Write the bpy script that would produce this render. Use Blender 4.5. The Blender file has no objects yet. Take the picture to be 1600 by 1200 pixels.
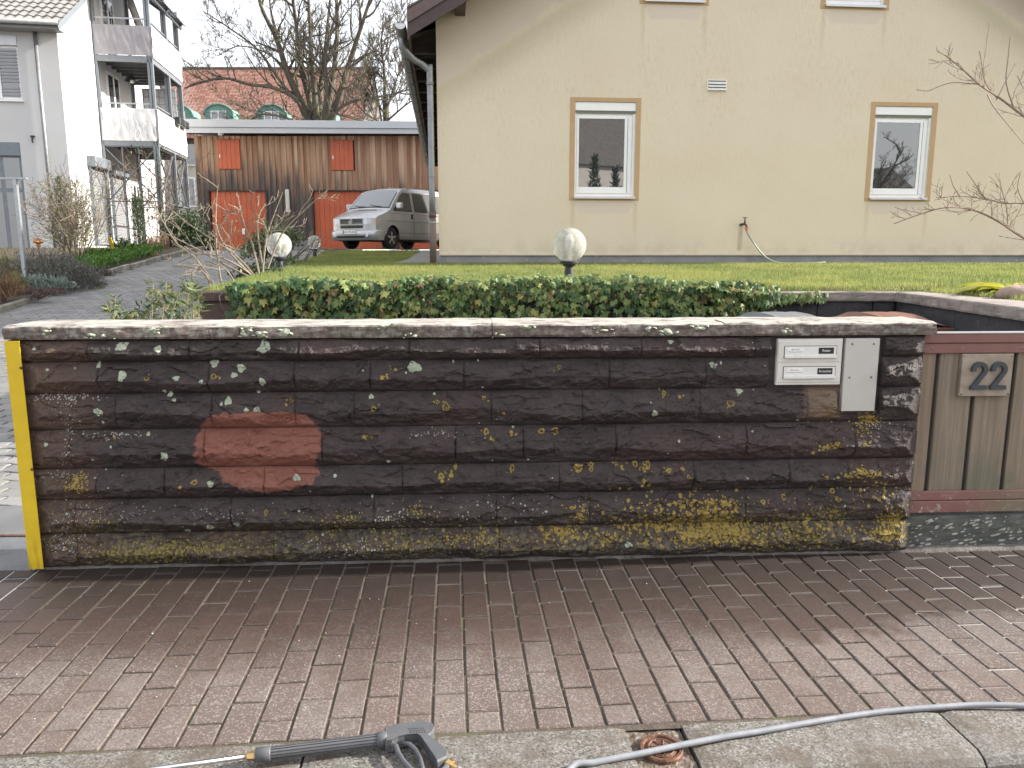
import bpy, math, random
import numpy as np
from mathutils import Vector, noise, Matrix

# ------------------------------------------------------------------ camera, sky, sun, exposure
S = bpy.context.scene
COL = S.collection
R = math.radians

cam = bpy.data.cameras.new('camera')
cam.sensor_width = 36.0
cam.lens = 27.05
cam.clip_start = 0.05
cam.clip_end = 900
camo = bpy.data.objects.new('camera', cam)
COL.objects.link(camo)
camo.location = (0, 0, 1.5)
camo.rotation_euler = (R(90 - 9.6), 0, 0)
S.camera = camo

SUN_EL, SUN_AZ = 26.0, 84.0          # azimuth measured from +Y towards +X
w = bpy.data.worlds.new('World')
S.world = w
w.use_nodes = True
nt = w.node_tree
bg = nt.nodes['Background']
sky = nt.nodes.new('ShaderNodeTexSky')
sky.sky_type = 'NISHITA'
sky.sun_disc = False
sky.sun_elevation = R(SUN_EL)
sky.sun_rotation = R(SUN_AZ)
sky.dust_density = 4.0
sky.air_density = 1.0
sky.ozone_density = 1.0
mx = nt.nodes.new('ShaderNodeMix')
mx.data_type = 'RGBA'
mx.inputs['Factor'].default_value = 0.62
nt.links.new(sky.outputs[0], mx.inputs['A'])
mx.inputs['B'].default_value = (9.2, 9.3, 9.6, 1)      # thin white cloud over the whole sky
nt.links.new(mx.outputs['Result'], bg.inputs[0])
bg.inputs[1].default_value = 0.085

sl = bpy.data.lights.new('sun', 'SUN')
sl.energy = 4.4
sl.angle = R(1.0)
sl.color = (1.0, 0.95, 0.86)
so = bpy.data.objects.new('sun', sl)
COL.objects.link(so)
sv = Vector((math.sin(R(SUN_AZ)) * math.cos(R(SUN_EL)), math.cos(R(SUN_AZ)) * math.cos(R(SUN_EL)), math.sin(R(SUN_EL))))
so.rotation_euler = sv.to_track_quat('Z', 'Y').to_euler()
so.location = sv * 60

S.view_settings.view_transform = 'Standard'
S.view_settings.look = 'None'
S.view_settings.exposure = 1.38
S.view_settings.gamma = 1.0
S.view_settings.use_curve_mapping = False
S.cycles.max_bounces = 6
S.cycles.transparent_max_bounces = 16

rnd = random.Random(7)
U = rnd.uniform

# ------------------------------------------------------------------ helpers: objects
def setp(o, label=None, cat=None, group=None, kind=None):
    if label: o['label'] = label
    if cat: o['category'] = cat
    if group: o['group'] = group
    if kind: o['kind'] = kind
    return o

def thing(name, label, cat, loc=(0, 0, 0), rz=0.0, group=None):
    o = bpy.data.objects.new(name, None)
    COL.objects.link(o)
    o.empty_display_size = 0.2
    o.location = loc
    o.rotation_euler = (0, 0, rz)
    return setp(o, label, cat, group)

def link(name, me, parent=None):
    o = bpy.data.objects.new(name, me)
    COL.objects.link(o)
    if parent is not None: o.parent = parent
    return o

def kids(o): return [c for c in bpy.data.objects if c.parent == o]

def copy_tree(o, parent=None, loc=None, rz=None, label=None):
    c = o.copy()
    COL.objects.link(c)
    if parent is not None: c.parent = parent
    if loc is not None: c.location = loc
    if rz is not None: c.rotation_euler = (0, 0, rz)
    if label: c['label'] = label
    for ch in kids(o):
        copy_tree(ch, c)
    return c

class MB:
    """collects faces, then links them as one mesh object"""
    def __init__(s):
        s.v = []; s.f = []; s.uv = []
    def add(s, vs, fs):
        b = len(s.v)
        s.v += [tuple(p) for p in vs]
        s.f += [tuple(i + b for i in f) for f in fs]
        return s
    def box(s, lo, hi, bev=0.0):
        x0, y0, z0 = lo; x1, y1, z1 = hi
        if bev <= 0:
            return s.add([(x0,y0,z0),(x1,y0,z0),(x1,y1,z0),(x0,y1,z0),(x0,y0,z1),(x1,y0,z1),(x1,y1,z1),(x0,y1,z1)],
                         [(0,3,2,1),(4,5,6,7),(0,1,5,4),(1,2,6,5),(2,3,7,6),(3,0,4,7)])
        b = bev
        vs = []
        for sx, X, bx in ((0, x0, b), (1, x1, -b)):
            for sy, Y, by in ((0, y0, b), (1, y1, -b)):
                for sz, Z, bz in ((0, z0, b), (1, z1, -b)):
                    vs += [(X, Y + by, Z + bz), (X + bx, Y, Z + bz), (X + bx, Y + by, Z)]
        I = lambda a, c, d, k: ((a * 2 + c) * 2 + d) * 3 + k
        fs = []
        for a in (0, 1):
            q = [I(a,0,0,0), I(a,1,0,0), I(a,1,1,0), I(a,0,1,0)]; fs.append(q if a else q[::-1])
            q = [I(0,a,0,1), I(1,a,0,1), I(1,a,1,1), I(0,a,1,1)]; fs.append(q[::-1] if a else q)
            q = [I(0,0,a,2), I(1,0,a,2), I(1,1,a,2), I(0,1,a,2)]; fs.append(q if a else q[::-1])
        for a in (0, 1):
            for c in (0, 1):
                fs.append([I(a,c,0,0), I(a,c,1,0), I(a,c,1,1), I(a,c,0,1)])
                fs.append([I(a,0,c,0), I(a,1,c,0), I(a,1,c,2), I(a,0,c,2)])
                fs.append([I(0,a,c,1), I(1,a,c,1), I(1,a,c,2), I(0,a,c,2)])
                for d in (0, 1):
                    fs.append([I(a,c,d,0), I(a,c,d,1), I(a,c,d,2)])
        return s.add(vs, fs)
    def bar(s, a, b, wx, wz=None, up=(0, 0, 1)):
        wz = wz or wx
        a = Vector(a); b = Vector(b); d = (b - a).normalized()
        u = Vector(up)
        if abs(d.dot(u)) > .95: u = Vector((0, 1, 0))
        r = d.cross(u).normalized(); q = r.cross(d).normalized()
        vs = []
        for p in (a, b):
            for i, j in ((-1,-1),(1,-1),(1,1),(-1,1)):
                vs.append(p + r * (i * wx / 2) + q * (j * wz / 2))
        return s.add(vs, [(3,2,1,0),(4,5,6,7),(0,1,5,4),(1,2,6,5),(2,3,7,6),(3,0,4,7)])
    def tube(s, pts, rad, n=8, cap=True):
        pts = [Vector(p) for p in pts]
        if not hasattr(rad, '__len__'): rad = [rad] * len(pts)
        vs = []; prev = None
        for i, p in enumerate(pts):
            d = (pts[min(i + 1, len(pts) - 1)] - pts[max(i - 1, 0)])
            if d.length < 1e-9: d = Vector((0, 0, 1))
            d.normalize()
            if prev is None:
                u = Vector((0, 0, 1)) if abs(d.z) < .9 else Vector((1, 0, 0))
                r = d.cross(u).normalized()
            else:
                r = (prev - d * prev.dot(d))
                r = r.normalized() if r.length > 1e-6 else d.cross(Vector((0.3, .5, .8))).normalized()
            prev = r; q = d.cross(r)
            for k in range(n):
                t = 2 * math.pi * k / n
                vs.append(p + (r * math.cos(t) + q * math.sin(t)) * rad[i])
        fs = []
        for i in range(len(pts) - 1):
            for k in range(n):
                fs.append((i*n + k, i*n + (k+1) % n, (i+1)*n + (k+1) % n, (i+1)*n + k))
        if cap:
            fs.append(tuple(range(n))[::-1]); fs.append(tuple((len(pts)-1)*n + k for k in range(n)))
        return s.add(vs, fs)
    def lathe(s, prof, n=24, c=(0, 0, 0), ax='z', closed=False):
        vs = []
        for r, h in prof:
            for k in range(n):
                t = 2 * math.pi * k / n
                a, b = r * math.cos(t), r * math.sin(t)
                p = (a, b, h) if ax == 'z' else ((a, h, b) if ax == 'y' else (h, a, b))
                vs.append((p[0]+c[0], p[1]+c[1], p[2]+c[2]))
        fs = []
        m = len(prof)
        for i in range(m - 1 if not closed else m):
            j = (i + 1) % m
            for k in range(n):
                q = (i*n + k, i*n + (k+1) % n, j*n + (k+1) % n, j*n + k)
                fs.append(q if ax != 'y' else q[::-1])
        return s.add(vs, fs)
    def prism(s, poly, y0, y1):
        """polygon in x,z extruded along y"""
        n = len(poly)
        vs = [(x, y0, z) for x, z in poly] + [(x, y1, z) for x, z in poly]
        fs = [tuple(range(n)), tuple(range(2*n - 1, n - 1, -1))]
        for k in range(n):
            fs.append((k, k + n, (k+1) % n + n, (k+1) % n))
        return s.add(vs, fs)
    def sheet(s, poly, z):
        """flat polygon in x,y"""
        return s.add([(x, y, z) for x, y in poly], [tuple(range(len(poly)))])
    def slab(s, poly, z0, z1):
        n = len(poly)
        vs = [(x, y, z0) for x, y in poly] + [(x, y, z1) for x, y in poly]
        fs = [tuple(range(n))[::-1], tuple(range(n, 2*n))]
        for k in range(n):
            fs.append((k, (k+1) % n, (k+1) % n + n, k + n))
        return s.add(vs, fs)
    def mesh(s, name, mat, smooth=False, uvf=None):
        me = bpy.data.meshes.new(name)
        me.from_pydata(s.v, [], s.f)
        if mat is not None:
            me.materials.append(mat)
        if uvf:
            l = me.uv_layers.new(name='uv')
            vi = np.zeros(len(me.loops), dtype=np.int32); me.loops.foreach_get('vertex_index', vi)
            uv = np.array([uvf(p) for p in s.v], dtype=np.float32)[vi]
            l.data.foreach_set('uv', uv.ravel())
        if smooth:
            me.polygons.foreach_set('use_smooth', [True] * len(me.polygons))
        me.update()
        return me
    def build(s, name, mat, parent=None, smooth=False, kind=None, label=None, uvf=None):
        o = link(name, s.mesh(name, mat, smooth, uvf), parent)
        if kind: o['kind'] = kind
        if label: o['label'] = label
        return o

def np_mesh(name, V, F, mat, parent=None, kind=None, smooth=False, attr=None):
    """big triangle / quad meshes from numpy arrays (F: n x 3 or n x 4)"""
    me = bpy.data.meshes.new(name)
    n, k = F.shape
    me.vertices.add(len(V)); me.vertices.foreach_set('co', np.asarray(V, np.float32).ravel())
    me.loops.add(n * k); me.loops.foreach_set('vertex_index', np.asarray(F, np.int32).ravel())
    me.polygons.add(n); me.polygons.foreach_set('loop_start', np.arange(0, n * k, k, dtype=np.int32))
    me.update(calc_edges=True)
    if attr is not None:
        a = me.attributes.new('tint', 'FLOAT', 'POINT'); a.data.foreach_set('value', np.asarray(attr, np.float32))
    if smooth: me.polygons.foreach_set('use_smooth', np.ones(n, bool))
    me.materials.append(mat)
    me.validate()
    o = link(name, me, parent)
    if kind: o['kind'] = kind
    return o

# ------------------------------------------------------------------ helpers: materials
class M:
    def __init__(s, name):
        s.m = bpy.data.materials.new(name); s.m.use_nodes = True
        s.t = s.m.node_tree; s.p = s.t.nodes['Principled BSDF']
    def n(s, typ, **kw):
        x = s.t.nodes.new('ShaderNode' + typ)
        for k, v in kw.items(): setattr(x, k, v)
        return x
    def put(s, sock, v):
        if isinstance(v, bpy.types.NodeSocket): s.t.links.new(v, sock)
        elif isinstance(v, (tuple, list)):
            if len(v) == 3 and sock.type == 'RGBA': v = (*v, 1)
            sock.default_value = v
        else: sock.default_value = v
    def pos(s): return s.n('NewGeometry').outputs['Position']
    def obj(s): return s.n('TexCoord').outputs['Object']
    def uv(s): return s.n('UVMap').outputs['UV']
    def rand(s): return s.n('ObjectInfo').outputs['Random']
    def attr(s, nm): return s.n('Attribute', attribute_name=nm).outputs['Fac']
    def sep(s, v):
        x = s.n('SeparateXYZ'); s.put(x.inputs[0], v); return x.outputs
    def scl(s, v, k):
        x = s.n('VectorMath', operation='MULTIPLY'); s.put(x.inputs[0], v); x.inputs[1].default_value = k; return x.outputs[0]
    def vadd(s, a, b):
        x = s.n('VectorMath', operation='ADD'); s.put(x.inputs[0], a); s.put(x.inputs[1], b); return x.outputs[0]
    def noise(s, v, scale, detail=4, rough=.55, col=False, dist=0.0):
        x = s.n('TexNoise'); s.put(x.inputs['Vector'], v); x.inputs['Scale'].default_value = scale
        x.inputs['Detail'].default_value = detail; x.inputs['Roughness'].default_value = rough
        x.inputs['Distortion'].default_value = dist
        return x.outputs['Color' if col else 'Fac']
    def voro(s, v, scale, feat='F1', out='Distance', rnd=1.0):
        x = s.n('TexVoronoi', feature=feat); s.put(x.inputs['Vector'], v); x.inputs['Scale'].default_value = scale
        x.inputs['Randomness'].default_value = rnd
        return x.outputs[out]
    def ma(s, op, a, b=0.0, c=None, clamp=False):
        x = s.n('Math', operation=op); x.use_clamp = clamp
        s.put(x.inputs[0], a); s.put(x.inputs[1], b)
        if c is not None: s.put(x.inputs[2], c)
        return x.outputs[0]
    def step(s, v, a, b):
        x = s.n('MapRange'); x.interpolation_type = 'SMOOTHSTEP'
        s.put(x.inputs[0], v); s.put(x.inputs[1], a); s.put(x.inputs[2], b); return x.outputs[0]
    def mix(s, f, a, b, mode='MIX'):
        x = s.n('Mix', data_type='RGBA', blend_type=mode)
        s.put(x.inputs['Factor'], f); s.put(x.inputs['A'], a); s.put(x.inputs['B'], b); return x.outputs['Result']
    def ramp(s, f, stops):
        x = s.n('ValToRGB'); s.put(x.inputs[0], f); e = x.color_ramp.elements
        while len(e) < len(stops): e.new(.5)
        for i, (p, c) in enumerate(stops):
            e[i].position = p; e[i].color = (*c, 1)
        return x.outputs[0]
    def bump(s, h, strength=.3, dist=.01, prev=None):
        x = s.n('Bump'); s.put(x.inputs['Height'], h); x.inputs['Strength'].default_value = strength
        x.inputs['Distance'].default_value = dist
        if prev is not None: s.put(x.inputs['Normal'], prev)
        return x.outputs[0]
    def out(s, col=None, rough=None, metal=None, nrm=None, **kw):
        i = s.p.inputs
        if col is not None: s.put(i['Base Color'], col)
        if rough is not None: s.put(i['Roughness'], rough)
        if metal is not None: s.put(i['Metallic'], metal)
        if nrm is not None: s.put(i['Normal'], nrm)
        for k, v in kw.items(): s.put(i[k.replace('_', ' ')], v)
        return s.m

def plain(name, col, rough=.6, metal=0.0, var=.12, scale=6.0, bump=.0, bscale=60.0, coord='pos', **kw):
    """a colour with soft uneven wear and fine relief"""
    m = M(name)
    v = m.pos() if coord == 'pos' else m.obj()
    n1 = m.noise(v, scale, 5, .6)
    lo = tuple(c * (1 - var) for c in col); hi = tuple(min(1, c * (1 + var)) for c in col)
    c = m.ramp(n1, [(.3, lo), (.7, hi)])
    n2 = m.noise(v, scale * 4, 3)
    r = m.ma('MULTIPLY_ADD', n2, .25, max(.02, rough - .125))
    nr = m.bump(m.noise(v, bscale, 3), bump, .004) if bump else None
    return m.out(c, r, metal, nr, **kw)

def smooth01(a, b, x):
    t = max(0., min(1., (x - a) / (b - a))); return t * t * (3 - 2 * t)
def lerp(a, b, t): return a + (b - a) * t
def prof(pts, y):
    if y <= pts[0][0]: return pts[0][1]
    for (a, za), (b, zb) in zip(pts, pts[1:]):
        if y <= b: return lerp(za, zb, (y - a) / (b - a))
    return pts[-1][1]
def text_mesh(body, size, mat, extrude=0.0, align='CENTER', bevel=0.0):
    cu = bpy.data.curves.new('lettering', 'FONT'); cu.body = body; cu.size = size
    cu.extrude = extrude; cu.align_x = align; cu.align_y = 'CENTER'; cu.bevel_depth = bevel
    o = bpy.data.objects.new('lettering', cu); COL.objects.link(o)
    dg = bpy.context.evaluated_depsgraph_get(); dg.update()
    me = bpy.data.meshes.new_from_object(o.evaluated_get(dg))
    bpy.data.objects.remove(o); bpy.data.curves.remove(cu)
    me.materials.clear(); me.materials.append(mat); me.name = 'lettering'
    return me

# ------------------------------------------------------------------ ground levels
DRIVE = [(-50, 0), (5.0, 0), (6.0, .07), (20.0, 1.58), (22, 1.63), (29, 1.70), (60, 1.75)]
LAWN = [(5, 1.17), (6.3, 1.20), (11, 1.355), (17, 1.41), (22, 1.57), (30, 1.66)]
def zd(y): return prof(DRIVE, y)
def zl(y): return prof(LAWN, y)

# ================================================================== STREET SIDE
# ---------------------------------------------------------------- ground, road, court floor
m = M('soil'); v = m.pos()
SOIL = m.out(m.ramp(m.noise(v, 9, 6), [(.3, (.045, .034, .024)), (.6, (.085, .066, .045)), (.8, (.12, .10, .07))]), .9, None,
             m.bump(m.noise(v, 40, 5), .8, .02))
mb = MB()
ys = [-300, 6.5, 21, 40, 420]; zs = [-.12, -.12, 1.42, 1.42, 1.42]
vs = []
for y, z in zip(ys, zs): vs += [(-400, y, z), (400, y, z)]
mb.add(vs, [(2*i, 2*i+1, 2*i+3, 2*i+2) for i in range(4)])
mb.build('ground', SOIL, kind='structure')

m = M('asphalt'); v = m.pos()
a = m.noise(v, 180, 2); b = m.voro(v, 220)
c = m.mix(m.step(b, .1, .5), (.16, .15, .14), (.06, .058, .056))
c = m.mix(m.step(m.noise(v, 3, 5), .45, .65), c, (.22, .17, .15))
ROAD = m.out(c, .8, None, m.bump(b, .5, .004))
mb = MB(); mb.sheet([(-40, -9.0), (40, -9.0), (40, 4.6), (-40, -1.2)], -.055)
mb.build('road', ROAD, kind='structure')

m = M('court_concrete'); v = m.pos()
CONC = m.out(m.ramp(m.noise(v, 7, 6), [(.3, (.13, .125, .118)), (.7, (.24, .23, .215))]), .8, None, m.bump(m.noise(v, 120, 3), .3, .003))
mb = MB(); mb.sheet([(-2.2, 3.85), (5.5, 4.15), (5.5, 6.3), (-2.2, 6.3)], -.004)
mb.build('court_floor', CONC, kind='structure')

# ---------------------------------------------------------------- pavement of pavers
PYAW = R(4.6)
PO = Vector((0, 2.233, 0))
def pav(lx, ly, z=0.0):
    return (PO.x + lx * math.cos(PYAW) - ly * math.sin(PYAW), PO.y + lx * math.sin(PYAW) + ly * math.cos(PYAW), z)
WX, WY, WYAW = -2.27, 3.535, math.atan2(.215, 4.28)
def wall_base_y(x): return WY + (x - WX) * math.tan(WYAW)
def ly_max(lx):
    # pavement local y where the foot of the wall is met
    lo, hi = .5, 3.
    for _ in range(30):
        mid = (lo + hi) / 2; x, y, _z = pav(lx, mid)
        if y < wall_base_y(x): lo = mid
        else: hi = mid
    return lo

def wet_mask(m):
    """water left by the pressure washer: near the foot of the wall, with ragged edges"""
    p = m.pos(); x, y, z = m.sep(p)
    n1 = m.noise(p, 2.2, 4); n2 = m.noise(p, 14, 4)
    far = m.ma('SUBTRACT', m.ma('ADD', 3.55, m.ma('MULTIPLY', x, .05)), y)          # distance from the wall
    lim = m.ma('ADD', m.ma('MULTIPLY_ADD', n1, .55, .34), m.ma('MULTIPLY', m.step(x, 2.6, .2), .22))
    lim = m.ma('MULTIPLY_ADD', n2, .20, m.ma('SUBTRACT', lim, .1))
    wd_ = m.ma('MULTIPLY_ADD', m.step(x, 1.3, .5), .26, .05)
    wet = m.step(m.ma('SUBTRACT', lim, far), m.ma('MULTIPLY', wd_, -1.0), wd_)
    left = m.step(m.ma('MULTIPLY_ADD', n2, .06, x), -2.26, -2.23)
    return m.ma('MULTIPLY', wet, left), far, n1, n2

m = M('paver_concrete'); p = m.pos()
wet, far, n1, n2 = wet_mask(m)
r = m.rand()
base = m.ramp(r, [(0, (.088, .067, .060)), (.3, (.126, .100, .090)), (.6, (.104, .075, .066)), (.8, (.130, .107, .098)), (1, (.150, .126, .115))])
agg = m.voro(p, 190, out='Color'); ag = m.sep(agg)[0]
base = m.mix(m.step(ag, .72, .9), base, (.205, .175, .160)); base = m.mix(m.step(ag, .28, .12), base, (.10, .075, .068))
base = m.mix(m.ma('MULTIPLY', m.step(n1, .42, .62), .45), base, (.108, .074, .062))
base = m.mix(m.ma('MULTIPLY', m.step(m.noise(p, 5, 5), .55, .75), .5), base, (.185, .163, .150))
wall_band = m.step(m.ma('MULTIPLY_ADD', n1, .5, far), 1.25, .28)                       # colour darkens towards the foot of the wall
base = m.mix(m.ma('MULTIPLY', wall_band, .88), base, (.034, .0255, .0225))
dark = m.mix(1.0, base, (.56, .47, .43), 'MULTIPLY')
col = m.mix(wet, base, dark)
rg = m.ma('SUBTRACT', m.ma('MULTIPLY_ADD', n2, .2, .78), m.ma('MULTIPLY', wet, .32))
PAVER = m.out(col, rg, None, m.bump(m.noise(p, 260, 3), .55, .0035, m.bump(ag, .35, .002)))

m = M('joint_sand'); p = m.pos()
wet, far, n1, n2 = wet_mask(m)
c = m.mix(m.step(m.ma('MULTIPLY_ADD', n1, .5, far), 1.0, .45), m.ramp(m.noise(p, 60, 4), [(.3, (.050, .038, .028)), (.7, (.100, .078, .058))]), m.ramp(m.noise(p, 60, 4), [(.3, (.070, .057, .046)), (.7, (.125, .104, .085))]))
c = m.mix(m.ma('MULTIPLY', m.step(m.noise(p, 3.1, 4), .52, .66), .6), c, (.075, .085, .035))
c = m.mix(m.step(m.ma('ADD', m.sep(p)[0], m.ma('MULTIPLY', n1, .5)), 1.75, 2.0), c, (.30, .28, .26))
c = m.mix(m.step(m.ma('ADD', m.sep(p)[0], m.ma('MULTIPLY', n2, .1)), -2.12, -2.2), c, (.40, .40, .42))
SAND = m.out(c, .9, None, m.bump(m.noise(p, 150, 4), .7, .006))
mb = MB(); mb.sheet([pav(-7, -.02)[:2], pav(8, -.02)[:2], pav(8, 1.05)[:2], (8, wall_base_y(8) + .1), (-2.3, 3.60), (-7, 3.34)], -.0048)
pavement = mb.build('pavement', SAND, kind='structure')

PW, PG = .1126, .0088
def paver_mesh(wd, ln, h=.05, b=.0034, chip=0.0):
    x, y = wd / 2, ln / 2
    vs = [(-x,-y,-h),(x,-y,-h),(x,y,-h),(-x,y,-h), (-x,-y,-b),(x,-y,-b),(x,y,-b),(-x,y,-b),
          (-x+b,-y+b,0),(x-b,-y+b,0),(x-b,y-b,0),(-x+b,y-b,0)]
    vs = [(a + U(-chip, chip), c + U(-chip, chip), d + (U(-chip, chip) * .4 if d == 0 else 0)) for a, c, d in vs]
    fs = []
    for o in (0, 4):
        for k in range(4): fs.append((o + k, o + (k+1) % 4, o + 4 + (k+1) % 4, o + 4 + k))
    fs.append((8, 9, 10, 11))
    return vs, fs
protos = []
for i in range(6):
    q = MB(); q.add(*paver_mesh(PW - PG, 2*PW - PG, chip=.0014)); protos.append(q.mesh('paver', PAVER))
halfs = []
cells = []
for k in range(-56, 60):
    lx = -.2555 + (k + .5) * PW
    top = ly_max(lx) - .022
    off = (k % 2) * PW + (.03 if k % 3 == 0 else 0) * 0
    y = .006 - (off if off else 0)
    first = True
    while y < top - .02:
        y0, y1 = max(y, .006), min(y + 2 * PW, top)
        if y1 - y0 > .035: cells.append((lx, y0, y1))
        y += 2 * PW
def seen(x, y, z, pad=.06):
    z -= 1.5; P = R(9.6)
    d = y * math.cos(P) - z * math.sin(P); vv = y * math.sin(P) + z * math.cos(P)
    if d < .2: return False
    return abs(x / d) < .6656 * (1 + pad) and abs(vv / d) < .4992 * (1 + pad)
cells.sort(key=lambda c: (not seen(*pav(c[0], (c[1] + c[2]) / 2)), -(c[2] - c[1]) / Vector((*pav(c[0], c[1])[:2], 1.5)).length ** 3))
rest = MB()
for i, (lx, y0, y1) in enumerate(cells):
    x, y, _ = pav(lx, (y0 + y1) / 2)
    full = abs((y1 - y0) - 2 * PW) < 1e-6
    zj = U(-.0016, .0016)
    if i < 300:
        if full: me = protos[rnd.randrange(6)]
        else:
            q = MB(); q.add(*paver_mesh(PW - PG, (y1 - y0) - PG, chip=.0014)); me = q.mesh('paver', PAVER)
        o = link('paver', me, pavement)
        o.location = (x, y, zj); o.rotation_euler = (U(-.008, .008), U(-.012, .012), PYAW + U(-.008, .008))
    else:
        vs, fs = paver_mesh(PW - PG, (y1 - y0) - PG)
        c, s_ = math.cos(PYAW), math.sin(PYAW)
        rest.add([(x + a * c - b * s_, y + a * s_ + b * c, d + zj) for a, b, d in vs], fs)
rest.build('small_pavers', PAVER, pavement, kind='stuff')

# mortar fillet along the foot of the wall
m = M('wall_foot_mortar'); p = m.pos()
FOOT = m.out(m.ramp(m.noise(p, 22, 6), [(.3, (.075, .066, .060)), (.7, (.17, .155, .145))]), .85, None, m.bump(m.noise(p, 90, 4), .8, .006))
mb = MB(); vs = []; N = 120
for i in range(N + 1):
    x = lerp(-2.3, 6.2, i / N); y = wall_base_y(x)
    a = .024 + .012 * noise.noise((x * 5, 1, 0)); h = .010 + .006 * noise.noise((x * 7, 3, 0))
    vs += [(x, y - a, -.006), (x, y - a * .7, .003 + h * .3), (x, y - .004, .006 + h), (x, y + .02, .008 + h)]
mb.add(vs, [(4*i + k, 4*i + 4 + k, 4*i + 5 + k, 4*i + 1 + k) for i in range(N) for k in range(3)])
mb.build('mortar_fillet', FOOT, pavement, smooth=True)

# ---------------------------------------------------------------- kerb stones
m = M('kerb_concrete'); p = m.pos()
vo = m.voro(p, 170, out='Color'); g = m.sep(vo)[0]
c = m.ramp(g, [(0, (.054, .049, .044)), (.35, (.116, .107, .096)), (.8, (.163, .153, .140)), (1, (.24, .229, .213))])
c = m.mix(m.ma('MULTIPLY', m.step(m.noise(p, 6, 6, .65), .46, .66), .75), c, (.080, .060, .043))
c = m.mix(m.ma('MULTIPLY', m.step(m.noise(p, 2.2, 4), .5, .7), .4), c, (.13, .122, .115))
KERB = m.out(c, .8, None, m.bump(g, .5, .003, m.bump(m.noise(p, 30, 5), .4, .006)))
kerb = MB()
kerb.sheet([pav(-8, -.27)[:2], pav(8, -.27)[:2], pav(8, -.001)[:2], pav(-8, -.001)[:2]], -.06)
kerb = kerb.build('kerb', SAND, kind='structure')
def kerb_stone(x0, x1):
    q = MB(); n = max(6, int((x1 - x0) / .04)); vs = []
    prof_ = [(-.004, -.11), (-.006, -.004), (-.012, .0015)] + [(-.012 - .19 * t, .0015 + .002 * math.sin(t * 9)) for t in (.25, .5, .75, 1)] + \
            [(-.232, -.008), (-.249, -.026), (-.256, -.055), (-.257, -.11)]
    K = len(prof_)
    for i in range(n + 1):
        x = lerp(x0, x1, i / n)
        for y, z in prof_:
            e = .003 * noise.noise((x * 14, y * 30, 5)) + .002 * noise.noise((x * 45, y * 60, 9))
            vs.append(pav(x, y + e, z + e * .8 - (.004 if i in (0, n) else 0)))
    q.add(vs, [(i*K + k, i*K + k + 1, (i+1)*K + k + 1, (i+1)*K + k) for i in range(n) for k in range(K - 1)])
    q.add([vs[k] for k in range(K)], [tuple(range(K))]); q.add([vs[n*K + k] for k in range(K)], [tuple(range(K))[::-1]])
    q.build('kerb_stone', KERB, kerb)
xs = [-3.6, -2.62, -1.63, -.64, .365]
for a, b in zip(xs, xs[1:]): kerb_stone(a + .004, b - .004)
xs = [.545, 1.42, 2.42, 3.42, 4.4]
for a, b in zip(xs, xs[1:]): kerb_stone(a + .004, b - .004)

# rusty round valve cover in the gap between two kerb stones
m = M('rust'); p = m.pos()
RUST = m.out(m.ramp(m.noise(p, 45, 6), [(.25, (.055, .028, .018)), (.55, (.14, .068, .042)), (.8, (.22, .13, .09))]), .55, .35, m.bump(m.noise(p, 120, 5), .8, .004))
cvp = Vector(pav(.452, -.118))
cv = thing('valve_cover', 'round rusty iron cover with raised rim set in a gap of the kerb', 'valve cover', cvp, PYAW)
q = MB(); q.lathe([(0, .000), (.046, .000), (.048, -.004), (.053, -.004), (.056, .003), (.064, .003), (.067, -.002), (.067, -.05)], 40)
q.build('lid', RUST, cv, smooth=False)
q = MB()
for a in range(7):
    t = a * .9; q.tube([(.012*math.cos(t), .012*math.sin(t), .001), (.036*math.cos(t+.25), .036*math.sin(t+.25), .001)], .0028, 5)
q.lathe([(.036, 0), (.038, .003), (.041, .003), (.043, 0)], 32)
q.build('raised_lettering', RUST, cv)
m = M('gap_filling'); p = m.pos()
GAPM = m.out(m.ramp(m.noise(p, 55, 5), [(.3, (.06, .042, .03)), (.55, (.13, .10, .075)), (.75, (.30, .28, .26))]), .7, None, m.bump(m.noise(p, 60, 5), 1, .012))
q = MB(); vs = []; n = 14
for j in range(n + 1):
    for i in range(n + 1):
        x = lerp(-.088, .088, i / n); y = lerp(-.14, .114, j / n)
        vs.append((x, y, -.012 + .006 * noise.fractal((x * 25, y * 25, 2), 1, 2, 3)))
q.add(vs, [(j*(n+1)+i, j*(n+1)+i+1, (j+1)*(n+1)+i+1, (j+1)*(n+1)+i) for j in range(n) for i in range(n)])
o = q.build('kerb_gap_rubble', GAPM, kerb); o.location = cvp; o.rotation_euler = (0, 0, PYAW)

# ---------------------------------------------------------------- the sandstone wall
WALL = thing('sandstone_wall', 'low wall of dark rough sandstone courses with yellow lichen and one clean red patch', 'wall', (WX, WY, 0), WYAW)
ZC = [1.110, 1.006, .856, .684, .495, .343, .171, .0]
JO = [(.317, .775, 1.277, 1.787, 2.402, 2.89, 3.44, 3.95), (.356, .855, 1.251, 1.602, 2.043, 2.737, 3.208, 3.70, 4.0),
      (.416, .86, 1.243, 1.521, 2.171, 2.612, 3.186, 3.72), (.194, .816, 1.363, 1.999, 2.326, 2.776, 3.418, 3.967),
      (.30, .612, 1.084, 1.742, 2.503, 3.168, 3.645, 3.944), (.191, .917, 1.601, 2.194, 2.655, 3.435, 3.893),
      (.182, .619, 1.11, 1.762, 2.209, 2.645, 3.458, 3.939)]
BLK = []
for r_ in range(7):
    e = [-.03] + list(JO[r_]) + [4.285]
    for a, b in zip(e, e[1:]): BLK.append((r_, a, b, ZC[r_ + 1], ZC[r_]))
FLAT = [(3.52, 3.90, .845, 1.13), (3.865, 4.085, .715, 1.13)]
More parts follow.
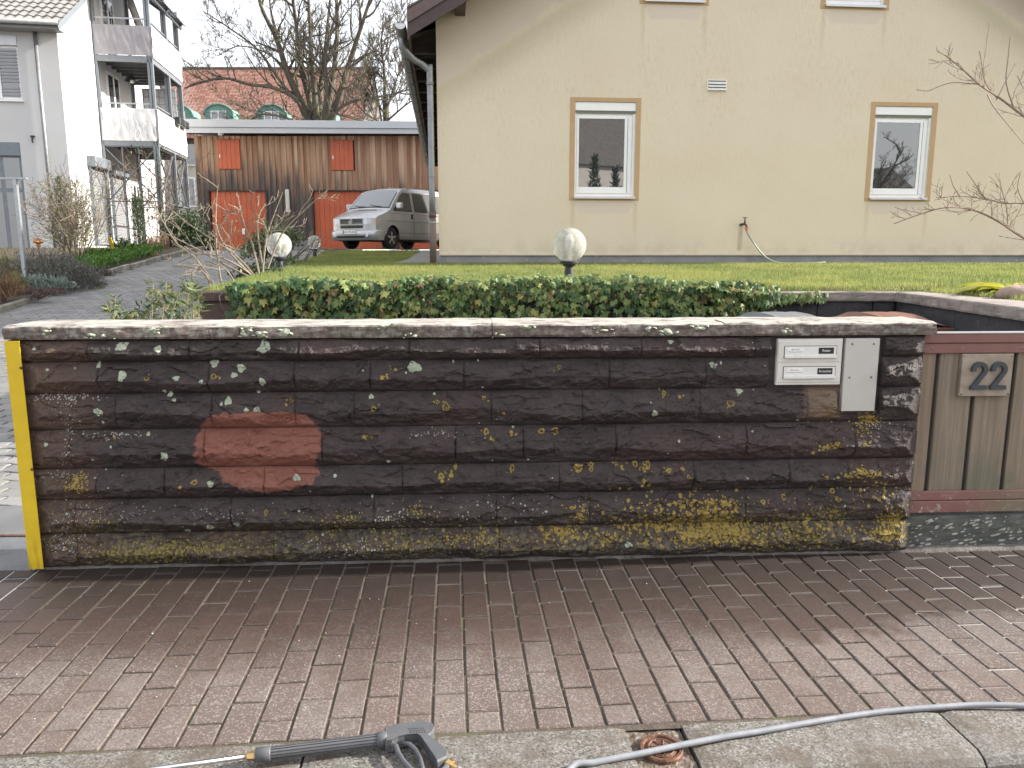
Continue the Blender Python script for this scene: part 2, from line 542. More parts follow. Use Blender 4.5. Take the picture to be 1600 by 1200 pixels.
def relief(s, z, blk=None):
    if blk is None:
        for q in BLK:
            if q[1] <= s <= q[2] and q[3] <= z <= q[4]: blk = q; break
        else: return .002
    r_, s0, s1, z0, z1 = blk
    t = (z - z0) / (z1 - z0); sd = r_ * 3.7
    bs = noise.noise((s0 * 7.3, r_ * 2.1, 4))
    tr = .40 + .18 * noise.noise((s * 2.1, sd, 0))
    pr = (t / tr) ** .8 if t < tr else ((1 - t) / (1 - tr)) ** .85
    e_ = min(s - s0, s1 - s)
    fe = 1 - .22 * (1 - smooth01(-.002, .010, e_))
    amp = .046 + .022 * noise.noise((s * 3.3, sd + 4, 2)) + .002 * bs
    ev = smooth01(0, .12, t) * smooth01(0, .10, 1 - t)
    # split facets: every chip is a little plane with its own tilt
    wx, wz = .5 * noise.noise((s * 9, z * 12, sd)), .5 * noise.noise((s * 9, z * 12, sd + 9))
    d_, pt = noise.voronoi((s * 7.5 + wx, z * 17 + wz, sd))
    c = pt[0]
    h0 = noise.noise((c.x * 5.1, c.y * 5.1, 1.7)); tx = noise.noise((c.x * 3.3, c.y * 4.7, 8)); tz = noise.noise((c.x * 4.1, c.y * 2.9, 15))
    fac = .011 * h0 + .011 * (s * 7.5 + wx - c.x) * tx + .015 * (z * 17 + wz - c.y) * tz
    f = noise.fractal((s * 4.0, z * 9, sd), 1.0, 2.1, 3) * .5 + .5
    k = f * 3.2 + t * .6; fl = math.floor(k); led = (fl + smooth01(.6, 1.0, k - fl)) / 4.0
    h = noise.fractal((s * 24, z * 34, sd), .9, 2.2, 3)
    d = .005 + fe * (amp * pr + ev * (.028 * led - .008 + 1.25 * fac) + .0075 * h * (.35 + .65 * ev) + .0035 * ev * abs(noise.noise((s * 60, z * 75, sd))))
    for a, b, c, e in FLAT:
        if a < s < b and c < z < e: d = min(d, .003)
    d = min(d, lerp(.024, .08, smooth01(.02, .14, s)), .026 + .054 * smooth01(.0, .12, 4.285 - s))
    return max(.0015, d)

def clean_patch(m, s, z, vec):
    """the spot the pressure washer has cleaned down to the red stone"""
    nz = m.noise(vec, 7, 5, .6); nf = m.noise(vec, 40, 3)
    def sup(cx, cz, a, b, e):
        x = m.ma('POWER', m.ma('ABSOLUTE', m.ma('DIVIDE', m.ma('SUBTRACT', s, cx), a)), e)
        y = m.ma('POWER', m.ma('ABSOLUTE', m.ma('DIVIDE', m.ma('SUBTRACT', z, cz), b)), e)
        return m.ma('ADD', x, y)
    d = m.ma('MINIMUM', sup(1.068, .615, .290, .150, 3.6), sup(1.105, .485, .222, .102, 2.4))
    d = m.ma('ADD', d, m.ma('MULTIPLY_ADD', nz, 1.5, -.75)); d = m.ma('ADD', d, m.ma('MULTIPLY_ADD', nf, .7, -.35))
    return m.step(d, 1.14, .93)

m = M('weathered_sandstone'); uv = m.uv(); s, z, _ = m.sep(uv); r = m.rand()
n1 = m.noise(uv, 1.7, 5); n2 = m.noise(m.scl(uv, (7, 16, 1)), 1, 6, .65); n3 = m.noise(uv, 70, 4, .6)
c = m.ramp(n2, [(.25, (.0235, .0178, .0182)), (.5, (.0420, .0308, .0308)), (.75, (.072, .0535, .0520))])
c = m.mix(m.ma('MULTIPLY', m.step(m.ma('ADD', m.ma('MULTIPLY', n1, .7), m.ma('MULTIPLY', r, .30)), .52, .80), .55), c, (.070, .042, .037))
c = m.mix(m.ma('MULTIPLY', m.ma('MULTIPLY', m.step(s, .40, .22), m.step(m.ma('ADD', n2, m.ma('MULTIPLY', r, .5)), .55, .8)), .8), c, (.085, .050, .040))
c = m.mix(m.ma('MULTIPLY', m.step(n3, .50, .72), .32), c, (.068, .061, .062))
# grey and ochre crust creeping up from the ground
low = m.ma('ADD', m.step(z, .33, .03), m.ma('MULTIPLY', m.step(s, .55, .0), .35))
k1 = m.noise(uv, 3.2, 4); k2 = m.noise(uv, 38, 5, .7)
cr = m.ma('MULTIPLY', low, m.ma('MULTIPLY', m.step(k1, .30, .54), m.step(k2, .40, .62)))
c = m.mix(m.ma('MULTIPLY', cr, .85), c, m.ramp(m.noise(uv, 5, 3), [(.35, (.16, .145, .105)), (.6, (.165, .125, .045)), (.8, (.10, .095, .06))]))
k3 = m.ma('MULTIPLY', m.step(m.noise(uv, 52, 5, .75), .60, .70), m.step(m.noise(uv, 2.6, 3), .45, .62))
c = m.mix(m.ma('MULTIPLY', k3, .45), c, (.20, .19, .165))
# foot of the wall: wet and dark
c = m.mix(m.ma('MULTIPLY', m.step(m.ma('ADD', z, m.ma('MULTIPLY', k1, .06)), .10, .05), .7), c, (.040, .032, .028))
pm = clean_patch(m, s, z, uv)
cl = m.ramp(n2, [(.25, (.175, .070, .050)), (.55, (.220, .090, .066)), (.8, (.255, .118, .090))])
c = m.mix(pm, c, cl)
# rain-washed lighter stone below the letter boxes
rw = m.ma('MULTIPLY', m.ma('MULTIPLY', m.step(s, 3.68, 3.74), m.step(s, 3.92, 3.87)), m.ma('MULTIPLY', m.step(m.ma('ADD', z, m.ma('MULTIPLY', n2, .05)), .72, .75), m.step(z, .90, .85)))
c = m.mix(m.ma('MULTIPLY', rw, .85), c, m.ramp(n2, [(.3, (.13, .10, .07)), (.7, (.22, .14, .10))]))
rg = m.ma('ADD', m.ma('MULTIPLY_ADD', n2, .25, .56), m.ma('MULTIPLY', pm, .2))
SANDSTONE = m.out(c, rg, None, m.bump(n3, .75, .006, m.bump(m.noise(uv, 230, 4, .7), .7, .003)), Specular_IOR_Level=.4)

m = M('wall_mortar'); uv = m.uv(); s, z, _ = m.sep(uv)
c = m.ramp(m.noise(uv, 30, 5), [(.3, (.028, .024, .023)), (.7, (.066, .058, .055))])
c = m.mix(clean_patch(m, s, z, uv), c, (.15, .095, .08))
MORTAR = m.out(c, .8, None, m.bump(m.noise(uv, 120, 4), .6, .003))
q = MB(); q.box((-.032, .002, 0), (4.284, .262, 1.111))
q.build('mortar_core', MORTAR, WALL, uvf=lambda p: (p[0], p[2]))

for b in BLK:
    r_, s0, s1, z0, z1 = b
    g = .0009
    a0, a1, c0, c1 = s0 + g, s1 - g, z0 + .0022, z1 - .0022
    nx = max(6, int((a1 - a0) / .0076)); nz_ = max(8, int((c1 - c0) / .0066))
    q = MB(); vs = []
    for j in range(nz_ + 1):
        z = lerp(c0, c1, j / nz_)
        for i in range(nx + 1):
            s = lerp(a0, a1, i / nx)
            jx = .0016 * noise.noise((s * 30, z * 30, 1)) if i in (0, nx) else 0
            jz = .0016 * noise.noise((s * 30, z * 30, 7)) if j in (0, nz_) else 0
            vs.append((s + jx, -relief(s, z, b), z + jz))
    W_ = nx + 1
    fs = [(j*W_ + i, j*W_ + i + 1, (j+1)*W_ + i + 1, (j+1)*W_ + i) for j in range(nz_) for i in range(nx)]
    # returns to the mortar
    loop = [i for i in range(W_)] + [j*W_ + nx for j in range(1, nz_ + 1)] + [nz_*W_ + i for i in range(nx - 1, -1, -1)] + [j*W_ for j in range(nz_ - 1, 0, -1)]
    base = len(vs)
    for k in loop: vs.append((vs[k][0], .012, vs[k][2]))
    L_ = len(loop)
    fs += [(loop[(k+1) % L_], loop[k], base + k, base + (k+1) % L_) for k in range(L_)]
    q.add(vs, fs)
    q.build('stone_block', SANDSTONE, WALL, uvf=lambda p: (p[0], p[2]))

# coping slabs
m = M('coping_stone'); p = m.obj(); nrm = m.sep(m.n('TexCoord').outputs['Object'])
n1 = m.noise(p, 6, 6, .62); n2 = m.noise(p, 32, 5, .65); n3 = m.noise(p, 90, 4)
c = m.ramp(n1, [(.25, (.055, .042, .040)), (.5, (.115, .088, .080)), (.75, (.20, .16, .14))])
li = m.ma('MULTIPLY', m.step(n2, .44, .60), m.step(m.noise(p, 2.4, 4), .36, .56))
c = m.mix(m.ma('MULTIPLY', li, .75), c, m.ramp(m.noise(p, 9, 3), [(.35, (.22, .215, .16)), (.6, (.30, .29, .25)), (.8, (.15, .155, .09))]))
top = m.step(m.sep(m.n('NewGeometry').outputs['Normal'])[2], .55, .9)         # weathering sits on the top bed
lt = m.ma('MULTIPLY', top, m.step(m.noise(m.scl(p, (1, 2.2, 1)), 8, 6, .7), .36, .56))
c = m.mix(m.ma('MULTIPLY', lt, .85), c, (.40, .375, .34))
COPING = m.out(c, .75, None, m.bump(n3, .5, .004, m.bump(n2, .4, .006)))
def coping_slab(parent, x0, x1, y0, y1, z0, z1, mat, rough=.010, name='coping_slab', step=.016):
    q = MB(); n = max(4, int((x1 - x0) / step)); vs = []
    sec = []
    for k in range(7): sec.append((y0, lerp(z0, z1, k / 6), 1.0))
    for k in range(1, 8): sec.append((lerp(y0, y1, k / 7), z1, .25))
    sec += [(y1, z0, .2), (lerp(y0, y1, .5), z0, .1)]
    K = len(sec)
    for i in range(n + 1):
        x = lerp(x0, x1, i / n)
        for k, (y, z, a) in enumerate(sec):
            d = noise.fractal((x * 8, y * 9 + z * 22, x0), 1, 2.1, 4) * rough
            e = noise.noise((x * 4, 7, 3 + x0)) * rough * .6
            oy = (d + e) * a if k < 7 else 0
            oz = d * .35 if k >= 6 else 0
            cut = .006 if k in (6,) else (.004 if k == 0 else 0)
            ex = 0
            if i in (0, n): ex = d * .4 * (1 if i else -1)
            vs.append((x + ex, y - oy + cut, z + oz - (cut * .8 if k == 6 else 0)))
    q.add(vs, [(i*K + k, (i+1)*K + k, (i+1)*K + (k+1) % K, i*K + (k+1) % K) for i in range(n) for k in range(K)])
    q.add([vs[k] for k in range(K)], [tuple(range(K))]); q.add([vs[n*K + k] for k in range(K)], [tuple(range(K))[::-1]])
    return q.build(name, mat, parent)
cx = [-.058, 1.005, 2.18, 3.29, 4.335]
for a, b in zip(cx, cx[1:]): coping_slab(WALL, a + .0015, b - .0015, -.035, .285, 1.113, 1.176, COPING)

# lichen growing on the blocks (draped on the relief)
def flat_mat(name, lo, hi, sc=90):
    m = M(name); p = m.pos()
    return m.out(m.ramp(m.noise(p, sc, 3), [(.3, lo), (.7, hi)]), .9, None, m.bump(m.noise(p, 260, 3), .6, .002))
L_PALE = flat_mat('pale_lichen', (.26, .30, .22), (.42, .46, .36))
L_YEL = flat_mat('yellow_lichen', (.185, .130, .028), (.34, .255, .065))
L_OCH = flat_mat('ochre_lichen', (.135, .108, .030), (.25, .20, .06))
L_WHI = flat_mat('white_lichen', (.26, .26, .24), (.42, .41, .38))
def px2wall(px, py):
    # position on the wall face of a mark, from measured picture coordinates
    P = R(9.6); f = 1202.
    u, v = (px - 800) / f, (600 - py) / f
    b, c = math.cos(P) + v * math.sin(P), -math.sin(P) + v * math.cos(P)
    dx, dy = math.cos(WYAW), math.sin(WYAW)
    t = (WX * dy - WY * dx) / (u * dy - b * dx)
    return (u * t - WX) * dx + (b * t - WY) * dy, 1.5 + c * t
def blob(q, s, z, r, n=9, ring=0.0, off=.0022):
    if not (-.02 < s < 4.27 and .012 < z < 1.10): return
    for a, b, c, e in FLAT:
        if a + .02 < s < b - .02 and c + .02 < z < e: return
    ph = U(0, 6); vs = []; jit = .05 if n > 12 else .13
    inn = ring if ring else 0
    if not inn: vs.append((s, -relief(s, z) - off, z))
    rings = [inn, 1.0] if inn else ([.55, 1.0] if r > .011 else [1.0])
    sa = U(.8, 1.2)
    for f in rings:
        for k in range(n):
            t = 2 * math.pi * k / n
            rr = r * f * (1 + .16 * math.sin(3 * t + ph) + .08 * math.sin(5 * t + 2 * ph) + U(-jit, jit))
            a, b = s + rr * math.cos(t) * sa, z + rr * math.sin(t) / sa
            vs.append((a, -relief(a, b) - (off if f < 1 or r < .008 else off * .7), b))
    fs = []
    o = 0 if inn else 1
    if not inn: fs += [(0, 1 + k, 1 + (k+1) % n) for k in range(n)]
    for g in range(len(rings) - 1):
        fs += [(o + g*n + k, o + (g+1)*n + k, o + (g+1)*n + (k+1) % n, o + g*n + (k+1) % n) for k in range(n)]
    q.add(vs, [f[::-1] for f in fs] if False else fs)
def c1(x, y): return (x / 2.858, 480 + y / 2.858)
def c2(x, y): return (450 + x / 2.858, 480 + y / 2.858)
def c3(x, y): return (850 + x / 2.858, 480 + y / 2.858)
pale = [(c1(563,168),20),(c1(550,178),12),(c1(720,182),15),(c1(1190,170),24),(c1(1180,185),18),(c1(963,248),17),(c1(1085,268),18),(c1(567,300),18),(c1(803,311),12),
        (c1(1056,298),12),(c1(1182,327),16),(c1(742,372),8),(c1(768,385),11),(c1(793,407),8),(c1(1030,412),16),(c1(1160,448),14),(c1(1114,448),9),
        (c1(462,461),17),(c1(445,455),9),(c1(452,255),11),(c1(751,657),18),(c1(957,775),14),(c1(953,970),14),(c1(1070,957),15),(c1(845,990),12),
        (c1(1333,752),16),(c1(672,561),8),(c1(225,605),8),(c1(170,180),8),(c1(350,267),6),(c1(915,325),9),(c1(1003,424),7),(c1(1158,375),7),
        (c2(566,264),26),(c2(375,395),11),(c2(452,683),8),(c2(218,740),8),(c3(748,254),14),(c3(866,372),13),(c3(482,464),14),(c3(370,1048),15),
        (c3(560,152),10),(c3(1125,500),6),(c3(920,548),6)]
q = MB()
for (p_, r_) in pale:
    s, z = px2wall(*p_); blob(q, s, z, r_ * .00107, 22)
for _ in range(45):
    s, z = U(0, 4.2), U(.1, 1.08); blob(q, s, z, U(.003, .007), 7)
q.build('pale_lichen', L_PALE, WALL, kind='stuff')
yel = [(c1(675,310),12,.6),(c1(968,303),13,.6),(c1(885,768),14,.5),(c1(1200,900),11,.5),(c1(828,788),9,0),(c1(523,577),9,0),(c1(1308,412),9,.5),
       (c2(428,305),10,0),(c2(484,274),8,0),(c2(390,445),14,.55),(c2(707,437),20,.65),(c2(670,417),9,.5),(c2(876,402),9,.5),(c2(962,465),9,0),(c2(1208,263),9,.6),
       (c2(345,572),10,0),(c2(375,572),9,.5),(c2(885,550),14,.5),(c2(905,577),9,0),(c2(995,555),12,0),(c2(1130,548),15,.5),(c2(1190,548),19,.6),(c2(748,708),11,0),
       (c2(685,745),15,.4),(c2(690,765),10,0),(c2(730,740),12,0),(c2(1000,712),14,.55),(c2(1295,712),22,.5),(c2(1285,706),12,0),(c2(1352,700),12,.5),(c2(1352,720),11,.5),
       (c3(530,380),11,.5),(c3(596,394),8,0),(c3(820,422),17,.7),(c3(404,696),14,.5),(c3(460,696),14,.5),(c3(455,712),10,0),(c3(548,718),12,.3),(c3(610,714),10,0),(c3(430,715),12,.5),
       (c3(320,695),9,.5),(c3(343,708),9,0),(c3(632,745),9,.5),(c3(672,810),11,.6),(c3(1185,802),11,.5),(c3(1255,620),11,0),(c3(1232,620),10,0),(c3(1290,605),9,0),
       (c3(1060,840),14,.5),(c3(965,857),11,.4),(c3(1280,815),14,.4),(c3(1410,605),9,0),(c3(1385,720),14,0),(c3(1410,720),12,.4),(c3(1300,850),13,.5)]
q = MB()
for p_, r_, g in yel:
    s, z = px2wall(*p_); blob(q, s, z, r_ * .00098, 11, g)
    for _ in range(rnd.randrange(1, 4)): blob(q, s + U(-.03, .03), z + U(-.02, .02), U(.003, .006), 7)
def cluster(q, p_, sx, sz, n, r0, r1, ringp=.15):
    for _ in range(n):
        s, z = px2wall(p_[0] + rnd.gauss(0, sx), p_[1] + rnd.gauss(0, sz))
        r_ = r0 + (r1 - r0) * rnd.random() ** 2.2
        blob(q, s, z, r_, 7 if r_ < .009 else 9, .5 if rnd.random() < ringp and r_ > .006 else 0)
cluster(q, c3(740, 985), 34, 12, 380, .003, .013)
cluster(q, c3(620, 960), 55, 22, 170, .003, .010)
cluster(q, c3(830, 1000), 12, 9, 120, .003, .010)
cluster(q, c3(700, 880), 24, 10, 90, .004, .013)
cluster(q, c3(820, 880), 10, 9, 30, .004, .012)
cluster(q, c3(470, 910), 40, 20, 120, .003, .012)
cluster(q, c3(560, 985), 40, 14, 110, .003, .011)
cluster(q, c3(280, 1020), 14, 5, 50, .003, .009)
cluster(q, c3(90, 1000), 26, 6, 110, .003, .010)
cluster(q, c3(165, 890), 12, 12, 30, .004, .012)
cluster(q, c3(1190, 975), 40, 14, 150, .003, .010)
cluster(q, c3(950, 1000), 22, 14, 70, .003, .009)
cluster(q, (1388, 812), 13, 13, 300, .002, .008)
cluster(q, (1375, 832), 22, 5, 140, .003, .008)
cluster(q, (1352, 651), 10, 7, 120, .002, .007)
cluster(q, (1345, 668), 7, 9, 60, .002, .006)
cluster(q, (1345, 738), 22, 5, 60, .003, .010)
cluster(q, (1290, 697), 16, 5, 22, .004, .010)
cluster(q, (1360, 765), 25, 8, 60, .003, .009)
cluster(q, (128, 752), 10, 7, 110, .002, .007)
cluster(q, c2(690, 1035), 55, 6, 110, .002, .007)
cluster(q, c2(900, 1010), 16, 6, 40, .003, .008)
cluster(q, c2(250, 940), 20, 6, 30, .002, .006)
cluster(q, c2(590, 900), 14, 5, 26, .003, .008)
q.build('yellow_lichen', L_YEL, WALL, kind='stuff')
q = MB()
cluster(q, (235, 858), 52, 9, 520, .002, .008, .05)
cluster(q, (330, 850), 50, 8, 260, .002, .007, .05)
cluster(q, (150, 805), 24, 12, 90, .002, .006, .05)
cluster(q, (1240, 825), 40, 18, 200, .002, .007, .05)
cluster(q, (1140, 825), 60, 18, 200, .002, .008, .05)
cluster(q, (650, 842), 90, 9, 240, .002, .007, .05)
cluster(q, (1300, 800), 16, 12, 110, .002, .006, .05)
cluster(q, (540, 805), 40, 9, 110, .002, .006, .05)
cluster(q, (1290, 640), 14, 12, 60, .002, .005, .05)
q.build('ochre_lichen', L_OCH, WALL, kind='stuff')
q = MB()
cluster(q, (108, 620), 26, 2.5, 90, .0016, .005, 0)
cluster(q, (112, 640), 10, 16, 60, .0016, .004, 0)
cluster(q, (113, 690), 4, 26, 50, .0016, .004, 0)
cluster(q, (185, 678), 30, 3, 60, .0016, .005, 0)
cluster(q, (100, 740), 26, 3, 50, .0016, .004, 0)
cluster(q, (110, 840), 20, 12, 140, .0016, .005, 0)
cluster(q, (150, 800), 40, 10, 130, .0014, .0035, 0)
cluster(q, (340, 800), 50, 7, 60, .0014, .004, 0)
cluster(q, (560, 850), 50, 11, 170, .0014, .0045, 0)
cluster(q, (610, 803), 26, 9, 80, .0014, .005, 0)
cluster(q, (680, 676), 24, 3, 50, .0014, .004, 0)
cluster(q, (760, 790), 60, 10, 80, .0014, .005, 0)
cluster(q, (1380, 665), 24, 6, 60, .0014, .004, 0)
cluster(q, (1400, 840), 12, 10, 60, .0014, .004, 0)
for _ in range(130):
    blob(q, U(0, 4.25), U(.05, .8) * U(.5, 1), U(.0014, .003), 6)
q.build('white_lichen', L_WHI, WALL, kind='stuff')

# lichen on the front edge of the coping
q = MB()
def edge_blob(q, s, z, r, n=9):
    ph = U(0, 6); vs = [(s, -.051, z)]
    for k in range(n):
        t = 2 * math.pi * k / n; rr = r * (1 + .3 * math.sin(2 * t + ph))
        vs.append((s + rr * math.cos(t) * 1.5, -.041, min(1.172, max(1.116, z + rr * math.sin(t) * .8))))
    q.add(vs, [(0, 1 + k, 1 + (k+1) % n) for k in range(n)])
for (px, py, r_) in [(1040, 517, .022), (693/2.858, 514, .018), (755/2.858, 510, .014), (1280/2.858, 518, .026), (568/2.858+450, 524, .012), (955/2.858+450, 522, .010), (1405/2.858+450, 515, .012),
                  (265/2.858+850, 515, .012), (410, 520, .022), (385, 521, .016), (395, 515, .012), (600, 508, .016), (820, 509, .02), (150, 522, .015), (168, 523, .012), (80, 516, .012), (1090, 512, .018), (1010, 512, .014), (1220, 517, .014)]:
    s, z = px2wall(px, py); edge_blob(q, s, z, r_ * .8)
    for _ in range(3): edge_blob(q, s + U(-.05, .05), z + U(-.015, .015), r_ * U(.2, .45), 7)
q.build('coping_lichen', L_PALE, WALL, kind='stuff')

# ---------------------------------------------------------------- yellow edge guard
m = M('yellow_paint'); p = m.pos(); zz = m.sep(p)[2]
c = m.ramp(m.noise(p, 14, 4), [(.3, (.62, .43, .012)), (.7, (.70, .50, .018))])
c = m.mix(m.ma('MULTIPLY', m.ma('MULTIPLY', m.step(zz, .22, .03), m.step(m.noise(m.scl(p, (40, 40, 9)), 1, 4), .42, .62)), .8), c, (.40, .24, .018))
YEL = m.out(c, .45, None, m.bump(m.noise(p, 30, 3), .15, .004))
STEEL = plain('galvanised_steel', (.42, .44, .46), .42, .7, .12, 20)
SCREW = plain('dull_screw_steel', (.22, .21, .20), .45, .8, .2, 60)
g = thing('corner_guard', 'bright yellow painted metal strip down the left end of the sandstone wall', 'corner guard', (WX, WY, 0), WYAW)
q = MB(); q.box((-.043, -.050, .012), (.023, -.046, 1.109)); q.box((-.043, -.0455, .012), (-.039, .10, 1.109))
q.build('angle_profile', YEL, g)
for z in (.985, .505):
    q = MB(); q.lathe([(0, -.0545), (.006, -.0535), (.0075, -.050)], 12, (.020, 0, z), 'y'); q.build('screw', RUST, g, smooth=True)

# ---------------------------------------------------------------- letter boxes and cover plate
m = M('cream_enamel'); p = m.pos()
ENAM = m.out(m.ramp(m.noise(p, 12, 5), [(.3, (.60, .59, .55)), (.7, (.68, .67, .63))]), .38)
ENAM2 = plain('flap_enamel', (.72, .72, .70), .30, 0, .03, 12)
COVM = plain('cover_plate_grey', (.50, .485, .455), .42, 0, .05, 9)
DARK = plain('black_plastic', (.022, .022, .024), .4, 0, .15, 30)
WHITE = plain('white_label', (.80, .80, .78), .5, 0, .03, 20)
INK = plain('print_ink', (.05, .05, .055), .6, 0, .1, 20)
lb = thing('letter_box', 'pair of cream metal letter box slots with white stickers and black name plates', 'letter box', (WX, WY, 0), WYAW)
F = -.026
q = MB(); q.box((3.5545, F, .871), (3.8745, .10, 1.096), .002); q.build('housing', ENAM, lb)
for k, (z0, z1, nm) in enumerate(((.984, 1.086, 'R\u00f6der'), (.884, .982, 'Kroschel'))):
    q = MB(); q.box((3.558, F - .004, z0), (3.871, F + .002, z1 - .002), .0015); face = q.build('face_plate', ENAM, lb)
    a0, a1, b0, b1 = 3.588, 3.842, z0 + .020, z0 + .076
    q = MB(); q.box((a0 - .003, F - .0052, b0 - .003), (a1 + .003, F - .0035, b1 + .003)); q.build('slot_shadow_gap', INK, lb)
    q = MB(); q.box((a0, F - .008, b0 + .006), (a1, F - .003, b1), .001); flap = q.build('flap', ENAM2, lb)
    q = MB(); q.prism([(a0 + .0, b0 + .012), (a1, b0 + .012), (a1 + .002, b0), (a0 - .002, b0)], F - .016, F - .0078); q.build('flap_lip', ENAM2, flap)
    q = MB(); q.box((a0 + .014, F - .0092, b0 + .022), (a0 + .090, F - .0078, b0 + .050)); st = q.build('sticker', WHITE, lb)
    for j, line in enumerate(('Bitte keine', 'Werbung einwerfen')):
        o = link('lettering', text_mesh(line, .0098 if j == 0 else .0088, INK), st); o.location = (a0 + .052, F - .0097, b0 + .0415 - j * .0115); o.rotation_euler = (R(90), 0, 0)
    q = MB(); q.box((a1 - .088, F - .0105, b0 + .020), (a1 - .014, F - .0078, b0 + .050), .0008); pl = q.build('name_plate', DARK, lb)
    o = link('lettering', text_mesh(nm, .0165, WHITE), pl); o.location = (a1 - .051, F - .0111, b0 + .035); o.rotation_euler = (R(90), 0, 0)
cp = thing('cover_plate', 'tall blank grey metal plate with four screws right of the letter boxes', 'cover plate', (WX, WY, 0), WYAW)
q = MB(); q.box((3.888, -.030, .738), (4.0565, .05, 1.0965), .002); q.build('panel', COVM, cp)
for x, z in ((3.920, 1.071), (4.027, 1.071), (3.918, .906), (4.026, .907)):
    q = MB(); q.lathe([(0, -.0335), (.004, -.0332), (.0058, -.0300)], 14, (x, 0, z), 'y'); q.build('screw', SCREW, cp, smooth=True)

# ---------------------------------------------------------------- gate, step, house number
m = M('gate_wood'); p = m.obj(); r = m.rand()
st = m.noise(m.scl(p, (55, 55, 2.2)), 1, 6, .6); n1 = m.noise(p, 5, 4)
c = m.ramp(st, [(.25, (.125, .100, .076)), (.55, (.220, .180, .138)), (.8, (.31, .262, .205))])
c = m.mix(m.ma('MULTIPLY', m.step(r, .4, .9), .35), c, (.26, .19, .12))
zz = m.sep(p)[2]
c = m.mix(m.ma('MULTIPLY', m.ma('MULTIPLY', m.step(zz, .62, .34), m.step(n1, .40, .62)), .55), c, (.10, .12, .085))
GWOOD = m.out(c, .75, None, m.bump(st, .35, .004))
m = M('gate_red_paint'); p = m.pos(); xx, yy, zz = m.sep(p)
n1 = m.noise(p, 26, 5, .7)
c = m.ramp(m.noise(p, 8, 4), [(.3, (.185, .085, .075)), (.7, (.235, .115, .102))])
flake = m.ma('MULTIPLY', m.step(n1, .56, .62), m.step(zz, .32, .20))
c = m.mix(flake, c, (.34, .34, .32))
c = m.mix(m.ma('MULTIPLY', m.ma('MULTIPLY', m.step(xx, 2.25, 2.6), m.step(zz, .4, .2)), .75), c, (.17, .16, .11))
GRED = m.out(c, .55, None, m.bump(n1, .2, .003))
gt = thing('garden_gate', 'grey weathered wooden gate with red painted top and bottom rails', 'gate', (WX, WY, 0), WYAW)
G0, GY = 4.318, .035
edges = [(G0, G0 + .070), (G0 + .092, G0 + .268), (G0 + .292, G0 + .470), (G0 + .492, G0 + .664), (G0 + .686, G0 + .858), (G0 + .880, G0 + 1.02)]
for a, b in edges:
    q = MB(); q.box((a, GY + .006, .27), (b, GY + .028, 1.10), .003); q.build('board', GWOOD, gt)
q = MB()
for a, b in zip(edges, edges[1:]): q.box((a[1] - .012, GY + .029, .28), (b[0] + .012, GY + .05, 1.09))
q.build('backing_strip', plain('old_dark_wood', (.06, .058, .055), .8, 0, .2, 30), gt)
for z0, z1, y in ((1.066, 1.112, -.016), (1.014, 1.064, -.010), (.256, .304, -.010), (.192, .253, -.016)):
    q = MB(); q.box((G0 - .012, GY + y, z0), (G0 + 1.05, GY + .008 if y > -.012 else GY + .012, z1), .003); q.build('rail', GRED, gt)
q = MB(); q.box((G0 - .012, GY - .018, 1.1125), (G0 + 1.05, GY + .055, 1.1165)); q.build('cover_strip', STEEL, gt)
for z in (1.039, .280):
    for k in range(7):
        x = G0 + .035 + k * .155
        q = MB(); q.lathe([(0, GY - .0125), (.004, GY - .012), (.0055, GY - .0095)], 10, (x, 0, z), 'y'); q.build('screw', SCREW, gt, smooth=True)
m = M('plaque_brass'); p = m.pos()
PLQ = m.out(m.ramp(m.noise(p, 18, 5), [(.3, (.27, .225, .175)), (.7, (.38, .33, .27))]), .48, .25)
NUM = plain('number_slate', (.055, .065, .075), .45, .2, .15, 30)
hn = thing('house_number', 'square beige plaque with raised dark number 22 on the wooden gate', 'house number', (WX, WY, 0), WYAW)
q = MB(); q.box((4.506, GY - .022, .799), (4.768, GY + .003, 1.011), .002); q.build('plaque', PLQ, hn)
for k in range(2):
    pts = []
    # stroke of a 2: arc, diagonal, foot
    ox = 4.548 + k * .100
    Wd = .088; H0, H1 = .838, .972
    cxx, czz, ra = ox + .044, H1 - .038, .030
    for t in np.linspace(R(195), R(-38), 14): pts.append((cxx + ra * math.cos(t), czz + ra * 1.0 * math.sin(t)))
    pts.append((ox + .018, H0 + .008))
    q = MB(); hw = .0105; vs = []
    for i, (x, z) in enumerate(pts):
        a = Vector(pts[max(0, i - 1)]); b = Vector(pts[min(len(pts) - 1, i + 1)]); d = (b - a).normalized(); n_ = Vector((-d.y, d.x)) * hw
        for s_ in (1, -1):
            for y in (GY - .038, GY - .021): vs.append((x + n_.x * s_, y, z + n_.y * s_))
    K = len(pts)
    fs = []
    for i in range(K - 1):
        a, b = 4 * i, 4 * i + 4
        fs += [(a, b, b + 2, a + 2), (a, a + 1, b + 1, b), (a + 2, b + 2, b + 3, a + 3)]
    fs += [(0, 2, 3, 1), (4*K - 4, 4*K - 3, 4*K - 1, 4*K - 2)]
    q.add(vs, fs); q.box((ox + .006, GY - .0385, H0 - .004), (ox + .086, GY - .0205, H0 + .0165))
    q.build('numeral', NUM, hn)
for x in (4.516, 4.758):
    for z in (.809, 1.001):
        q = MB(); q.lathe([(0, GY - .0245), (.004, GY - .0235), (.005, GY - .022)], 10, (x, 0, z), 'y'); q.build('screw', RUST if z < .9 else SCREW, hn, smooth=True)

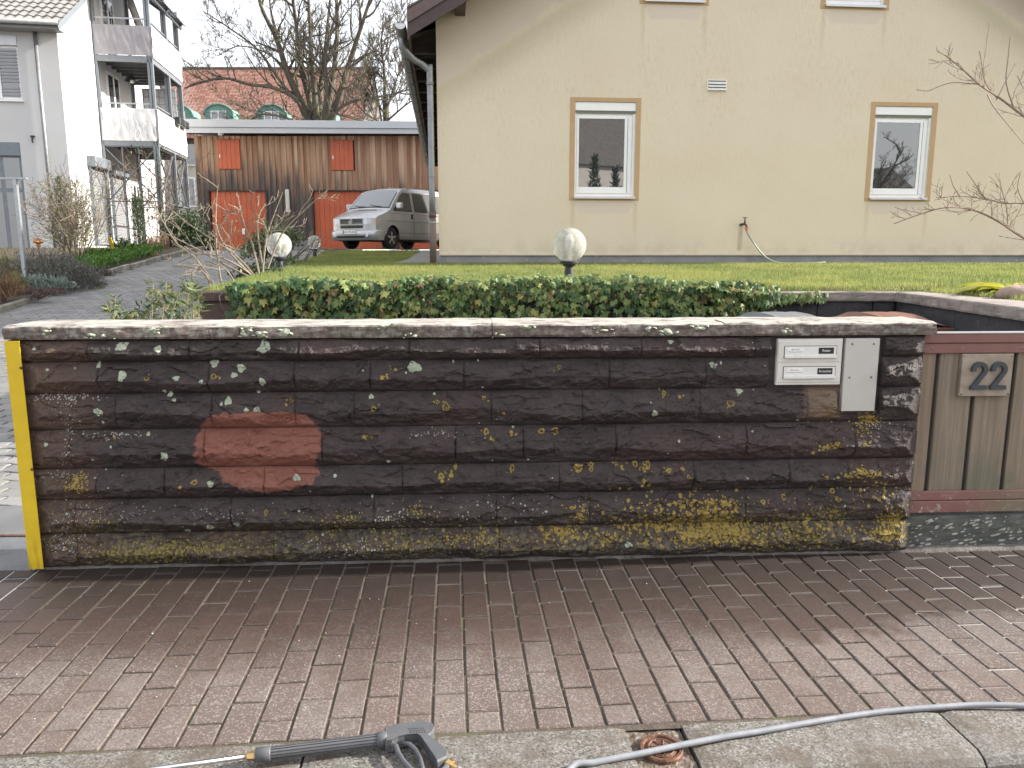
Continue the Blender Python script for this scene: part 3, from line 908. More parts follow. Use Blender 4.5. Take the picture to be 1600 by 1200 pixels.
m = M('mossy_step'); p = m.pos(); p2 = m.scl(p, (1, 1, 2.0))
n1 = m.noise(p2, 9, 6, .65); n2 = m.noise(p2, 26, 5, .7)
c = m.ramp(n1, [(.3, (.052, .056, .052)), (.55, (.095, .102, .090)), (.8, (.155, .16, .14))])
c = m.mix(m.step(n2, .64, .70), c, (.36, .36, .32))
c = m.mix(m.ma('MULTIPLY', m.step(m.noise(p, 4, 3), .45, .65), .5), c, (.045, .062, .045))
MOSSY = m.out(c, .7, None, m.bump(n2, .7, .01, m.bump(m.noise(p, 70, 4), .5, .004)))
sp = thing('gate_step', 'dark mossy stone step speckled with pale lichen below the wooden gate', 'step', (WX, WY, 0), WYAW)
q = MB(); nX, nZ = 46, 10; vs = []
for j in range(nZ + 5):
    for i in range(nX + 1):
        x = lerp(4.290, 5.75, i / nX)
        if j <= nZ: y, z = .012, lerp(0, .182, j / nZ)
        else: y, z = .012 + (j - nZ) * .06, .182
        d = noise.fractal((x * 9, z * 16, y * 9), 1, 2, 4) * .008
        vs.append((x, y - d, z + (d if j > nZ else (-.006 if j == nZ else 0))))
q.add(vs, [(j*(nX+1)+i, j*(nX+1)+i+1, (j+1)*(nX+1)+i+1, (j+1)*(nX+1)+i) for j in range(nZ + 4) for i in range(nX)])
q.build('stone', MOSSY, sp)
q = MB(); cl_ = L_WHI
for _ in range(150):
    x, z = U(4.30, 5.2), U(.01, .17); r_ = U(.003, .010) ; d = lambda a, b: .012 - noise.fractal((a * 9, b * 16, .108), 1, 2, 4) * .008 - .003
    vs = [(x, d(x, z), z)]
    for k in range(7):
        t = k * 2 * math.pi / 7; a, b = x + r_ * 1.8 * math.cos(t) * U(.7, 1.2), max(.003, z + r_ * .7 * math.sin(t) + .3 * r_ * math.cos(t)); vs.append((a, d(a, b), b))
    q.add(vs, [(0, 1 + k, 1 + (k+1) % 7) for k in range(7)])
q.build('lichen', L_WHI, sp, kind='stuff')

# ---------------------------------------------------------------- pressure washer gun and hose
GREY = plain('grey_plastic', (.085, .088, .095), .5, 0, .12, 25, .25, 500)
BRASS = plain('brass', (.62, .42, .18), .3, .9, .1, 40)
CHROME = plain('polished_steel', (.62, .63, .65), .18, 1.0, .05, 30)
gun = thing('pressure_washer_gun', 'dark grey pressure washer gun with ribbed barrel and steel lance lying on the kerb', 'pressure washer gun', (0, 0, 0))
def gp(px, py, z=.03):
    P = R(9.6); u, v = (px - 800) / 1202., (600 - py) / 1202.
    t = (z - 1.5) / (-math.sin(P) + v * math.cos(P))
    return Vector((u * t, (math.cos(P) + v * math.sin(P)) * t, z))
A = gp(399, 1180, .034); B = gp(600, 1155, .036)
ax = (B - A).normalized()
rod0 = A - ax * .95; rod0.z = .012
q = MB(); q.tube([rod0, A - ax * .02], .0068, 14); q.build('lance', CHROME, gun, smooth=True)
q = MB(); q.tube([A - ax * .026, A - ax * .022, A - ax * .004, A], [.008, .012, .0145, .0145], 6); q.build('lance_nut', BRASS, gun)
q = MB(); q.tube([A, A + ax * .003, A + ax * .042, A + ax * .045], [.017, .0205, .0225, .0205], 18); q.build('barrel_collar', GREY, gun, smooth=True)
q = MB()
side = Vector((-ax.y, ax.x, 0)); upv = ax.cross(side) * -1
N_ = 14
for k in range(N_):
    t = 2 * math.pi * k / N_
    o_ = (side * math.cos(t) + Vector((0, 0, 1)) * math.sin(t)) * .0175
    q.bar(A + ax * .046 + o_, B - ax * .020 + o_, .0042, .0042, up=o_)
q.tube([A + ax * .044, B - ax * .018], .0165, 16)
q.build('ribbed_barrel', GREY, gun)
q = MB(); q.tube([B - ax * .022, B - ax * .02, B + ax * .006, B + ax * .010], [.019, .0225, .0225, .019], 18); q.build('front_collar', GREY, gun, smooth=True)
# body: outline measured flat on the ground, with real thickness
out = [gp(*p_) for p_ in [(601, 1146), (614, 1141), (640, 1137), (662, 1135), (676, 1138), (679, 1146), (676, 1153), (671, 1157),
                          (700, 1183), (699, 1192), (684, 1199), (680, 1192), (660, 1160), (652, 1155), (634, 1157), (622, 1160), (612, 1166), (602, 1167)]]
def plate(q, loop, z0, z1, inset=.004):
    n = len(loop); c = sum(loop, Vector()) / n
    L0 = [(p_.x, p_.y) for p_ in loop]; vs = []
    for z, ins in ((z0, inset), (z0 + .006, 0), (z1 - .006, 0), (z1, inset)):
        for x, y in L0:
            d = Vector((c.x - x, c.y - y)); d = d.normalized() * ins
            vs.append((x + d.x, y + d.y, z))
    fs = [tuple(range(n)), tuple(range(4*n - 1, 3*n - 1, -1))]
    for g_ in range(3): fs += [(g_*n + k, (g_+1)*n + k, (g_+1)*n + (k+1) % n, g_*n + (k+1) % n) for k in range(n)]
    q.add(vs, [f[::-1] for f in fs])
q = MB(); plate(q, out, .012, .052); q.build('gun_body', GREY, gun)
q = MB()
for r_ in range(3):
    for k in range(6):
        c = gp(639 + k * 4.4 + r_ * 1.6, 1138.5 + r_ * 2.9 - k * .25, .0525)
        q.lathe([(0, .0002), (.0024, .0002), (.0024, -.002)], 8, c)
q.build('vent_holes', DARK, gun)
g1 = [gp(*p_, .032) for p_ in [(608, 1163), (619, 1166), (622, 1176), (631, 1190), (645, 1205), (664, 1215), (684, 1212), (700, 1196)]]
q = MB(); q.tube(g1, [.008, .0085, .008, .0075, .0075, .0075, .008, .009], 10); q.build('trigger_guard', GREY, gun, smooth=True)
g1 = [gp(*p_, .032) for p_ in [(626, 1160), (640, 1163), (650, 1172), (657, 1185), (660, 1198), (662, 1206)]]
q = MB(); q.tube(g1, [.006, .0075, .0075, .007, .0065, .005], 10); q.build('trigger', GREY, gun, smooth=True)
C0, C1 = gp(694, 1189, .032), gp(715, 1201, .028)
d = (C1 - C0).normalized()
q = MB(); q.tube([C0, C0 + d * .012, C0 + d * .014, C0 + d * .030, C0 + d * .032, C0 + d * .05], [.011, .011, .0145, .0145, .010, .010], 8); q.build('hose_coupling', BRASS, gun)

m = M('hose_rubber'); p = m.pos()
HOSE = m.out(m.ramp(m.noise(p, 30, 5), [(.3, (.17, .18, .20)), (.7, (.24, .25, .275))]), .5)
pts = [C0 + d * .05, C0 + d * .12 - Vector((0, .01, .01))] + [Vector(t) for t in [(-.02, 1.90, -.036), (.03, 1.85, -.043), (.075, 1.885, -.040)]] + [gp(890, 1201, .010)]
for a in [(930, 1191), (1000, 1177.5), (1060, 1165), (1130, 1151.5), (1190, 1142), (1250, 1131.5), (1320, 1120), (1375, 1112.5), (1420, 1108), (1450, 1106), (1480, 1104), (1520, 1101.5), (1560, 1101.5), (1600, 1103), (1660, 1108), (1760, 1122), (1900, 1150)]:
    p_ = gp(*a, .0115 + .0016 * math.sin(a[0] * .013)); pts.append(p_)
def catmull(P_, n=6):
    o_ = []
    for i in range(len(P_) - 1):
        a, b, c, d_ = P_[max(0, i-1)], P_[i], P_[i+1], P_[min(len(P_)-1, i+2)]
        for k in range(n):
            t = k / n
            o_.append(.5 * ((2*b) + (c - a) * t + (2*a - 5*b + 4*c - d_) * t*t + (3*b - a - 3*c + d_) * t**3))
    return o_ + [P_[-1]]
q = MB(); q.tube(catmull(pts, 8), .0098, 12)
setp(q.build('pressure_hose', HOSE, smooth=True), 'grey rubber hose snaking along the concrete kerb over the rusty cover', 'hose')
# small pale pebbles and crumbs lying on the pavers
q = MB()
for px, py in [(467, 1001), (530, 1025), (238, 990), (281, 989), (1596, 960), (723, 1035), (766, 941), (1325, 897), (735, 1056), (1230, 1010)] + [(U(20, 1580), U(900, 1130)) for _ in range(60)]:
    c = gp(px, py, .002); r_ = U(.0015, .0032) * (1.7 if py in (1001, 1025, 960, 990) else 1)
    q.lathe([(0, r_ * .7), (r_ * .8, r_ * .45), (r_, 0), (r_ * .7, -r_ * .4)], 6, c)
q.build('pebbles', L_WHI, kind='stuff')

# grit and crumbs washed against the foot of the wall and into the joints
q = MB()
for _ in range(520):
    lx = U(-2.2, 3.4); f = rnd.random() ** 2.2; ly = lerp(ly_max(lx) - .02, .05, f); x, y, _z = pav(lx, ly); r_ = U(.0008, .0024)
    q.lathe([(0, r_), (r_ * .9, r_ * .4), (r_, -.001)], 5, (x, y, .001 - (.004 if rnd.random() < .4 else 0)))
q.build('grit', GAPM, pavement, kind='stuff')

# ================================================================== DRIVEWAY, LAWN, COURT
def at(px, py, Y):
    """world point at depth Y for a measured bearing (camera stands at 0,0,1.5)"""
    P = R(9.6); u, v = (px - 800) / 1202., (600 - py) / 1202.
    b, c = math.cos(P) + v * math.sin(P), -math.sin(P) + v * math.cos(P)
    t = Y / b
    return Vector((u * t, Y, 1.5 + c * t))

m = M('driveway_concrete'); p = m.pos(); r = m.rand()
n1 = m.noise(p, 1.3, 5); n2 = m.noise(p, 60, 4)
tn = m.attr('tint')
c = m.ramp(m.ma('FRACT', m.ma('ADD', m.ma('MULTIPLY', r, 3.7), tn)), [(0, (.160, .158, .160)), (.5, (.208, .203, .200)), (1, (.250, .240, .232))])
c = m.mix(m.ma('MULTIPLY', m.step(n1, .42, .66), .5), c, (.17, .165, .14))
c = m.mix(m.ma('MULTIPLY', n2, .35), c, (.11, .11, .11))
DPAV = m.out(c, m.ma('MULTIPLY_ADD', n1, .3, .58), None, m.bump(n2, .4, .004))
m = M('driveway_joint'); p = m.pos()
DJ = m.out(m.ramp(m.noise(p, 8, 5), [(.35, (.05, .048, .045)), (.6, (.075, .075, .06)), (.75, (.07, .085, .035))]), .9)
mb = MB(); vs = []
ys = [4.46] + [5 + i * .6 for i in range(26)] + [20.6, 22, 25, 29, 32]
for y in ys:
    xr = -2.25 if y < 6.2 else prof([(6.2, -2.55), (9.5, -2.95), (17, -4.4), (22, -5.3), (22.01, 1.0)], y)
    vs += [(-8.02 if y > 14 else lerp(-7.6, -8.0, (y - 4) / 10), y, zd(y) - .010), (xr, y, zd(y) - .010)]
mb.add(vs, [(2*i, 2*i+1, 2*i+3, 2*i+2) for i in range(len(ys) - 1)])
drive = mb.build('driveway', DJ, kind='structure')
# interlocking stones with wavy sides
def wavy(w, h, amp):
    pts = []
    for (a, b) in (((-1, -1), (1, -1)), ((1, -1), (1, 1)), ((1, 1), (-1, 1)), ((-1, 1), (-1, -1))):
        for k in range(5):
            t = k / 5
            x, y = lerp(a[0], b[0], t) * w / 2, lerp(a[1], b[1], t) * h / 2
            s_ = math.sin(t * 2 * math.pi) * amp
            pts.append((x, y + s_) if a[1] == b[1] else (x + s_, y))
    return pts
DW, DH = .205, .170
OUT = wavy(DW - .007, DH - .007, .013)
def dstone():
    n = len(OUT)
    vs = [(x, y, -.03) for x, y in OUT] + [(x, y, -.005) for x, y in OUT] + [(x * .955, y * .945, 0) for x, y in OUT]
    fs = [(k, (k+1) % n, n + (k+1) % n, n + k) for k in range(n)] + [(n + k, n + (k+1) % n, 2*n + (k+1) % n, 2*n + k) for k in range(n)] + [tuple(range(2*n, 3*n))]
    return vs, fs
q = MB(); q.add(*dstone()); DS = q.mesh('driveway_paver', DPAV)
cells = []
j = 0; y = 4.56
while y < 20.5:
    xl, xr = (-8.0 if y > 12 else -7.6), (-2.34 if y < 6.2 else prof([(6.2, -2.6), (9.5, -3.0), (17, -4.45), (22, -5.3)], y))
    x = xr - DW / 2 - (DW / 2 if j % 2 else 0)
    while x > xl:
        cells.append((x, y)); x -= DW
    y += DH; j += 1
def vis_key(c):
    x, y = c; z = zd(y)
    ok = seen(x, y, z, .03)
    if ok and x > -2.36 * y / 3.6 and 1.5 + (1.178 - 1.5) / 3.55 * y > z: ok = False      # behind the front wall
    return (not ok, Vector((x, y, z - 1.5)).length)
cells.sort(key=vis_key)
V, Fq, T = [], [], []
dv, df = dstone(); nO = len(OUT)
sl_ = .1075
for i, (x, y) in enumerate(cells):
    g = sl_ if y > 6 else .03
    tilt = math.atan(g)
    if i < 300:
        o = link('driveway_paver', DS, drive); o.location = (x, y, zd(y) + U(-.002, .002)); o.rotation_euler = (tilt + U(-.01, .01), U(-.012, .012), U(-.02, .02))
    else:
        b = len(V); zj = U(-.002, .002); tv = rnd.random()
        # lighter copy: outline top only with sides
        for a, c, d in dv: V.append((x + a, y + c, zd(y + c) + d + zj)); T.append(tv)
        Fq.append((b, df))
mb = MB(); mb.v = V
for b, fs in Fq: mb.f += [tuple(k + b for k in f) for f in fs]
o = mb.build('far_driveway_pavers', DPAV, drive, kind='stuff')
a = o.data.attributes.new('tint', 'FLOAT', 'POINT'); a.data.foreach_set('value', np.array(T, np.float32))
# apron at the street: concrete strip, rusty rail, wet tar strip
mb = MB(); mb.slab([(-7, 3.97), (-2.33, 3.97), (-2.33, 4.455), (-7, 4.455)], -.06, .001); mb.build('concrete_strip', plain('apron_concrete', (.125, .127, .132), .72, 0, .2, 3, .3, 120), drive)
mb = MB(); mb.slab([(-7, 3.935), (-2.32, 3.945), (-2.32, 3.965), (-7, 3.955)], -.06, .006); mb.build('rail', RUST, drive)
m = M('wet_tar'); p = m.pos()
n1 = m.noise(p, 5, 5)
TAR = m.out(m.ramp(n1, [(.35, (.060, .063, .068)), (.65, (.125, .13, .14))]), m.ma('MULTIPLY_ADD', n1, .5, .05), None, m.bump(m.noise(p, 150, 3), .3, .003))
mb = MB(); mb.slab([(-7, 3.28), (-2.32, 3.50), (-2.32, 3.943), (-7, 3.933)], -.06, -.001); mb.build('tar_strip', TAR, drive)

# kerb along the flower bed
kb = MB(); kerb2 = None
m = M('bed_kerb_concrete'); p = m.pos()
BK = m.out(m.ramp(m.noise(p, 4, 6), [(.3, (.13, .125, .10)), (.55, (.24, .23, .20)), (.75, (.36, .35, .32))]), .85, None, m.bump(m.noise(p, 60, 4), .5, .006))
kx = [(4.4, -7.3), (11.2, -7.47), (12.7, -7.62), (14.8, -7.93), (17.2, -8.06), (20.6, -8.1)]
def kxf(y): return prof(kx, y)
mb = MB(); mb.sheet([(-8.1, 4.4), (-7.9, 4.4), (-8.0, 20.6), (-8.3, 20.6)], -.1)
kerb2 = mb.build('bed_edging', BK, kind='structure')
y = 4.4
while y < 20.4:
    y2 = min(y + .985, 20.6); q = MB(); vs = []
    for yy in (y, y2):
        x = kxf(yy); z = zd(yy)
        vs += [(x, yy, z - .06), (x, yy, z + .085), (x - .012, yy, z + .10), (x - .068, yy, z + .10), (x - .08, yy, z + .085), (x - .08, yy, z - .06)]
    q.add(vs, [(k, k + 6, (k+1) % 6 + 6, (k+1) % 6) for k in range(6)] + [tuple(range(6)), tuple(range(11, 5, -1))])
    o = q.build('edging_stone', BK, kerb2); o.location = (U(-.012, .012), 0, U(-.012, .008)); y = y2 + .012
# soil of the bed
mb = MB(); vs = []
ys = [4.4, 8, 12, 16, 20.6, 26]
for y in ys: vs += [(-24, y, zd(y) + .06), (kxf(y) - .075, y, zd(y) + .06)]
mb.add(vs, [(2*i, 2*i+1, 2*i+3, 2*i+2) for i in range(len(ys) - 1)])
mb.build('flower_bed', SOIL, kind='structure')

# ---------------------------------------------------------------- lawn
m = M('lawn_soil'); p = m.pos()
LSO = m.out(m.ramp(m.noise(p, 6, 6), [(.3, (.06, .07, .022)), (.6, (.105, .125, .032)), (.8, (.16, .145, .045))]), .95)
def lawn_left(y): return prof([(6.3, -2.55), (9.5, -2.86), (17, -4.32), (22.4, -5.35)], y)
def house_left(y): return -1.02 - .0839 * (y - 11)
mb = MB(); vs = []
ys = [6.32, 7.5, 9, 10.2, 11.1, 11.3, 13, 15, 17, 19, 22.4]
ws = []
for y in ys:
    r_ = 14.0 if y <= 11.1 else house_left(y) - .62
    ws.append(r_)
    for k in range(3): vs.append((lerp(lawn_left(y), r_, k / 2), y, zl(y)))
mb.add(vs, [(3*i + k, 3*i + k + 1, 3*i + k + 4, 3*i + k + 3) for i in range(len(ys) - 1) for k in range(2)])
vs = []
for y in ys: vs += [(lawn_left(y), y, zl(y)), (lawn_left(y) - .02, y, zd(y) - .1)]
mb.add(vs, [(2*i, 2*i+1, 2*i+3, 2*i+2) for i in range(len(ys) - 1)])
mb.add([(3.25, 4.2, 1.2), (14, 4.5, 1.2), (14, 6.34, 1.2), (3.28, 6.34, 1.2)], [(0, 1, 2, 3)])
lawn = mb.build('lawn', LSO, kind='structure')
mb = MB(); vs = []
for y in (11.15, 13, 16, 20, 24): vs += [(house_left(y) - .66, y, zl(y) + .012), (house_left(y) + .02, y, zl(y) + .012)]
mb.add(vs, [(2*i, 2*i+1, 2*i+3, 2*i+2) for i in range(4)])
mb.build('side_path', plain('path_slabs', (.20, .195, .185), .85, 0, .18, 3, .3, 80), kind='structure')

m = M('grass_blades'); p = m.pos(); t = m.attr('tint')
n1 = m.noise(p, .9, 5, .6)
c = m.ramp(t, [(0, (.130, .185, .052)), (.4, (.195, .250, .075)), (.75, (.275, .305, .110)), (1, (.39, .38, .19))])
moss = m.ma('MULTIPLY', m.step(n1, .40, .60), .75)
c = m.mix(moss, c, (.340, .345, .115))
c = m.mix(m.ma('MULTIPLY', m.step(m.noise(p, 2.6, 5, .65), .56, .70), .7), c, (.38, .37, .21))
c = m.mix(m.ma('MULTIPLY', m.step(m.noise(p, 3.3, 4, .6), .55, .68), .6), c, (.13, .205, .05))
m.out(c, .6, None, None, Specular_IOR_Level=.25)
def translucent(m, c, f):
    tr_ = m.n('BsdfTranslucent'); m.put(tr_.inputs[0], c)
    ms = m.n('MixShader'); ms.inputs[0].default_value = f
    m.t.links.new(m.p.outputs[0], ms.inputs[1]); m.t.links.new(tr_.outputs[0], ms.inputs[2])
    m.t.links.new(ms.outputs[0], m.t.nodes['Material Output'].inputs[0])
    return m.m
GRASS = translucent(m, c, .45)
rng = np.random.default_rng(3)
def blades(region, n, hmin, hmax, wd, name, mat, zfun, lean=.5):
    P_ = region(n)
    n = len(P_)
    z = zfun(P_[:, 0], P_[:, 1])
    h = rng.uniform(hmin, hmax, n); a = rng.uniform(0, 2*np.pi, n); l = rng.uniform(0, lean, n) * h
    la = rng.uniform(0, 2*np.pi, n)
    V = np.empty((n, 3, 3))
    dx, dy = np.cos(a) * wd / 2, np.sin(a) * wd / 2
    V[:, 0] = np.stack([P_[:, 0] - dx, P_[:, 1] - dy, z - .004], 1)
    V[:, 1] = np.stack([P_[:, 0] + dx, P_[:, 1] + dy, z - .004], 1)
    V[:, 2] = np.stack([P_[:, 0] + np.cos(la) * l, P_[:, 1] + np.sin(la) * l, z + h], 1)
    F = np.arange(3 * n).reshape(n, 3)
    return np_mesh(name, V.reshape(-1, 3), F, mat, kind='stuff', attr=np.repeat(rng.random(n) ** 1.3, 3))
def zl_np(x, y): return np.interp(y, [a for a, _ in LAWN], [b for _, b in LAWN])
def reg_front(n):
    y = rng.uniform(6.33, 11.0, n); x = rng.uniform(-2.9, 8.3, n)
    k = (x > np.interp(y, [6.3, 9.5, 17], [-2.55, -2.86, -4.32])) & (x < y * .78)
    return np.stack([x, y], 1)[k]
o = blades(reg_front, 210000, .020, .048, .007, 'grass', GRASS, zl_np)
setp(o, 'short mossy yellow green grass on the lawn below the cream house', 'grass')
def reg_back(n):
    y = 11 + 11.3 * rng.random(n); x = rng.uniform(-5.4, -1.6, n)
    k = (x > np.interp(y, [6.3, 9.5, 17, 22.4], [-2.55, -2.86, -4.32, -5.35])) & (x < -1.66 - .0839 * (y - 11))
    return np.stack([x, y], 1)[k]
o = blades(reg_back, 60000, .025, .055, .011, 'grass', GRASS, zl_np)
setp(o, 'grass on the narrow lawn strip leading back to the silver van', 'grass')
def reg_right(n):
    y = rng.uniform(4.2, 6.4, n); x = rng.uniform(3.3, 5.2, n)
    return np.stack([x, y], 1)[x > 3.30 - (6.3 - y) * .09]
o = blades(reg_right, 26000, .02, .05, .007, 'grass', GRASS, lambda x, y: 1.2 + 0 * x)
setp(o, 'grass on the raised lawn corner to the right of the bin court wall', 'grass')

# ---------------------------------------------------------------- retaining wall round the bin court
m = M('court_wall_stone'); p = m.pos(); r = m.rand()
n1 = m.noise(m.scl(p, (6, 6, 14)), 1, 6, .65)
c = m.ramp(n1, [(.3, (.026, .027, .032)), (.6, (.052, .052, .058)), (.8, (.095, .092, .095))])
c = m.mix(m.step(m.noise(p, 20, 5, .7), .64, .70), c, (.20, .20, .19))
CWALL = m.out(c, .7, None, m.bump(n1, .6, .012))
m = M('brown_pier_stone'); p = m.pos()
n1 = m.noise(m.scl(p, (9, 9, 20)), 1, 6, .65)
PIER = m.out(m.ramp(n1, [(.3, (.060, .036, .030)), (.6, (.105, .066, .056)), (.8, (.155, .110, .095))]), .75, None, m.bump(n1, .6, .010))
rw = thing('retaining_wall', 'dark stone retaining wall with pale coping behind the bins, ivy over its left part', 'retaining wall', (0, 0, 0))
q = MB(); q.slab([(-2.56, 6.335), (3.16, 6.34), (2.945, 4.05), (3.23, 4.05), (3.43, 6.62), (-2.56, 6.60)], -.1, 1.118); q.build('core', plain('court_mortar', (.05, .05, .052), .85, 0, .2, 20), rw)
for r_ in range(6):
    z1 = 1.118 - r_ * .185; z0 = z1 - .180
    x = -2.56 + (.18 if r_ % 2 else 0)
    if r_ % 2: 
        q = MB(); q.box((-2.56, 6.315, z0), (x - .006, 6.345, z1), .006); q.build('stone_block', PIER, rw)
    while x < 3.13:
        x2 = min(x + U(.42, .62), 3.135)
        q = MB(); q.box((x, 6.315 - U(0, .012), z0), (x2 - .006, 6.35, z1), .007); q.build('stone_block', PIER if x < -1.9 else CWALL, rw); x = x2
    t = 0.0
    while t < 2.2:
        t2 = min(t + U(.4, .6), 2.24)
        A_ = Vector((3.165, 6.31, 0)); D_ = Vector((2.945 - 3.165, 4.05 - 6.31, 0)).normalized(); Nn = Vector((-D_.y, D_.x, 0)) * -1
        q = MB(); p_ = [A_ + D_ * t + Nn * U(.018, .028), A_ + D_ * (t2 - .006) + Nn * U(.018, .028), A_ + D_ * (t2 - .006) - Nn * .02, A_ + D_ * t - Nn * .02]
        q.slab([(v_.x, v_.y) for v_ in p_][::-1], z0, z1); q.build('stone_block', CWALL, rw); t = t2
m = M('court_coping'); p = m.pos()
n1 = m.noise(p, 7, 6, .65)
CCOP = m.out(m.ramp(n1, [(.3, (.17, .14, .12)), (.6, (.30, .26, .235)), (.8, (.40, .37, .34))]), .8, None, m.bump(m.noise(p, 30, 5), .5, .008))
x = -2.62
while x < 3.1:
    x2 = min(x + .98, 3.16)
    coping_slab(rw, x + .002, x2 - .002, 6.285, 6.60, 1.120, 1.200, PIER if x < -1.9 else CCOP, .006, step=.05); x = x2
for k in range(3):
    o = coping_slab(rw, 0.002 + k * .775, .773 + k * .775, -.035, .30, 1.120, 1.2005, CCOP, .006, step=.05)
    o.location = (3.145, 6.27, 0); o.rotation_euler = (0, 0, math.atan2(4.05 - 6.31, 2.945 - 3.165))

# ---------------------------------------------------------------- ivy
m = M('ivy_leaf'); t = m.ma('FRACT', m.ma('ADD', m.attr('tint'), m.ma('MULTIPLY', m.rand(), .999)))
c = m.ramp(t, [(0, (.030, .070, .026)), (.30, (.052, .112, .036)), (.55, (.092, .165, .050)), (.72, (.165, .235, .065)), (.88, (.25, .295, .095)), (.95, (.34, .31, .09)), (1, (.19, .11, .065))])
c = m.mix(m.ma('MULTIPLY', m.noise(m.pos(), 60, 3), .35), c, (.05, .09, .04))
m.out(c, .50, None, m.bump(m.noise(m.pos(), 90, 3), .3, .003), Specular_IOR_Level=.35)
IVY = translucent(m, c, .2)
def ivy_shape(s=1.0, fold=.25):
    o_ = [(0, -.05), (.30, -.22), (.52, .02), (.36, .16), (.50, .52), (.20, .42), (0, .92), (-.20, .42), (-.50, .52), (-.36, .16), (-.52, .02), (-.30, -.22)]
    vs = [(0, .12, .0)] + [(x * s, y * s, -abs(x) * fold * s + (.05 if k % 2 else -.05) * s * .6) for k, (x, y) in enumerate(o_)]
    vs[0] = (0, .12 * s, .04 * s)
    n = len(o_)
    return vs, [(0, 1 + k, 1 + (k+1) % n) for k in range(n)]
ivp = []
for k in range(5):
    q = MB(); q.add(*ivy_shape(1.0, U(.1, .45))); ivp.append(q.mesh('ivy_leaf', IVY, smooth=False))
ivy = thing('ivy', 'dense green ivy hanging over the retaining wall behind the front wall', 'ivy', (0, 6.3, 1.2))
def ivy_top(x): return .080 + .060 * noise.noise((x * 2.1, 3, 1)) + .045 * noise.noise((x * 7, 5, 1)) + .035 * smooth01(-.9, .3, x) * smooth01(1.3, .8, x)
lv = []
while len(lv) < 6400:
    x = U(-2.28, 2.15)
    dens = smooth01(-2.34, -2.1, x) * smooth01(2.2, 1.7, x)
    if rnd.random() > .15 + .85 * dens: continue
    end = smooth01(2.15, 1.2, x)
    if rnd.random() < .40:
        y = U(-.20, .30); z = ivy_top(x) * end * U(.1, 1.1); nrm = Vector((U(-.6, .6), U(-.9, .2), U(.5, 1.2)))
    else:
        d = rnd.random() ** 1.35
        low = lerp(-.16, -.72, end); z = lerp(ivy_top(x), low, d) ; y = -.07 - (.10 + .06 * noise.noise((x * 2.3, z * 4, 5))) * end + U(-.05, .05)
        nrm = Vector((U(-.7, .7), -1.0, U(-.1, .8)))
    lv.append((x, y, z, nrm.normalized()))
for _ in range(110):                      # thin runners creeping right along the wall
    x = U(1.9, 2.55); lv.append((x, U(-.09, -.03), -.02 - .05 * rnd.random() - (2.3 - x) * .12 * rnd.random(), Vector((U(-.4, .4), -1, U(0, .6))).normalized()))
def leaf_m(p_, nrm, s, down=True):
    z = nrm; up = Vector((U(-.7, .7), U(-.2, .2), -1.0 if down else 1.0))
    y = (up - z * up.dot(z)).normalized(); x = y.cross(z)
    mt = Matrix((x, y, z)).transposed().to_4x4(); mt.translation = p_
    return mt @ Matrix.Scale(s, 4)
lv.sort(key=lambda l: (l[2] < -.26, l[1] - .3 * l[2] + U(0, .12)))
V, Fq, T = [], [], []
for i, (x, y, z, nr) in enumerate(lv):
    lf = smooth01(.2, -1.8, x)
    s_ = U(.030, .072) * (1.15 if lf > .5 else .95)
    tint = min(.999, max(0, rnd.betavariate(1.3, 2.2) * .75 + .46 * lf * rnd.random() + (.05 if z > 0 else 0)))
    if rnd.random() < .025: tint = .995
    mt = leaf_m(Vector((x, y, z)), nr, s_)
    if i < 300:
        o = link('ivy_leaf', ivp[i % 5], ivy); o.matrix_local = mt
    else:
        vs, fs = ivy_shape(1, U(.1, .5)); b = len(V)
        V += [tuple(mt @ Vector(v_)) for v_ in vs]; Fq += [tuple(k + b for k in f) for f in fs]; T += [tint] * len(vs)
o = np_mesh('ivy_foliage', np.array(V), np.array(Fq), IVY, ivy, 'stuff', attr=T)
BARK = plain('grey_bark', (.13, .108, .085), .85, 0, .3, 30, .5, 200)
q = MB()
for k in range(26):
    x = U(-2.3, 1.8); pts = [(x, -.03, .04)]
    for j in range(6): pts.append((pts[-1][0] + U(-.12, .12), -.04 - .03 * rnd.random(), pts[-1][2] - U(.05, .12)))
    q.tube(pts, [.006, .006, .005, .005, .004, .004, .003], 5)
q.build('stems', BARK, ivy, kind='stuff')

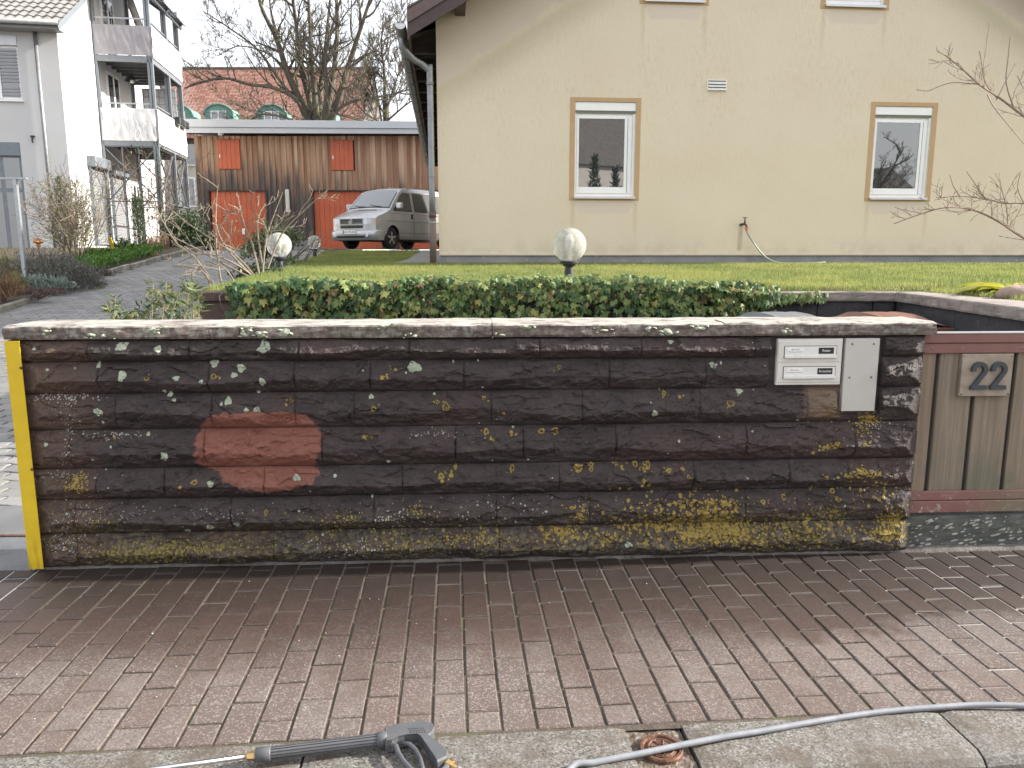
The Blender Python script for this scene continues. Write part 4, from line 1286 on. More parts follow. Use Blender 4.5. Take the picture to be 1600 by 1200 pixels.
# ---------------------------------------------------------------- wheelie bins in the court
def bin_(x, y, rz, col, label):
    body = plain('bin_plastic_' + str(int(x * 100)), col, .5, 0, .1, 12, .1, 200)
    b = thing('wheelie_bin', label, 'bin', (x, y, -.004), rz, 'bins behind the wall')
    q = MB(); vs = []
    lv_ = [(.17, .21, .06), (.235, .29, .55), (.27, .335, .93), (.285, .35, .96), (.285, .35, .99)]
    for a, c_, z in lv_: vs += [(-a, -c_, z), (a, -c_, z), (a, c_, z), (-a, c_, z)]
    q.add(vs, [(4*i + k, 4*i + (k+1) % 4, 4*i + 4 + (k+1) % 4, 4*i + 4 + k) for i in range(4) for k in range(4)] + [(3, 2, 1, 0)])
    q.build('body', body, b)
    q = MB(); vs = []; nx, ny = 12, 12
    for j in range(ny + 1):
        for i in range(nx + 1):
            a, c_ = i / nx * 2 - 1, j / ny * 2 - 1
            h = .075 * (1 - abs(a) ** 2.6) * (1 - .6 * abs(c_) ** 3) + .012 * (abs(abs(a) - .45) < .1)
            vs.append((a * .292, c_ * .36, .995 + h))
    W_ = nx + 1
    q.add(vs, [(j*W_+i, j*W_+i+1, (j+1)*W_+i+1, (j+1)*W_+i) for j in range(ny) for i in range(nx)])
    q.box((-.295, -.365, .965), (.295, .365, .996), .004)
    q.v = [(x, y, z + .02) for x, y, z in q.v]; q.build('lid', body, b, smooth=False)
    q = MB(); q.tube([(-.20, .40, .97), (.20, .40, .97)], .014, 8); q.box((-.21, .345, .955), (-.18, .41, .985)); q.box((.18, .345, .955), (.21, .41, .985)); q.build('handle', body, b)
    for s_ in (-1, 1):
        q = MB(); q.lathe([(.0, -.02), (.09, -.022), (.10, -.012), (.10, .012), (.09, .022), (0, .02)], 16, (s_ * .21, .27, .10), 'x'); q.build('wheel', DARK, b)
bin_(1.93, 5.50, R(4), (.13, .14, .155), 'wheelie bin with grey domed lid showing left behind the sandstone wall')
bin_(2.66, 5.50, R(1), (.17, .075, .05), 'wheelie bin with reddish brown domed lid right behind the sandstone wall')

# ---------------------------------------------------------------- globe lamps
m = M('globe_acrylic'); p = m.obj()
n1 = m.noise(m.scl(p, (1, 1, .5)), 34, 4, .6)
n2 = m.noise(m.scl(p, (1, 1, .25)), 22, 5, .7)
GLOBE = m.out(m.mix(m.ma('MULTIPLY', m.step(n2, .5, .66), .45), m.ramp(n1, [(.35, (.66, .65, .59)), (.65, (.86, .86, .84))]), (.40, .41, .34)), .16, None, m.bump(n1, .35, .004), Transmission_Weight=.65, IOR=1.2)
LPOST = plain('lamp_post_black', (.028, .030, .036), .5, 0, .2, 30, .15, 200)
BULB = plain('lamp_bulb_white', (.85, .85, .82), .3, 0, .02, 10)
def lamp(x, y, label, zg):
    l = thing('globe_lamp', label, 'garden lamp', (x, y, zg), 0, 'globe lamps along the lawn edge')
    q = MB(); pr = []
    for k in range(25):
        t = lerp(-.5 * math.pi * .78, .5 * math.pi, k / 24); pr.append((max(.0005, .150 * math.cos(t)), .345 + .150 * math.sin(t)))
    q.lathe(pr, 40); q.build('globe', GLOBE, l, smooth=True)
    q = MB(); q.lathe([(0, .43), (.02, .42), (.032, .385), (.030, .35), (.018, .31), (.016, .205)], 16); q.build('bulb', BULB, l, smooth=True)
    q = MB(); q.lathe([(.0, .206), (.076, .206), (.084, .198), (.082, .183), (.056, .180), (.056, .172), (.050, .160), (.036, .158)], 28); q.build('collar', LPOST, l)
    q = MB(); q.lathe([(.034, .160), (.040, .09), (.046, .03), (.056, .012), (.066, .010), (.066, -.05)], 28); q.build('post', LPOST, l, smooth=False)
lamp(.505, 6.88, 'globe lamp on a short black post rising from the ivy, before the cream house', 1.232)
lamp(-2.83, 9.5, 'nearer globe lamp at the left lawn edge, beside the bare shrub', zl(9.5) - .045)
lamp(-4.30, 17.0, 'smallest far globe lamp on the lawn edge, in front of the garage doors', zl(17) - .01)

# ================================================================== CREAM HOUSE
HX, HY, HYAW = -1.08, 11.0, R(4.8)
ZB = 1.30
house = thing('cream_house', 'cream rendered house gable with white windows, beige window borders and brown eaves', 'house', (HX, HY, 0), HYAW)
RIDGE_S, EAVE_Z, PITCH = 4.95, 4.56, .60
def gable_z(s): return EAVE_Z + PITCH * (min(s, 2 * RIDGE_S - s))
WIN = [(1.965, 2.825, 2.300, 3.585, 0), (6.315, 7.180, 2.310, 3.590, 0), (2.905, 3.735, 4.925, 6.15, 1), (5.470, 6.325, 4.925, 6.15, 1)]
m = M('cream_render'); p = m.obj(); s, y_, z = m.sep(p)
n1 = m.noise(p, 1.4, 5, .6); n2 = m.noise(m.scl(p, (26, 26, 9)), 1, 5, .65); n3 = m.noise(p, 85, 3)
c = m.ramp(m.noise(p, .8, 4), [(.3, (.700, .605, .460)), (.7, (.735, .650, .510))])
# algae speckle on the parts the rain reaches, cleaner pink render sheltered under eaves and sills
alg = m.ma('MULTIPLY', m.step(n2, .42, .78), m.ma('MULTIPLY', m.step(n1, .32, .66), m.step(z, 1.9, 3.3)))
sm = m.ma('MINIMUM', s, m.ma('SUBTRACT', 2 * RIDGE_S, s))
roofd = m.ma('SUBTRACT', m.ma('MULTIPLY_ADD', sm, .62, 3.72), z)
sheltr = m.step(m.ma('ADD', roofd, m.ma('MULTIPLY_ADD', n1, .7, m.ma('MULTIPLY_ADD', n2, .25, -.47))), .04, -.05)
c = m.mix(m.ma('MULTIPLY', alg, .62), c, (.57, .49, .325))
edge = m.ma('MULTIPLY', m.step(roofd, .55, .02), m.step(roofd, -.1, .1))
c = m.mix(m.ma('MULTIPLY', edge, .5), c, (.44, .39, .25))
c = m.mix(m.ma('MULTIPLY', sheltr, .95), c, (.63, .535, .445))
c = m.mix(m.ma('MULTIPLY', m.step(m.noise(p, 48, 3, .7), .52, .70), .28), c, (.42, .37, .27))
c = m.mix(m.ma('MULTIPLY', m.ma('MULTIPLY', m.step(z, 1.85, 1.48), m.step(m.noise(p, 3.5, 5, .65), .42, .66)), .45), c, (.52, .455, .345))
for (a, b, z0, z1, k) in WIN:
    du = m.ma('SUBTRACT', z0 - .07, z)
    wdt = m.ma('MULTIPLY', m.ma('SUBTRACT', du, .0), -.55)
    inx = m.ma('SUBTRACT', m.ma('ABSOLUTE', m.ma('SUBTRACT', s, (a + b) / 2)), m.ma('ADD', (b - a) / 2 + .01, wdt))
    mk = m.ma('MULTIPLY', m.step(m.ma('ADD', inx, m.ma('MULTIPLY_ADD', n2, .10, -.05)), .015, -.015), m.ma('MULTIPLY', m.step(m.ma('MULTIPLY_ADD', n1, .10, du), .235, .20), m.step(du, -.01, .01)))
    c = m.mix(m.ma('MULTIPLY', mk, .85), c, (.65, .56, .47))
    # run-off stain below the sill ends
    rs = m.ma('MULTIPLY', m.step(m.ma('ABSOLUTE', m.ma('SUBTRACT', m.ma('ABSOLUTE', m.ma('SUBTRACT', s, (a + b) / 2)), (b - a) / 2 + .02)), .05, .01), m.ma('MULTIPLY', m.step(du, .75, .05), m.step(du, -.02, .02)))
    c = m.mix(m.ma('MULTIPLY', m.ma('MULTIPLY', rs, n2), .45), c, (.36, .27, .10))
tap = m.ma('MULTIPLY', m.step(m.ma('ABSOLUTE', m.ma('SUBTRACT', s, m.ma('MULTIPLY_ADD', z, .03, 4.355))), .045, .02), m.ma('MULTIPLY', m.step(z, 1.52, 1.58), m.step(z, 1.93, 1.85)))
c = m.mix(m.ma('MULTIPLY', m.ma('MULTIPLY', tap, n2), .8), c, (.24, .20, .13))
RENDER = m.out(c, .9, None, m.bump(n3, .55, .006, m.bump(m.noise(m.scl(p, (50, 50, 18)), 1, 4), .3, .004)))
TRIM = plain('beige_border_paint', (.50, .335, .185), .8, 0, .05, 10, .2, 150, 'obj')
UPVC = plain('white_window_plastic', (.87, .87, .87), .32, 0, .03, 8, coord='obj')
GASKET = plain('grey_gasket', (.20, .21, .18), .6, 0, .1, 20)
SILLM = plain('sill_aluminium', (.62, .63, .65), .35, .3, .05, 12)
m = M('window_glass'); p = m.pos()
GLASS = m.out((.030, .034, .038), .012, 0, m.bump(m.noise(p, 1.2, 2), .05, .02), IOR=2.7)
FDEP = 8.0
# facade with real openings
cs = sorted(set([.055, RIDGE_S, 9.85] + [v_ for w_ in WIN for v_ in w_[:2]]))
q = MB()
for a, b in zip(cs, cs[1:]):
    holes = sorted([(w_[2], w_[3]) for w_ in WIN if w_[0] <= a + 1e-6 and w_[1] >= b - 1e-6])
    z = 1.478; zz_ = []
    for h0, h1 in holes: zz_.append((z, h0)); z = h1
    zz_.append((z, None))
    for z0, z1 in zz_:
        ta, tb = (z1, z1) if z1 is not None else (gable_z(a), gable_z(b))
        q.add([(a, 0, z0), (b, 0, z0), (b, 0, tb), (a, 0, ta)], [(0, 1, 2, 3)])
for a, b, z0, z1, k in WIN:
    D = .16
    q.add([(a, 0, z0), (b, 0, z0), (b, 0, z1), (a, 0, z1), (a, D, z0), (b, D, z0), (b, D, z1), (a, D, z1)],
          [(0, 4, 5, 1), (1, 5, 6, 2), (2, 6, 7, 3), (3, 7, 4, 0)])
q.add([(.055, 0, 1.478), (.055, 0, gable_z(.055)), (.055, 15.5, gable_z(.055)), (.055, 15.5, 1.478)], [(0, 1, 2, 3)])
q.add([(9.85, 0, 1.478), (9.85, 0, gable_z(9.85)), (9.85, 15.5, gable_z(9.85)), (9.85, 15.5, 1.478)], [(3, 2, 1, 0)])
q.add([(.055, 15.5, 1.2), (9.85, 15.5, 1.2), (9.85, 15.5, gable_z(9.85)), (RIDGE_S, 15.5, gable_z(RIDGE_S)), (.055, 15.5, gable_z(.055))], [(4, 3, 2, 1, 0)])
q.build('wall', RENDER, house)
m = M('grey_plinth'); p = m.pos(); n1 = m.noise(p, 3, 6)
PLIN = m.out(m.mix(m.step(m.noise(p, 14, 5, .7), .60, .68), m.ramp(n1, [(.3, (.20, .205, .21)), (.7, (.30, .30, .30))]), (.40, .385, .36)), .85, None, m.bump(m.noise(p, 90, 4), .6, .005))
q = MB(); q.box((.065, .012, 1.1), (9.84, 15.4, 1.476)); q.build('plinth', PLIN, house)
q = MB(); q.box((.05, -.012, 1.478), (9.86, .002, 1.500)); q.build('drip_edge', plain('drip_edge_cream', (.60, .53, .40), .7, 0, .06, 9), house)
q = MB(); q.box((.3, 2.0, 1.5), (9.6, 2.02, 6.2)); q.build('room_partition', plain('dim_room', (.06, .055, .05), .9), house)

def window(a, b, z0, z1, shut):
    bo = .072
    q = MB()
    q.box((a - bo, -.004, z1), (b + bo * .95, .001, z1 + .055)); q.box((a - bo, -.004, z0 - .055), (b + bo * .95, .001, z0))
    q.box((a - bo, -.0045, z0 - .0545), (a, .001, z1 + .0545)); q.box((b, -.0045, z0 - .0545), (b + bo * .95, .001, z1 + .0545))
    q.build('window_border', TRIM, house)
    fr = MB(); y0, y1 = .055, .12; fw = .042; zt = z1 - .15
    fr.box((a, y0, z0), (a + fw, y1, zt)); fr.box((b - fw, y0, z0), (b, y1, zt)); fr.box((a, y0 - .001, zt - .05), (b, y1, zt)); fr.box((a, y0 - .001, z0), (b, y1, z0 + .05))
    w_ = fr.build('window', UPVC, house)
    q = MB(); q.box((a + .002, .012, z1 - .118), (b - .002, .12, z1 - .004), .004); q.build('shutter_box', UPVC, w_)
    q = MB(); q.box((a + .004, .03, z1 - .150), (b - .004, .118, z1 - .1185)); q.build('shutter_slot', GASKET, w_)
    q = MB(); q.box((a - .008, -.045, z0 - .012), (b + .012, .056, z0 - .001), .003); q.box((a - .008, -.046, z0 - .030), (b + .012, -.040, z0 - .0005)); q.build('sill', SILLM, w_)
    for x0, x1 in ((a + .001, a + .022), (b - .030, b - .001)):
        q = MB(); q.box((x0, .030, z0 + .002), (x1, .0545, z1 - .1505)); q.build('guide_rail', UPVC, w_)
    if shut:
        zc = z0 + .02
        while zc < z1 - .17:
            q = MB(); q.box((a + .024, .034, zc), (b - .032, .046, zc + .050), .004); q.build('shutter_slat', UPVC, w_); zc += .0525
    else:
        sa, sb, s0, s1 = a + fw + .002, b - .135, z0 + .06, zt - .052
        q = MB(); t = .05
        q.box((sa - .010, .040, s0 - .012), (sa + .020, .10, s1 + .01), .003); q.box((sb - .012, .040, s0 - .012), (sb + .030, .10, s1 + .01), .003)
        q.box((sa + .0205, .0405, s1 - .018), (sb - .0125, .10, s1 + .009), .002); q.box((sa + .0205, .0405, s0 - .011), (sb - .0125, .10, s0 + .075), .002)
        sash = q.build('sash', UPVC, w_)
        q = MB(); q.box((sb + .034, .044, z0 + .051), (b - fw - .002, .10, zt - .051), .003); q.build('side_panel', UPVC, w_)
        q = MB(); q.box((sb + .029, .038, z0 + .06), (sb + .033, .05, zt - .055)); q.build('seal', GASKET, w_)
        q = MB(); q.add([(sa + .018, .052, s0 + .07), (sb - .010, .052, s0 + .07), (sb - .010, .052, s1 - .015), (sa + .018, .052, s1 - .015)], [(0, 1, 2, 3)]); q.build('pane', GLASS, w_)
for w_ in WIN: window(*w_)
# ventilation grille
vt = MB(); vt.box((3.825, -.012, 3.755), (4.105, .004, 3.900), .003); vt = vt.build('vent', UPVC, house)
for k in range(3):
    z = 3.776 + k * .040
    q = MB(); q.prism([(3.838, z), (4.092, z), (4.092, z + .014), (3.838, z + .014)], -.034, -.012); q.v = [(x, y, zz_ - (.014 if y < -.02 else 0)) for x, y, zz_ in q.v]; q.build('louvre', UPVC, vt)
    q = MB(); q.box((3.838, -.0135, z + .015), (4.092, -.0118, z + .036)); q.build('louvre_gap', GASKET, vt)

# roof
BROWN = plain('brown_stained_wood', (.060, .040, .038), .5, 0, .18, 14, .2, 120)
BROWN2 = plain('pale_brown_board', (.115, .080, .074), .5, 0, .15, 14, .2, 120)
DKWOOD = plain('dark_soffit_wood', (.040, .028, .026), .7, 0, .2, 14)
RTILE = plain('dark_roof_tile', (.13, .115, .11), .8, 0, .25, 6, .4, 60)
OV = .60                                    # overhang over the gable
def roof_pt(s, y, up): 
    return (s, y, EAVE_Z + PITCH * s + up) if s <= RIDGE_S else (s, y, EAVE_Z + PITCH * (2 * RIDGE_S - s) + up)
SE = -.30
for sgn in (0, 1):
    q = MB(); fx = lambda s: s if not sgn else 2 * RIDGE_S - s
    a, b = SE, RIDGE_S
    vs = [roof_pt(fx(s_), y, u) for s_ in (a, b) for y in (-OV, 16.0) for u in (.06, .17)]
    vs = [(x, y, (EAVE_Z + PITCH * (a if i < 4 else b)) + (.06 if i % 2 == 0 else .17)) for i, (x, y, z) in enumerate(vs)]
    q.add(vs, [(0, 2, 6, 4), (1, 5, 7, 3), (0, 1, 3, 2), (4, 6, 7, 5), (0, 4, 5, 1), (2, 3, 7, 6)])
    rf = q.build('roof', RTILE, house)
    q = MB()
    for k in range(24):                       # verge tiles, seen edge-on above the barge board
        t0 = SE + k * .225
        if t0 > RIDGE_S: break
        z = EAVE_Z + PITCH * t0
        q.add([(fx(t0), -OV - .02, z + .175), (fx(t0 + .26), -OV - .02, z + .155 + .16), (fx(t0 + .26), -OV + .3, z + .155 + .16), (fx(t0), -OV + .3, z + .175),
               (fx(t0), -OV - .02, z + .200), (fx(t0 + .26), -OV - .02, z + .180 + .16), (fx(t0 + .26), -OV + .3, z + .180 + .16), (fx(t0), -OV + .3, z + .200)],
              [(0,1,2,3),(4,7,6,5),(0,4,5,1),(3,2,6,7),(0,3,7,4)])
    q.build('verge_tiles', RTILE, rf)
    for nm, y0, y1, u0, u1, mt in (('barge_board', -OV - .024, -OV + .000, .000, .150, BROWN2), ('inner_barge_board', -OV + .001, -OV + .030, -.165, .02, BROWN)):
        q = MB(); a2 = SE - .0
        q.add([(fx(s_), y, EAVE_Z + PITCH * s_ + u) for s_ in (a2, RIDGE_S) for y in (y0, y1) for u in (u0, u1)],
              [(0, 2, 6, 4), (1, 5, 7, 3), (0, 1, 3, 2), (4, 6, 7, 5), (0, 4, 5, 1), (2, 3, 7, 6)])
        q.build(nm, mt, house)
    # soffit boards under the gable overhang
    nb = 5
    for k in range(nb):
        y0 = lerp(-OV + .032, -.001, k / nb); y1 = lerp(-OV + .032, -.001, (k + 1) / nb) - .006
        q = MB(); q.add([(fx(s_), y, EAVE_Z + PITCH * s_ + u) for s_ in (SE, RIDGE_S) for y in (y0, y1) for u in (.030, .058)],
                        [(0, 2, 6, 4), (1, 5, 7, 3), (0, 1, 3, 2), (4, 6, 7, 5), (0, 4, 5, 1), (2, 3, 7, 6)])
        q.build('soffit_board', DKWOOD, house)
    q = MB(); e0, e1 = fx(.32), fx(.45); e0, e1 = min(e0, e1), max(e0, e1)
    q.box((e0, -OV + .05, 4.655), (e1, .3, 4.83)); q.box((e0 - .008, -OV + .04, 4.79), (e1 + .008, -OV + .055, 4.84)); q.build('purlin_end', BROWN, house)
# eave side: boarded soffit, fascia
q = MB(); q.add([(.055, 0, EAVE_Z - .06), (SE + .02, 0, EAVE_Z + PITCH * SE + .02), (SE + .02, 15.9, EAVE_Z + PITCH * SE + .02), (.055, 15.9, EAVE_Z - .06)], [(0, 1, 2, 3)]); q.build('eave_soffit', DKWOOD, house)
q = MB(); q.box((SE - .001, -OV + .0005, EAVE_Z + PITCH * SE - .19), (SE + .024, 15.9, EAVE_Z + PITCH * SE + .055)); q.build('fascia', BROWN, house)
for k in range(17):
    y = .35 + k * .88
    q = MB(); q.box((SE + .025, y, EAVE_Z - .30), (.056, y + .09, EAVE_Z - .16)); q.build('rafter_end', DKWOOD, house)
ZINC = plain('weathered_zinc', (.27, .28, .29), .5, .55, .2, 9, .15, 60)
m = M('rusty_pipe'); p = m.pos()
RPIPE = m.out(m.ramp(m.noise(m.scl(p, (8, 8, 3)), 1, 5), [(.3, (.10, .066, .05)), (.7, (.18, .14, .12))]), .7)
gz = EAVE_Z + PITCH * SE - .01
q = MB(); vs = []; n = 10; gx = SE - .085
for y, r_ in [(-OV - .03, .068)] + [(yy, .068) for yy in np.arange(0, 15.7, 1.0)] + [(15.85, .068)]:
    for k in range(n + 1):
        t = math.pi + math.pi * k / n; vs.append((gx + r_ * math.cos(t), y, gz + r_ * math.sin(t) - y * .004))
W_ = n + 1; m_ = len(vs) // W_
q.add(vs, [(j*W_+i, j*W_+i+1, (j+1)*W_+i+1, (j+1)*W_+i) for j in range(m_ - 1) for i in range(n)])
q.tube([(gx - .070, -OV - .03, gz + .004), (gx - .070, 15.85, gz - .05)], .010, 6)
gut = q.build('gutter', ZINC, house)
q = MB(); q.add([(gx + .068 * math.cos(math.pi + math.pi * k / n), -OV - .031, gz + .068 * math.sin(math.pi + math.pi * k / n)) for k in range(n + 1)], [tuple(range(n + 1))]); q.build('gutter_end', SILLM, gut)
for k in range(19):
    y = .1 + k * .82; q = MB()
    q.tube([(gx + .072 * math.cos(t), y, gz - y * .004 + .072 * math.sin(t)) for t in np.linspace(math.pi, 2 * math.pi, 9)], .008, 5); q.build('gutter_bracket', ZINC, gut)
dp = [(gx, -.18, gz - .05), (gx, -.18, gz - .12), (gx + .03, -.16, gz - .20), (gx + .14, -.10, gz - .30), (gx + .26, -.055, gz - .36), (gx + .335, -.04, gz - .43), (gx + .350, -.04, gz - .52), (gx + .354, -.04, 2.05)]
q = MB(); q.tube(catmull([Vector(v_) for v_ in dp], 5), .042, 14); q.tube([(gx + .351, -.04, gz - .62), (gx + .351, -.04, gz - .585)], .048, 14); q.build('downpipe', ZINC, house, smooth=True)
q = MB(); q.tube([(gx + .354, -.04, 2.06), (gx + .354, -.04, 1.3)], .048, 14); q.tube([(gx + .354, -.04, 2.07), (gx + .354, -.04, 2.0)], .054, 14); q.build('standpipe', RPIPE, house, smooth=True)
for z in (2.55, 1.92):
    q = MB(); q.tube([(gx + .354, -.04, z), (gx + .354, -.04, z + .03)], .050, 14); q.box((gx + .354, -.04, z), (gx + .37, .02, z + .03)); q.build('pipe_clamp', ZINC, house)

# garden tap with hose
tp = thing('garden_tap', 'small brass garden tap with red hose connector on the cream wall', 'tap', (HX, HY, 0), HYAW)
TB = plain('tarnished_brass', (.10, .075, .045), .5, .5, .2, 60)
q = MB(); q.tube([(4.405, .01, 1.915), (4.405, -.04, 1.915), (4.425, -.085, 1.925), (4.445, -.115, 1.905), (4.448, -.12, 1.885)], [.020, .018, .016, .014, .014], 10); q.build('spout', TB, tp, smooth=True)
q = MB(); q.tube([(4.432, -.09, 1.93), (4.432, -.09, 2.005)], [.015, .008], 8); q.box((4.402, -.096, 2.005), (4.462, -.084, 2.017), .003); q.build('handle', TB, tp)
q = MB(); q.tube([(4.448, -.12, 1.885), (4.450, -.12, 1.83)], [.022, .018], 10); q.build('hose_connector', plain('orange_red_plastic', (.62, .16, .10), .45, 0, .05, 40), tp)
q = MB()
q.tube(catmull([Vector(v_) for v_ in [(4.450, -.12, 1.83), (4.49, -.13, 1.75), (4.60, -.14, 1.60), (4.72, -.15, 1.47), (4.86, -.20, 1.385), (5.05, -.26, 1.365), (5.35, -.26, 1.366), (5.52, -.24, 1.375), (5.60, -.22, 1.382)]], 8), .0115, 8)
o = q.build('garden_hose', plain('garden_hose_green_grey', (.33, .36, .30), .5, 0, .1, 30), smooth=True)
o.location = (HX, HY, 0); o.rotation_euler = (0, 0, HYAW)
setp(o, 'thin pale garden hose running from the tap down into the grass', 'hose')

# house across the street (seen mirrored in the windows)
nb = thing('neighbour_house', 'white house with dark tiled roof across the street, mirrored in the window', 'house', (7.8, -10.5, 0), R(-24))
WHITER = plain('white_render', (.66, .63, .60), .9, 0, .05, 2)
q = MB(); q.box((-7, -8, -.1), (7, 0, 5.3)); q.build('wall', WHITER, nb)
q = MB(); q.prism([(-.6, 5.15), (-8.6 / 2, 9.2), (-8.6 / 2, 9.4), (-.8 + .15, 5.32)], -7.5, 7.5); q.v = [(y, x + .75 + 0, z) for x, y, z in q.v]
q.v = [(x, y, z) for x, y, z in q.v]; q.add([(-7.5, -3.5, 9.3), (7.5, -3.5, 9.3), (7.5, -8.4, 5.2), (-7.5, -8.4, 5.2)], [(0, 1, 2, 3)]); q.build('roof', RTILE, nb)
for x in (-4.5, -1, 2.5):
    q = MB(); q.box((x, -.02, 2.2), (x + 1.1, .02, 3.6)); w_ = q.build('window', UPVC, nb)
    q = MB(); q.box((x + .08, .021, 2.28), (x + 1.02, .026, 3.52)); q.build('pane', GLASS, w_)

# ================================================================== SILVER VAN
VAN = thing('van', 'silver passenger van parked before the orange garage doors, nose towards the street', 'van', (0, 0, 0))
# local frame: x backwards from the nose, y to the left of travel is negative... z up; nose at x=0
m = M('silver_paint'); p = m.obj()
SILV = m.out(m.ramp(m.noise(p, 3, 3), [(.3, (.40, .40, .41)), (.7, (.47, .47, .48))]), .32, .55, None, Coat_Weight=.5)
VGL = plain('van_glass', (.020, .024, .028), .04, 0, .05, 4, IOR=1.9)
VBLK = plain('van_black_trim', (.018, .018, .019), .5, 0, .1, 20)
TYRE = plain('tyre_rubber', (.022, .022, .023), .8, 0, .15, 30)
ALLOY = plain('alloy_rim', (.50, .49, .47), .3, .8, .08, 20)
LENS = plain('headlight_lens', (.62, .64, .66), .08, .3, .15, 40)
INDIC = plain('indicator_lens', (.50, .44, .40), .15, .1, .1, 40)
ROUT = [(0, .93), (.10, .985), (.72, 1.20), (.80, 1.25), (1.42, 1.80), (1.56, 1.87), (1.85, 1.925), (3.0, 1.94), (4.4, 1.925), (4.66, 1.86), (4.72, 1.6)]
def vtop(x): return prof(ROUT, x)
def vhw(z):
    return prof([(.25, .86), (.45, .905), (.9, .92), (1.15, .905), (1.85, .77), (1.94, .70)], z)
def vbulge(x, y): return .17 * (abs(y) / .92) ** 3 * (1 - smooth01(0, 1.3, x))
def vside(x, z, s_, off=0.0):
    hw = vhw(z) * (1 - .05 * (1 - smooth01(0, .5, x))) + off
    return (x + vbulge(x, hw) , s_ * hw, z)
def vtopp(x, f, off=0.0):
    z = vtop(x); hw = vhw(z) * (1 - .05 * (1 - smooth01(0, .5, x)))
    y = f * hw; cr = .035 * (1 - f * f)
    return (x + vbulge(x, y), y, z + cr * smooth01(.0, .4, x) + off)
WHX = (.86, 3.78); WR = .335
def vbot(x):
    b = .30
    for wx in WHX:
        d = abs(x - wx)
        if d < .40: b = max(b, .335 + math.sqrt(max(0, .40 ** 2 - d * d)))
    return b
q = MB()
xs = sorted(set([round(v_, 3) for v_ in np.linspace(0, 4.72, 60)] + [.1, .72, .8, 1.42, 1.56]))
NZ = 14
for s_ in (-1, 1):
    vs = []
    for x in xs:
        b, t = vbot(x), vtop(x)
        for k in range(NZ + 1): vs.append(vside(x, lerp(b, t, k / NZ), s_))
    W_ = NZ + 1
    fs = [(i*W_ + k, (i+1)*W_ + k, (i+1)*W_ + k + 1, i*W_ + k + 1) for i in range(len(xs) - 1) for k in range(NZ)]
    q.add(vs, fs if s_ < 0 else [f[::-1] for f in fs])
vs = []; FN = 12
for x in xs:
    for k in range(FN + 1): vs.append(vtopp(x, k / FN * 2 - 1))
q.add(vs, [(i*(FN+1)+k, i*(FN+1)+k+1, (i+1)*(FN+1)+k+1, (i+1)*(FN+1)+k) for i in range(len(xs)-1) for k in range(FN)])
for x0, rev in ((0, 0), (4.72, 1)):
    vs = []; zt = vtop(x0)
    for j in range(9):
        z = lerp(.30, zt, j / 8)
        hw = vhw(z) * (.95 if x0 == 0 else 1)
        for k in range(FN + 1):
            y = (k / FN * 2 - 1) * hw; vs.append((x0 + (vbulge(0, y) if x0 == 0 else 0), y, z))
    fs = [(j*(FN+1)+k, j*(FN+1)+k+1, (j+1)*(FN+1)+k+1, (j+1)*(FN+1)+k) for j in range(8) for k in range(FN)]
    q.add(vs, fs if rev else [f[::-1] for f in fs])
q.build('body', SILV, VAN, smooth=False)
# under-body and wheel housings
q = MB(); q.box((.25, -.80, .24), (4.6, .80, .34)); q.box((.45, -.78, .3), (1.27, .78, .95)); q.box((3.38, -.78, .3), (4.18, .78, .95)); q.build('underbody', VBLK, VAN)
# bumper
q = MB(); vs = []
sec = [(-.02, .26), (-.075, .33), (-.095, .44), (-.085, .52), (-.04, .565), (.06, .575)]
ysb = np.linspace(-1, 1, 19)
for f in ysb:
    hw = .925; y = f * hw; bx = .19 * abs(f) ** 3.2
    for dx, z in sec: vs.append((dx + bx, y, z))
# side returns
def ret(s_):
    o_ = []
    for x in (.30, .44):
        for dx, z in sec: o_.append((x, s_ * (.925 - .0 + (-dx * .12)), z))
    return o_
vs = ret(-1)[6:] + ret(-1)[:6] + vs + ret(1)
K = 6; n = len(vs) // K
q.add(vs, [(i*K+k, (i+1)*K+k, (i+1)*K+k+1, i*K+k+1) for i in range(n-1) for k in range(K-1)])
bp = q.build('bumper', SILV, VAN, smooth=True)
q = MB()
for f0, f1 in ((-.62, .62),):
    pts = []
    for f in np.linspace(f0, f1, 11): pts.append((f * .925, .19 * abs(f) ** 3.2))
    vs = []
    for y, b in pts: vs += [(-.079 + b, y, .335), (-.098 + b, y, .385)]
    q.add(vs, [(2*i, 2*i+2, 2*i+3, 2*i+1) for i in range(10)])
q.build('air_intake', VBLK, bp)
for s_ in (-1, 1):
    q = MB(); q.lathe([(0, -.012), (.05, -.010), (.062, .0)], 14, (0, 0, 0), 'x'); o = q.build('fog_lamp', LENS, bp); o.location = (-.045, s_ * .66, .40)
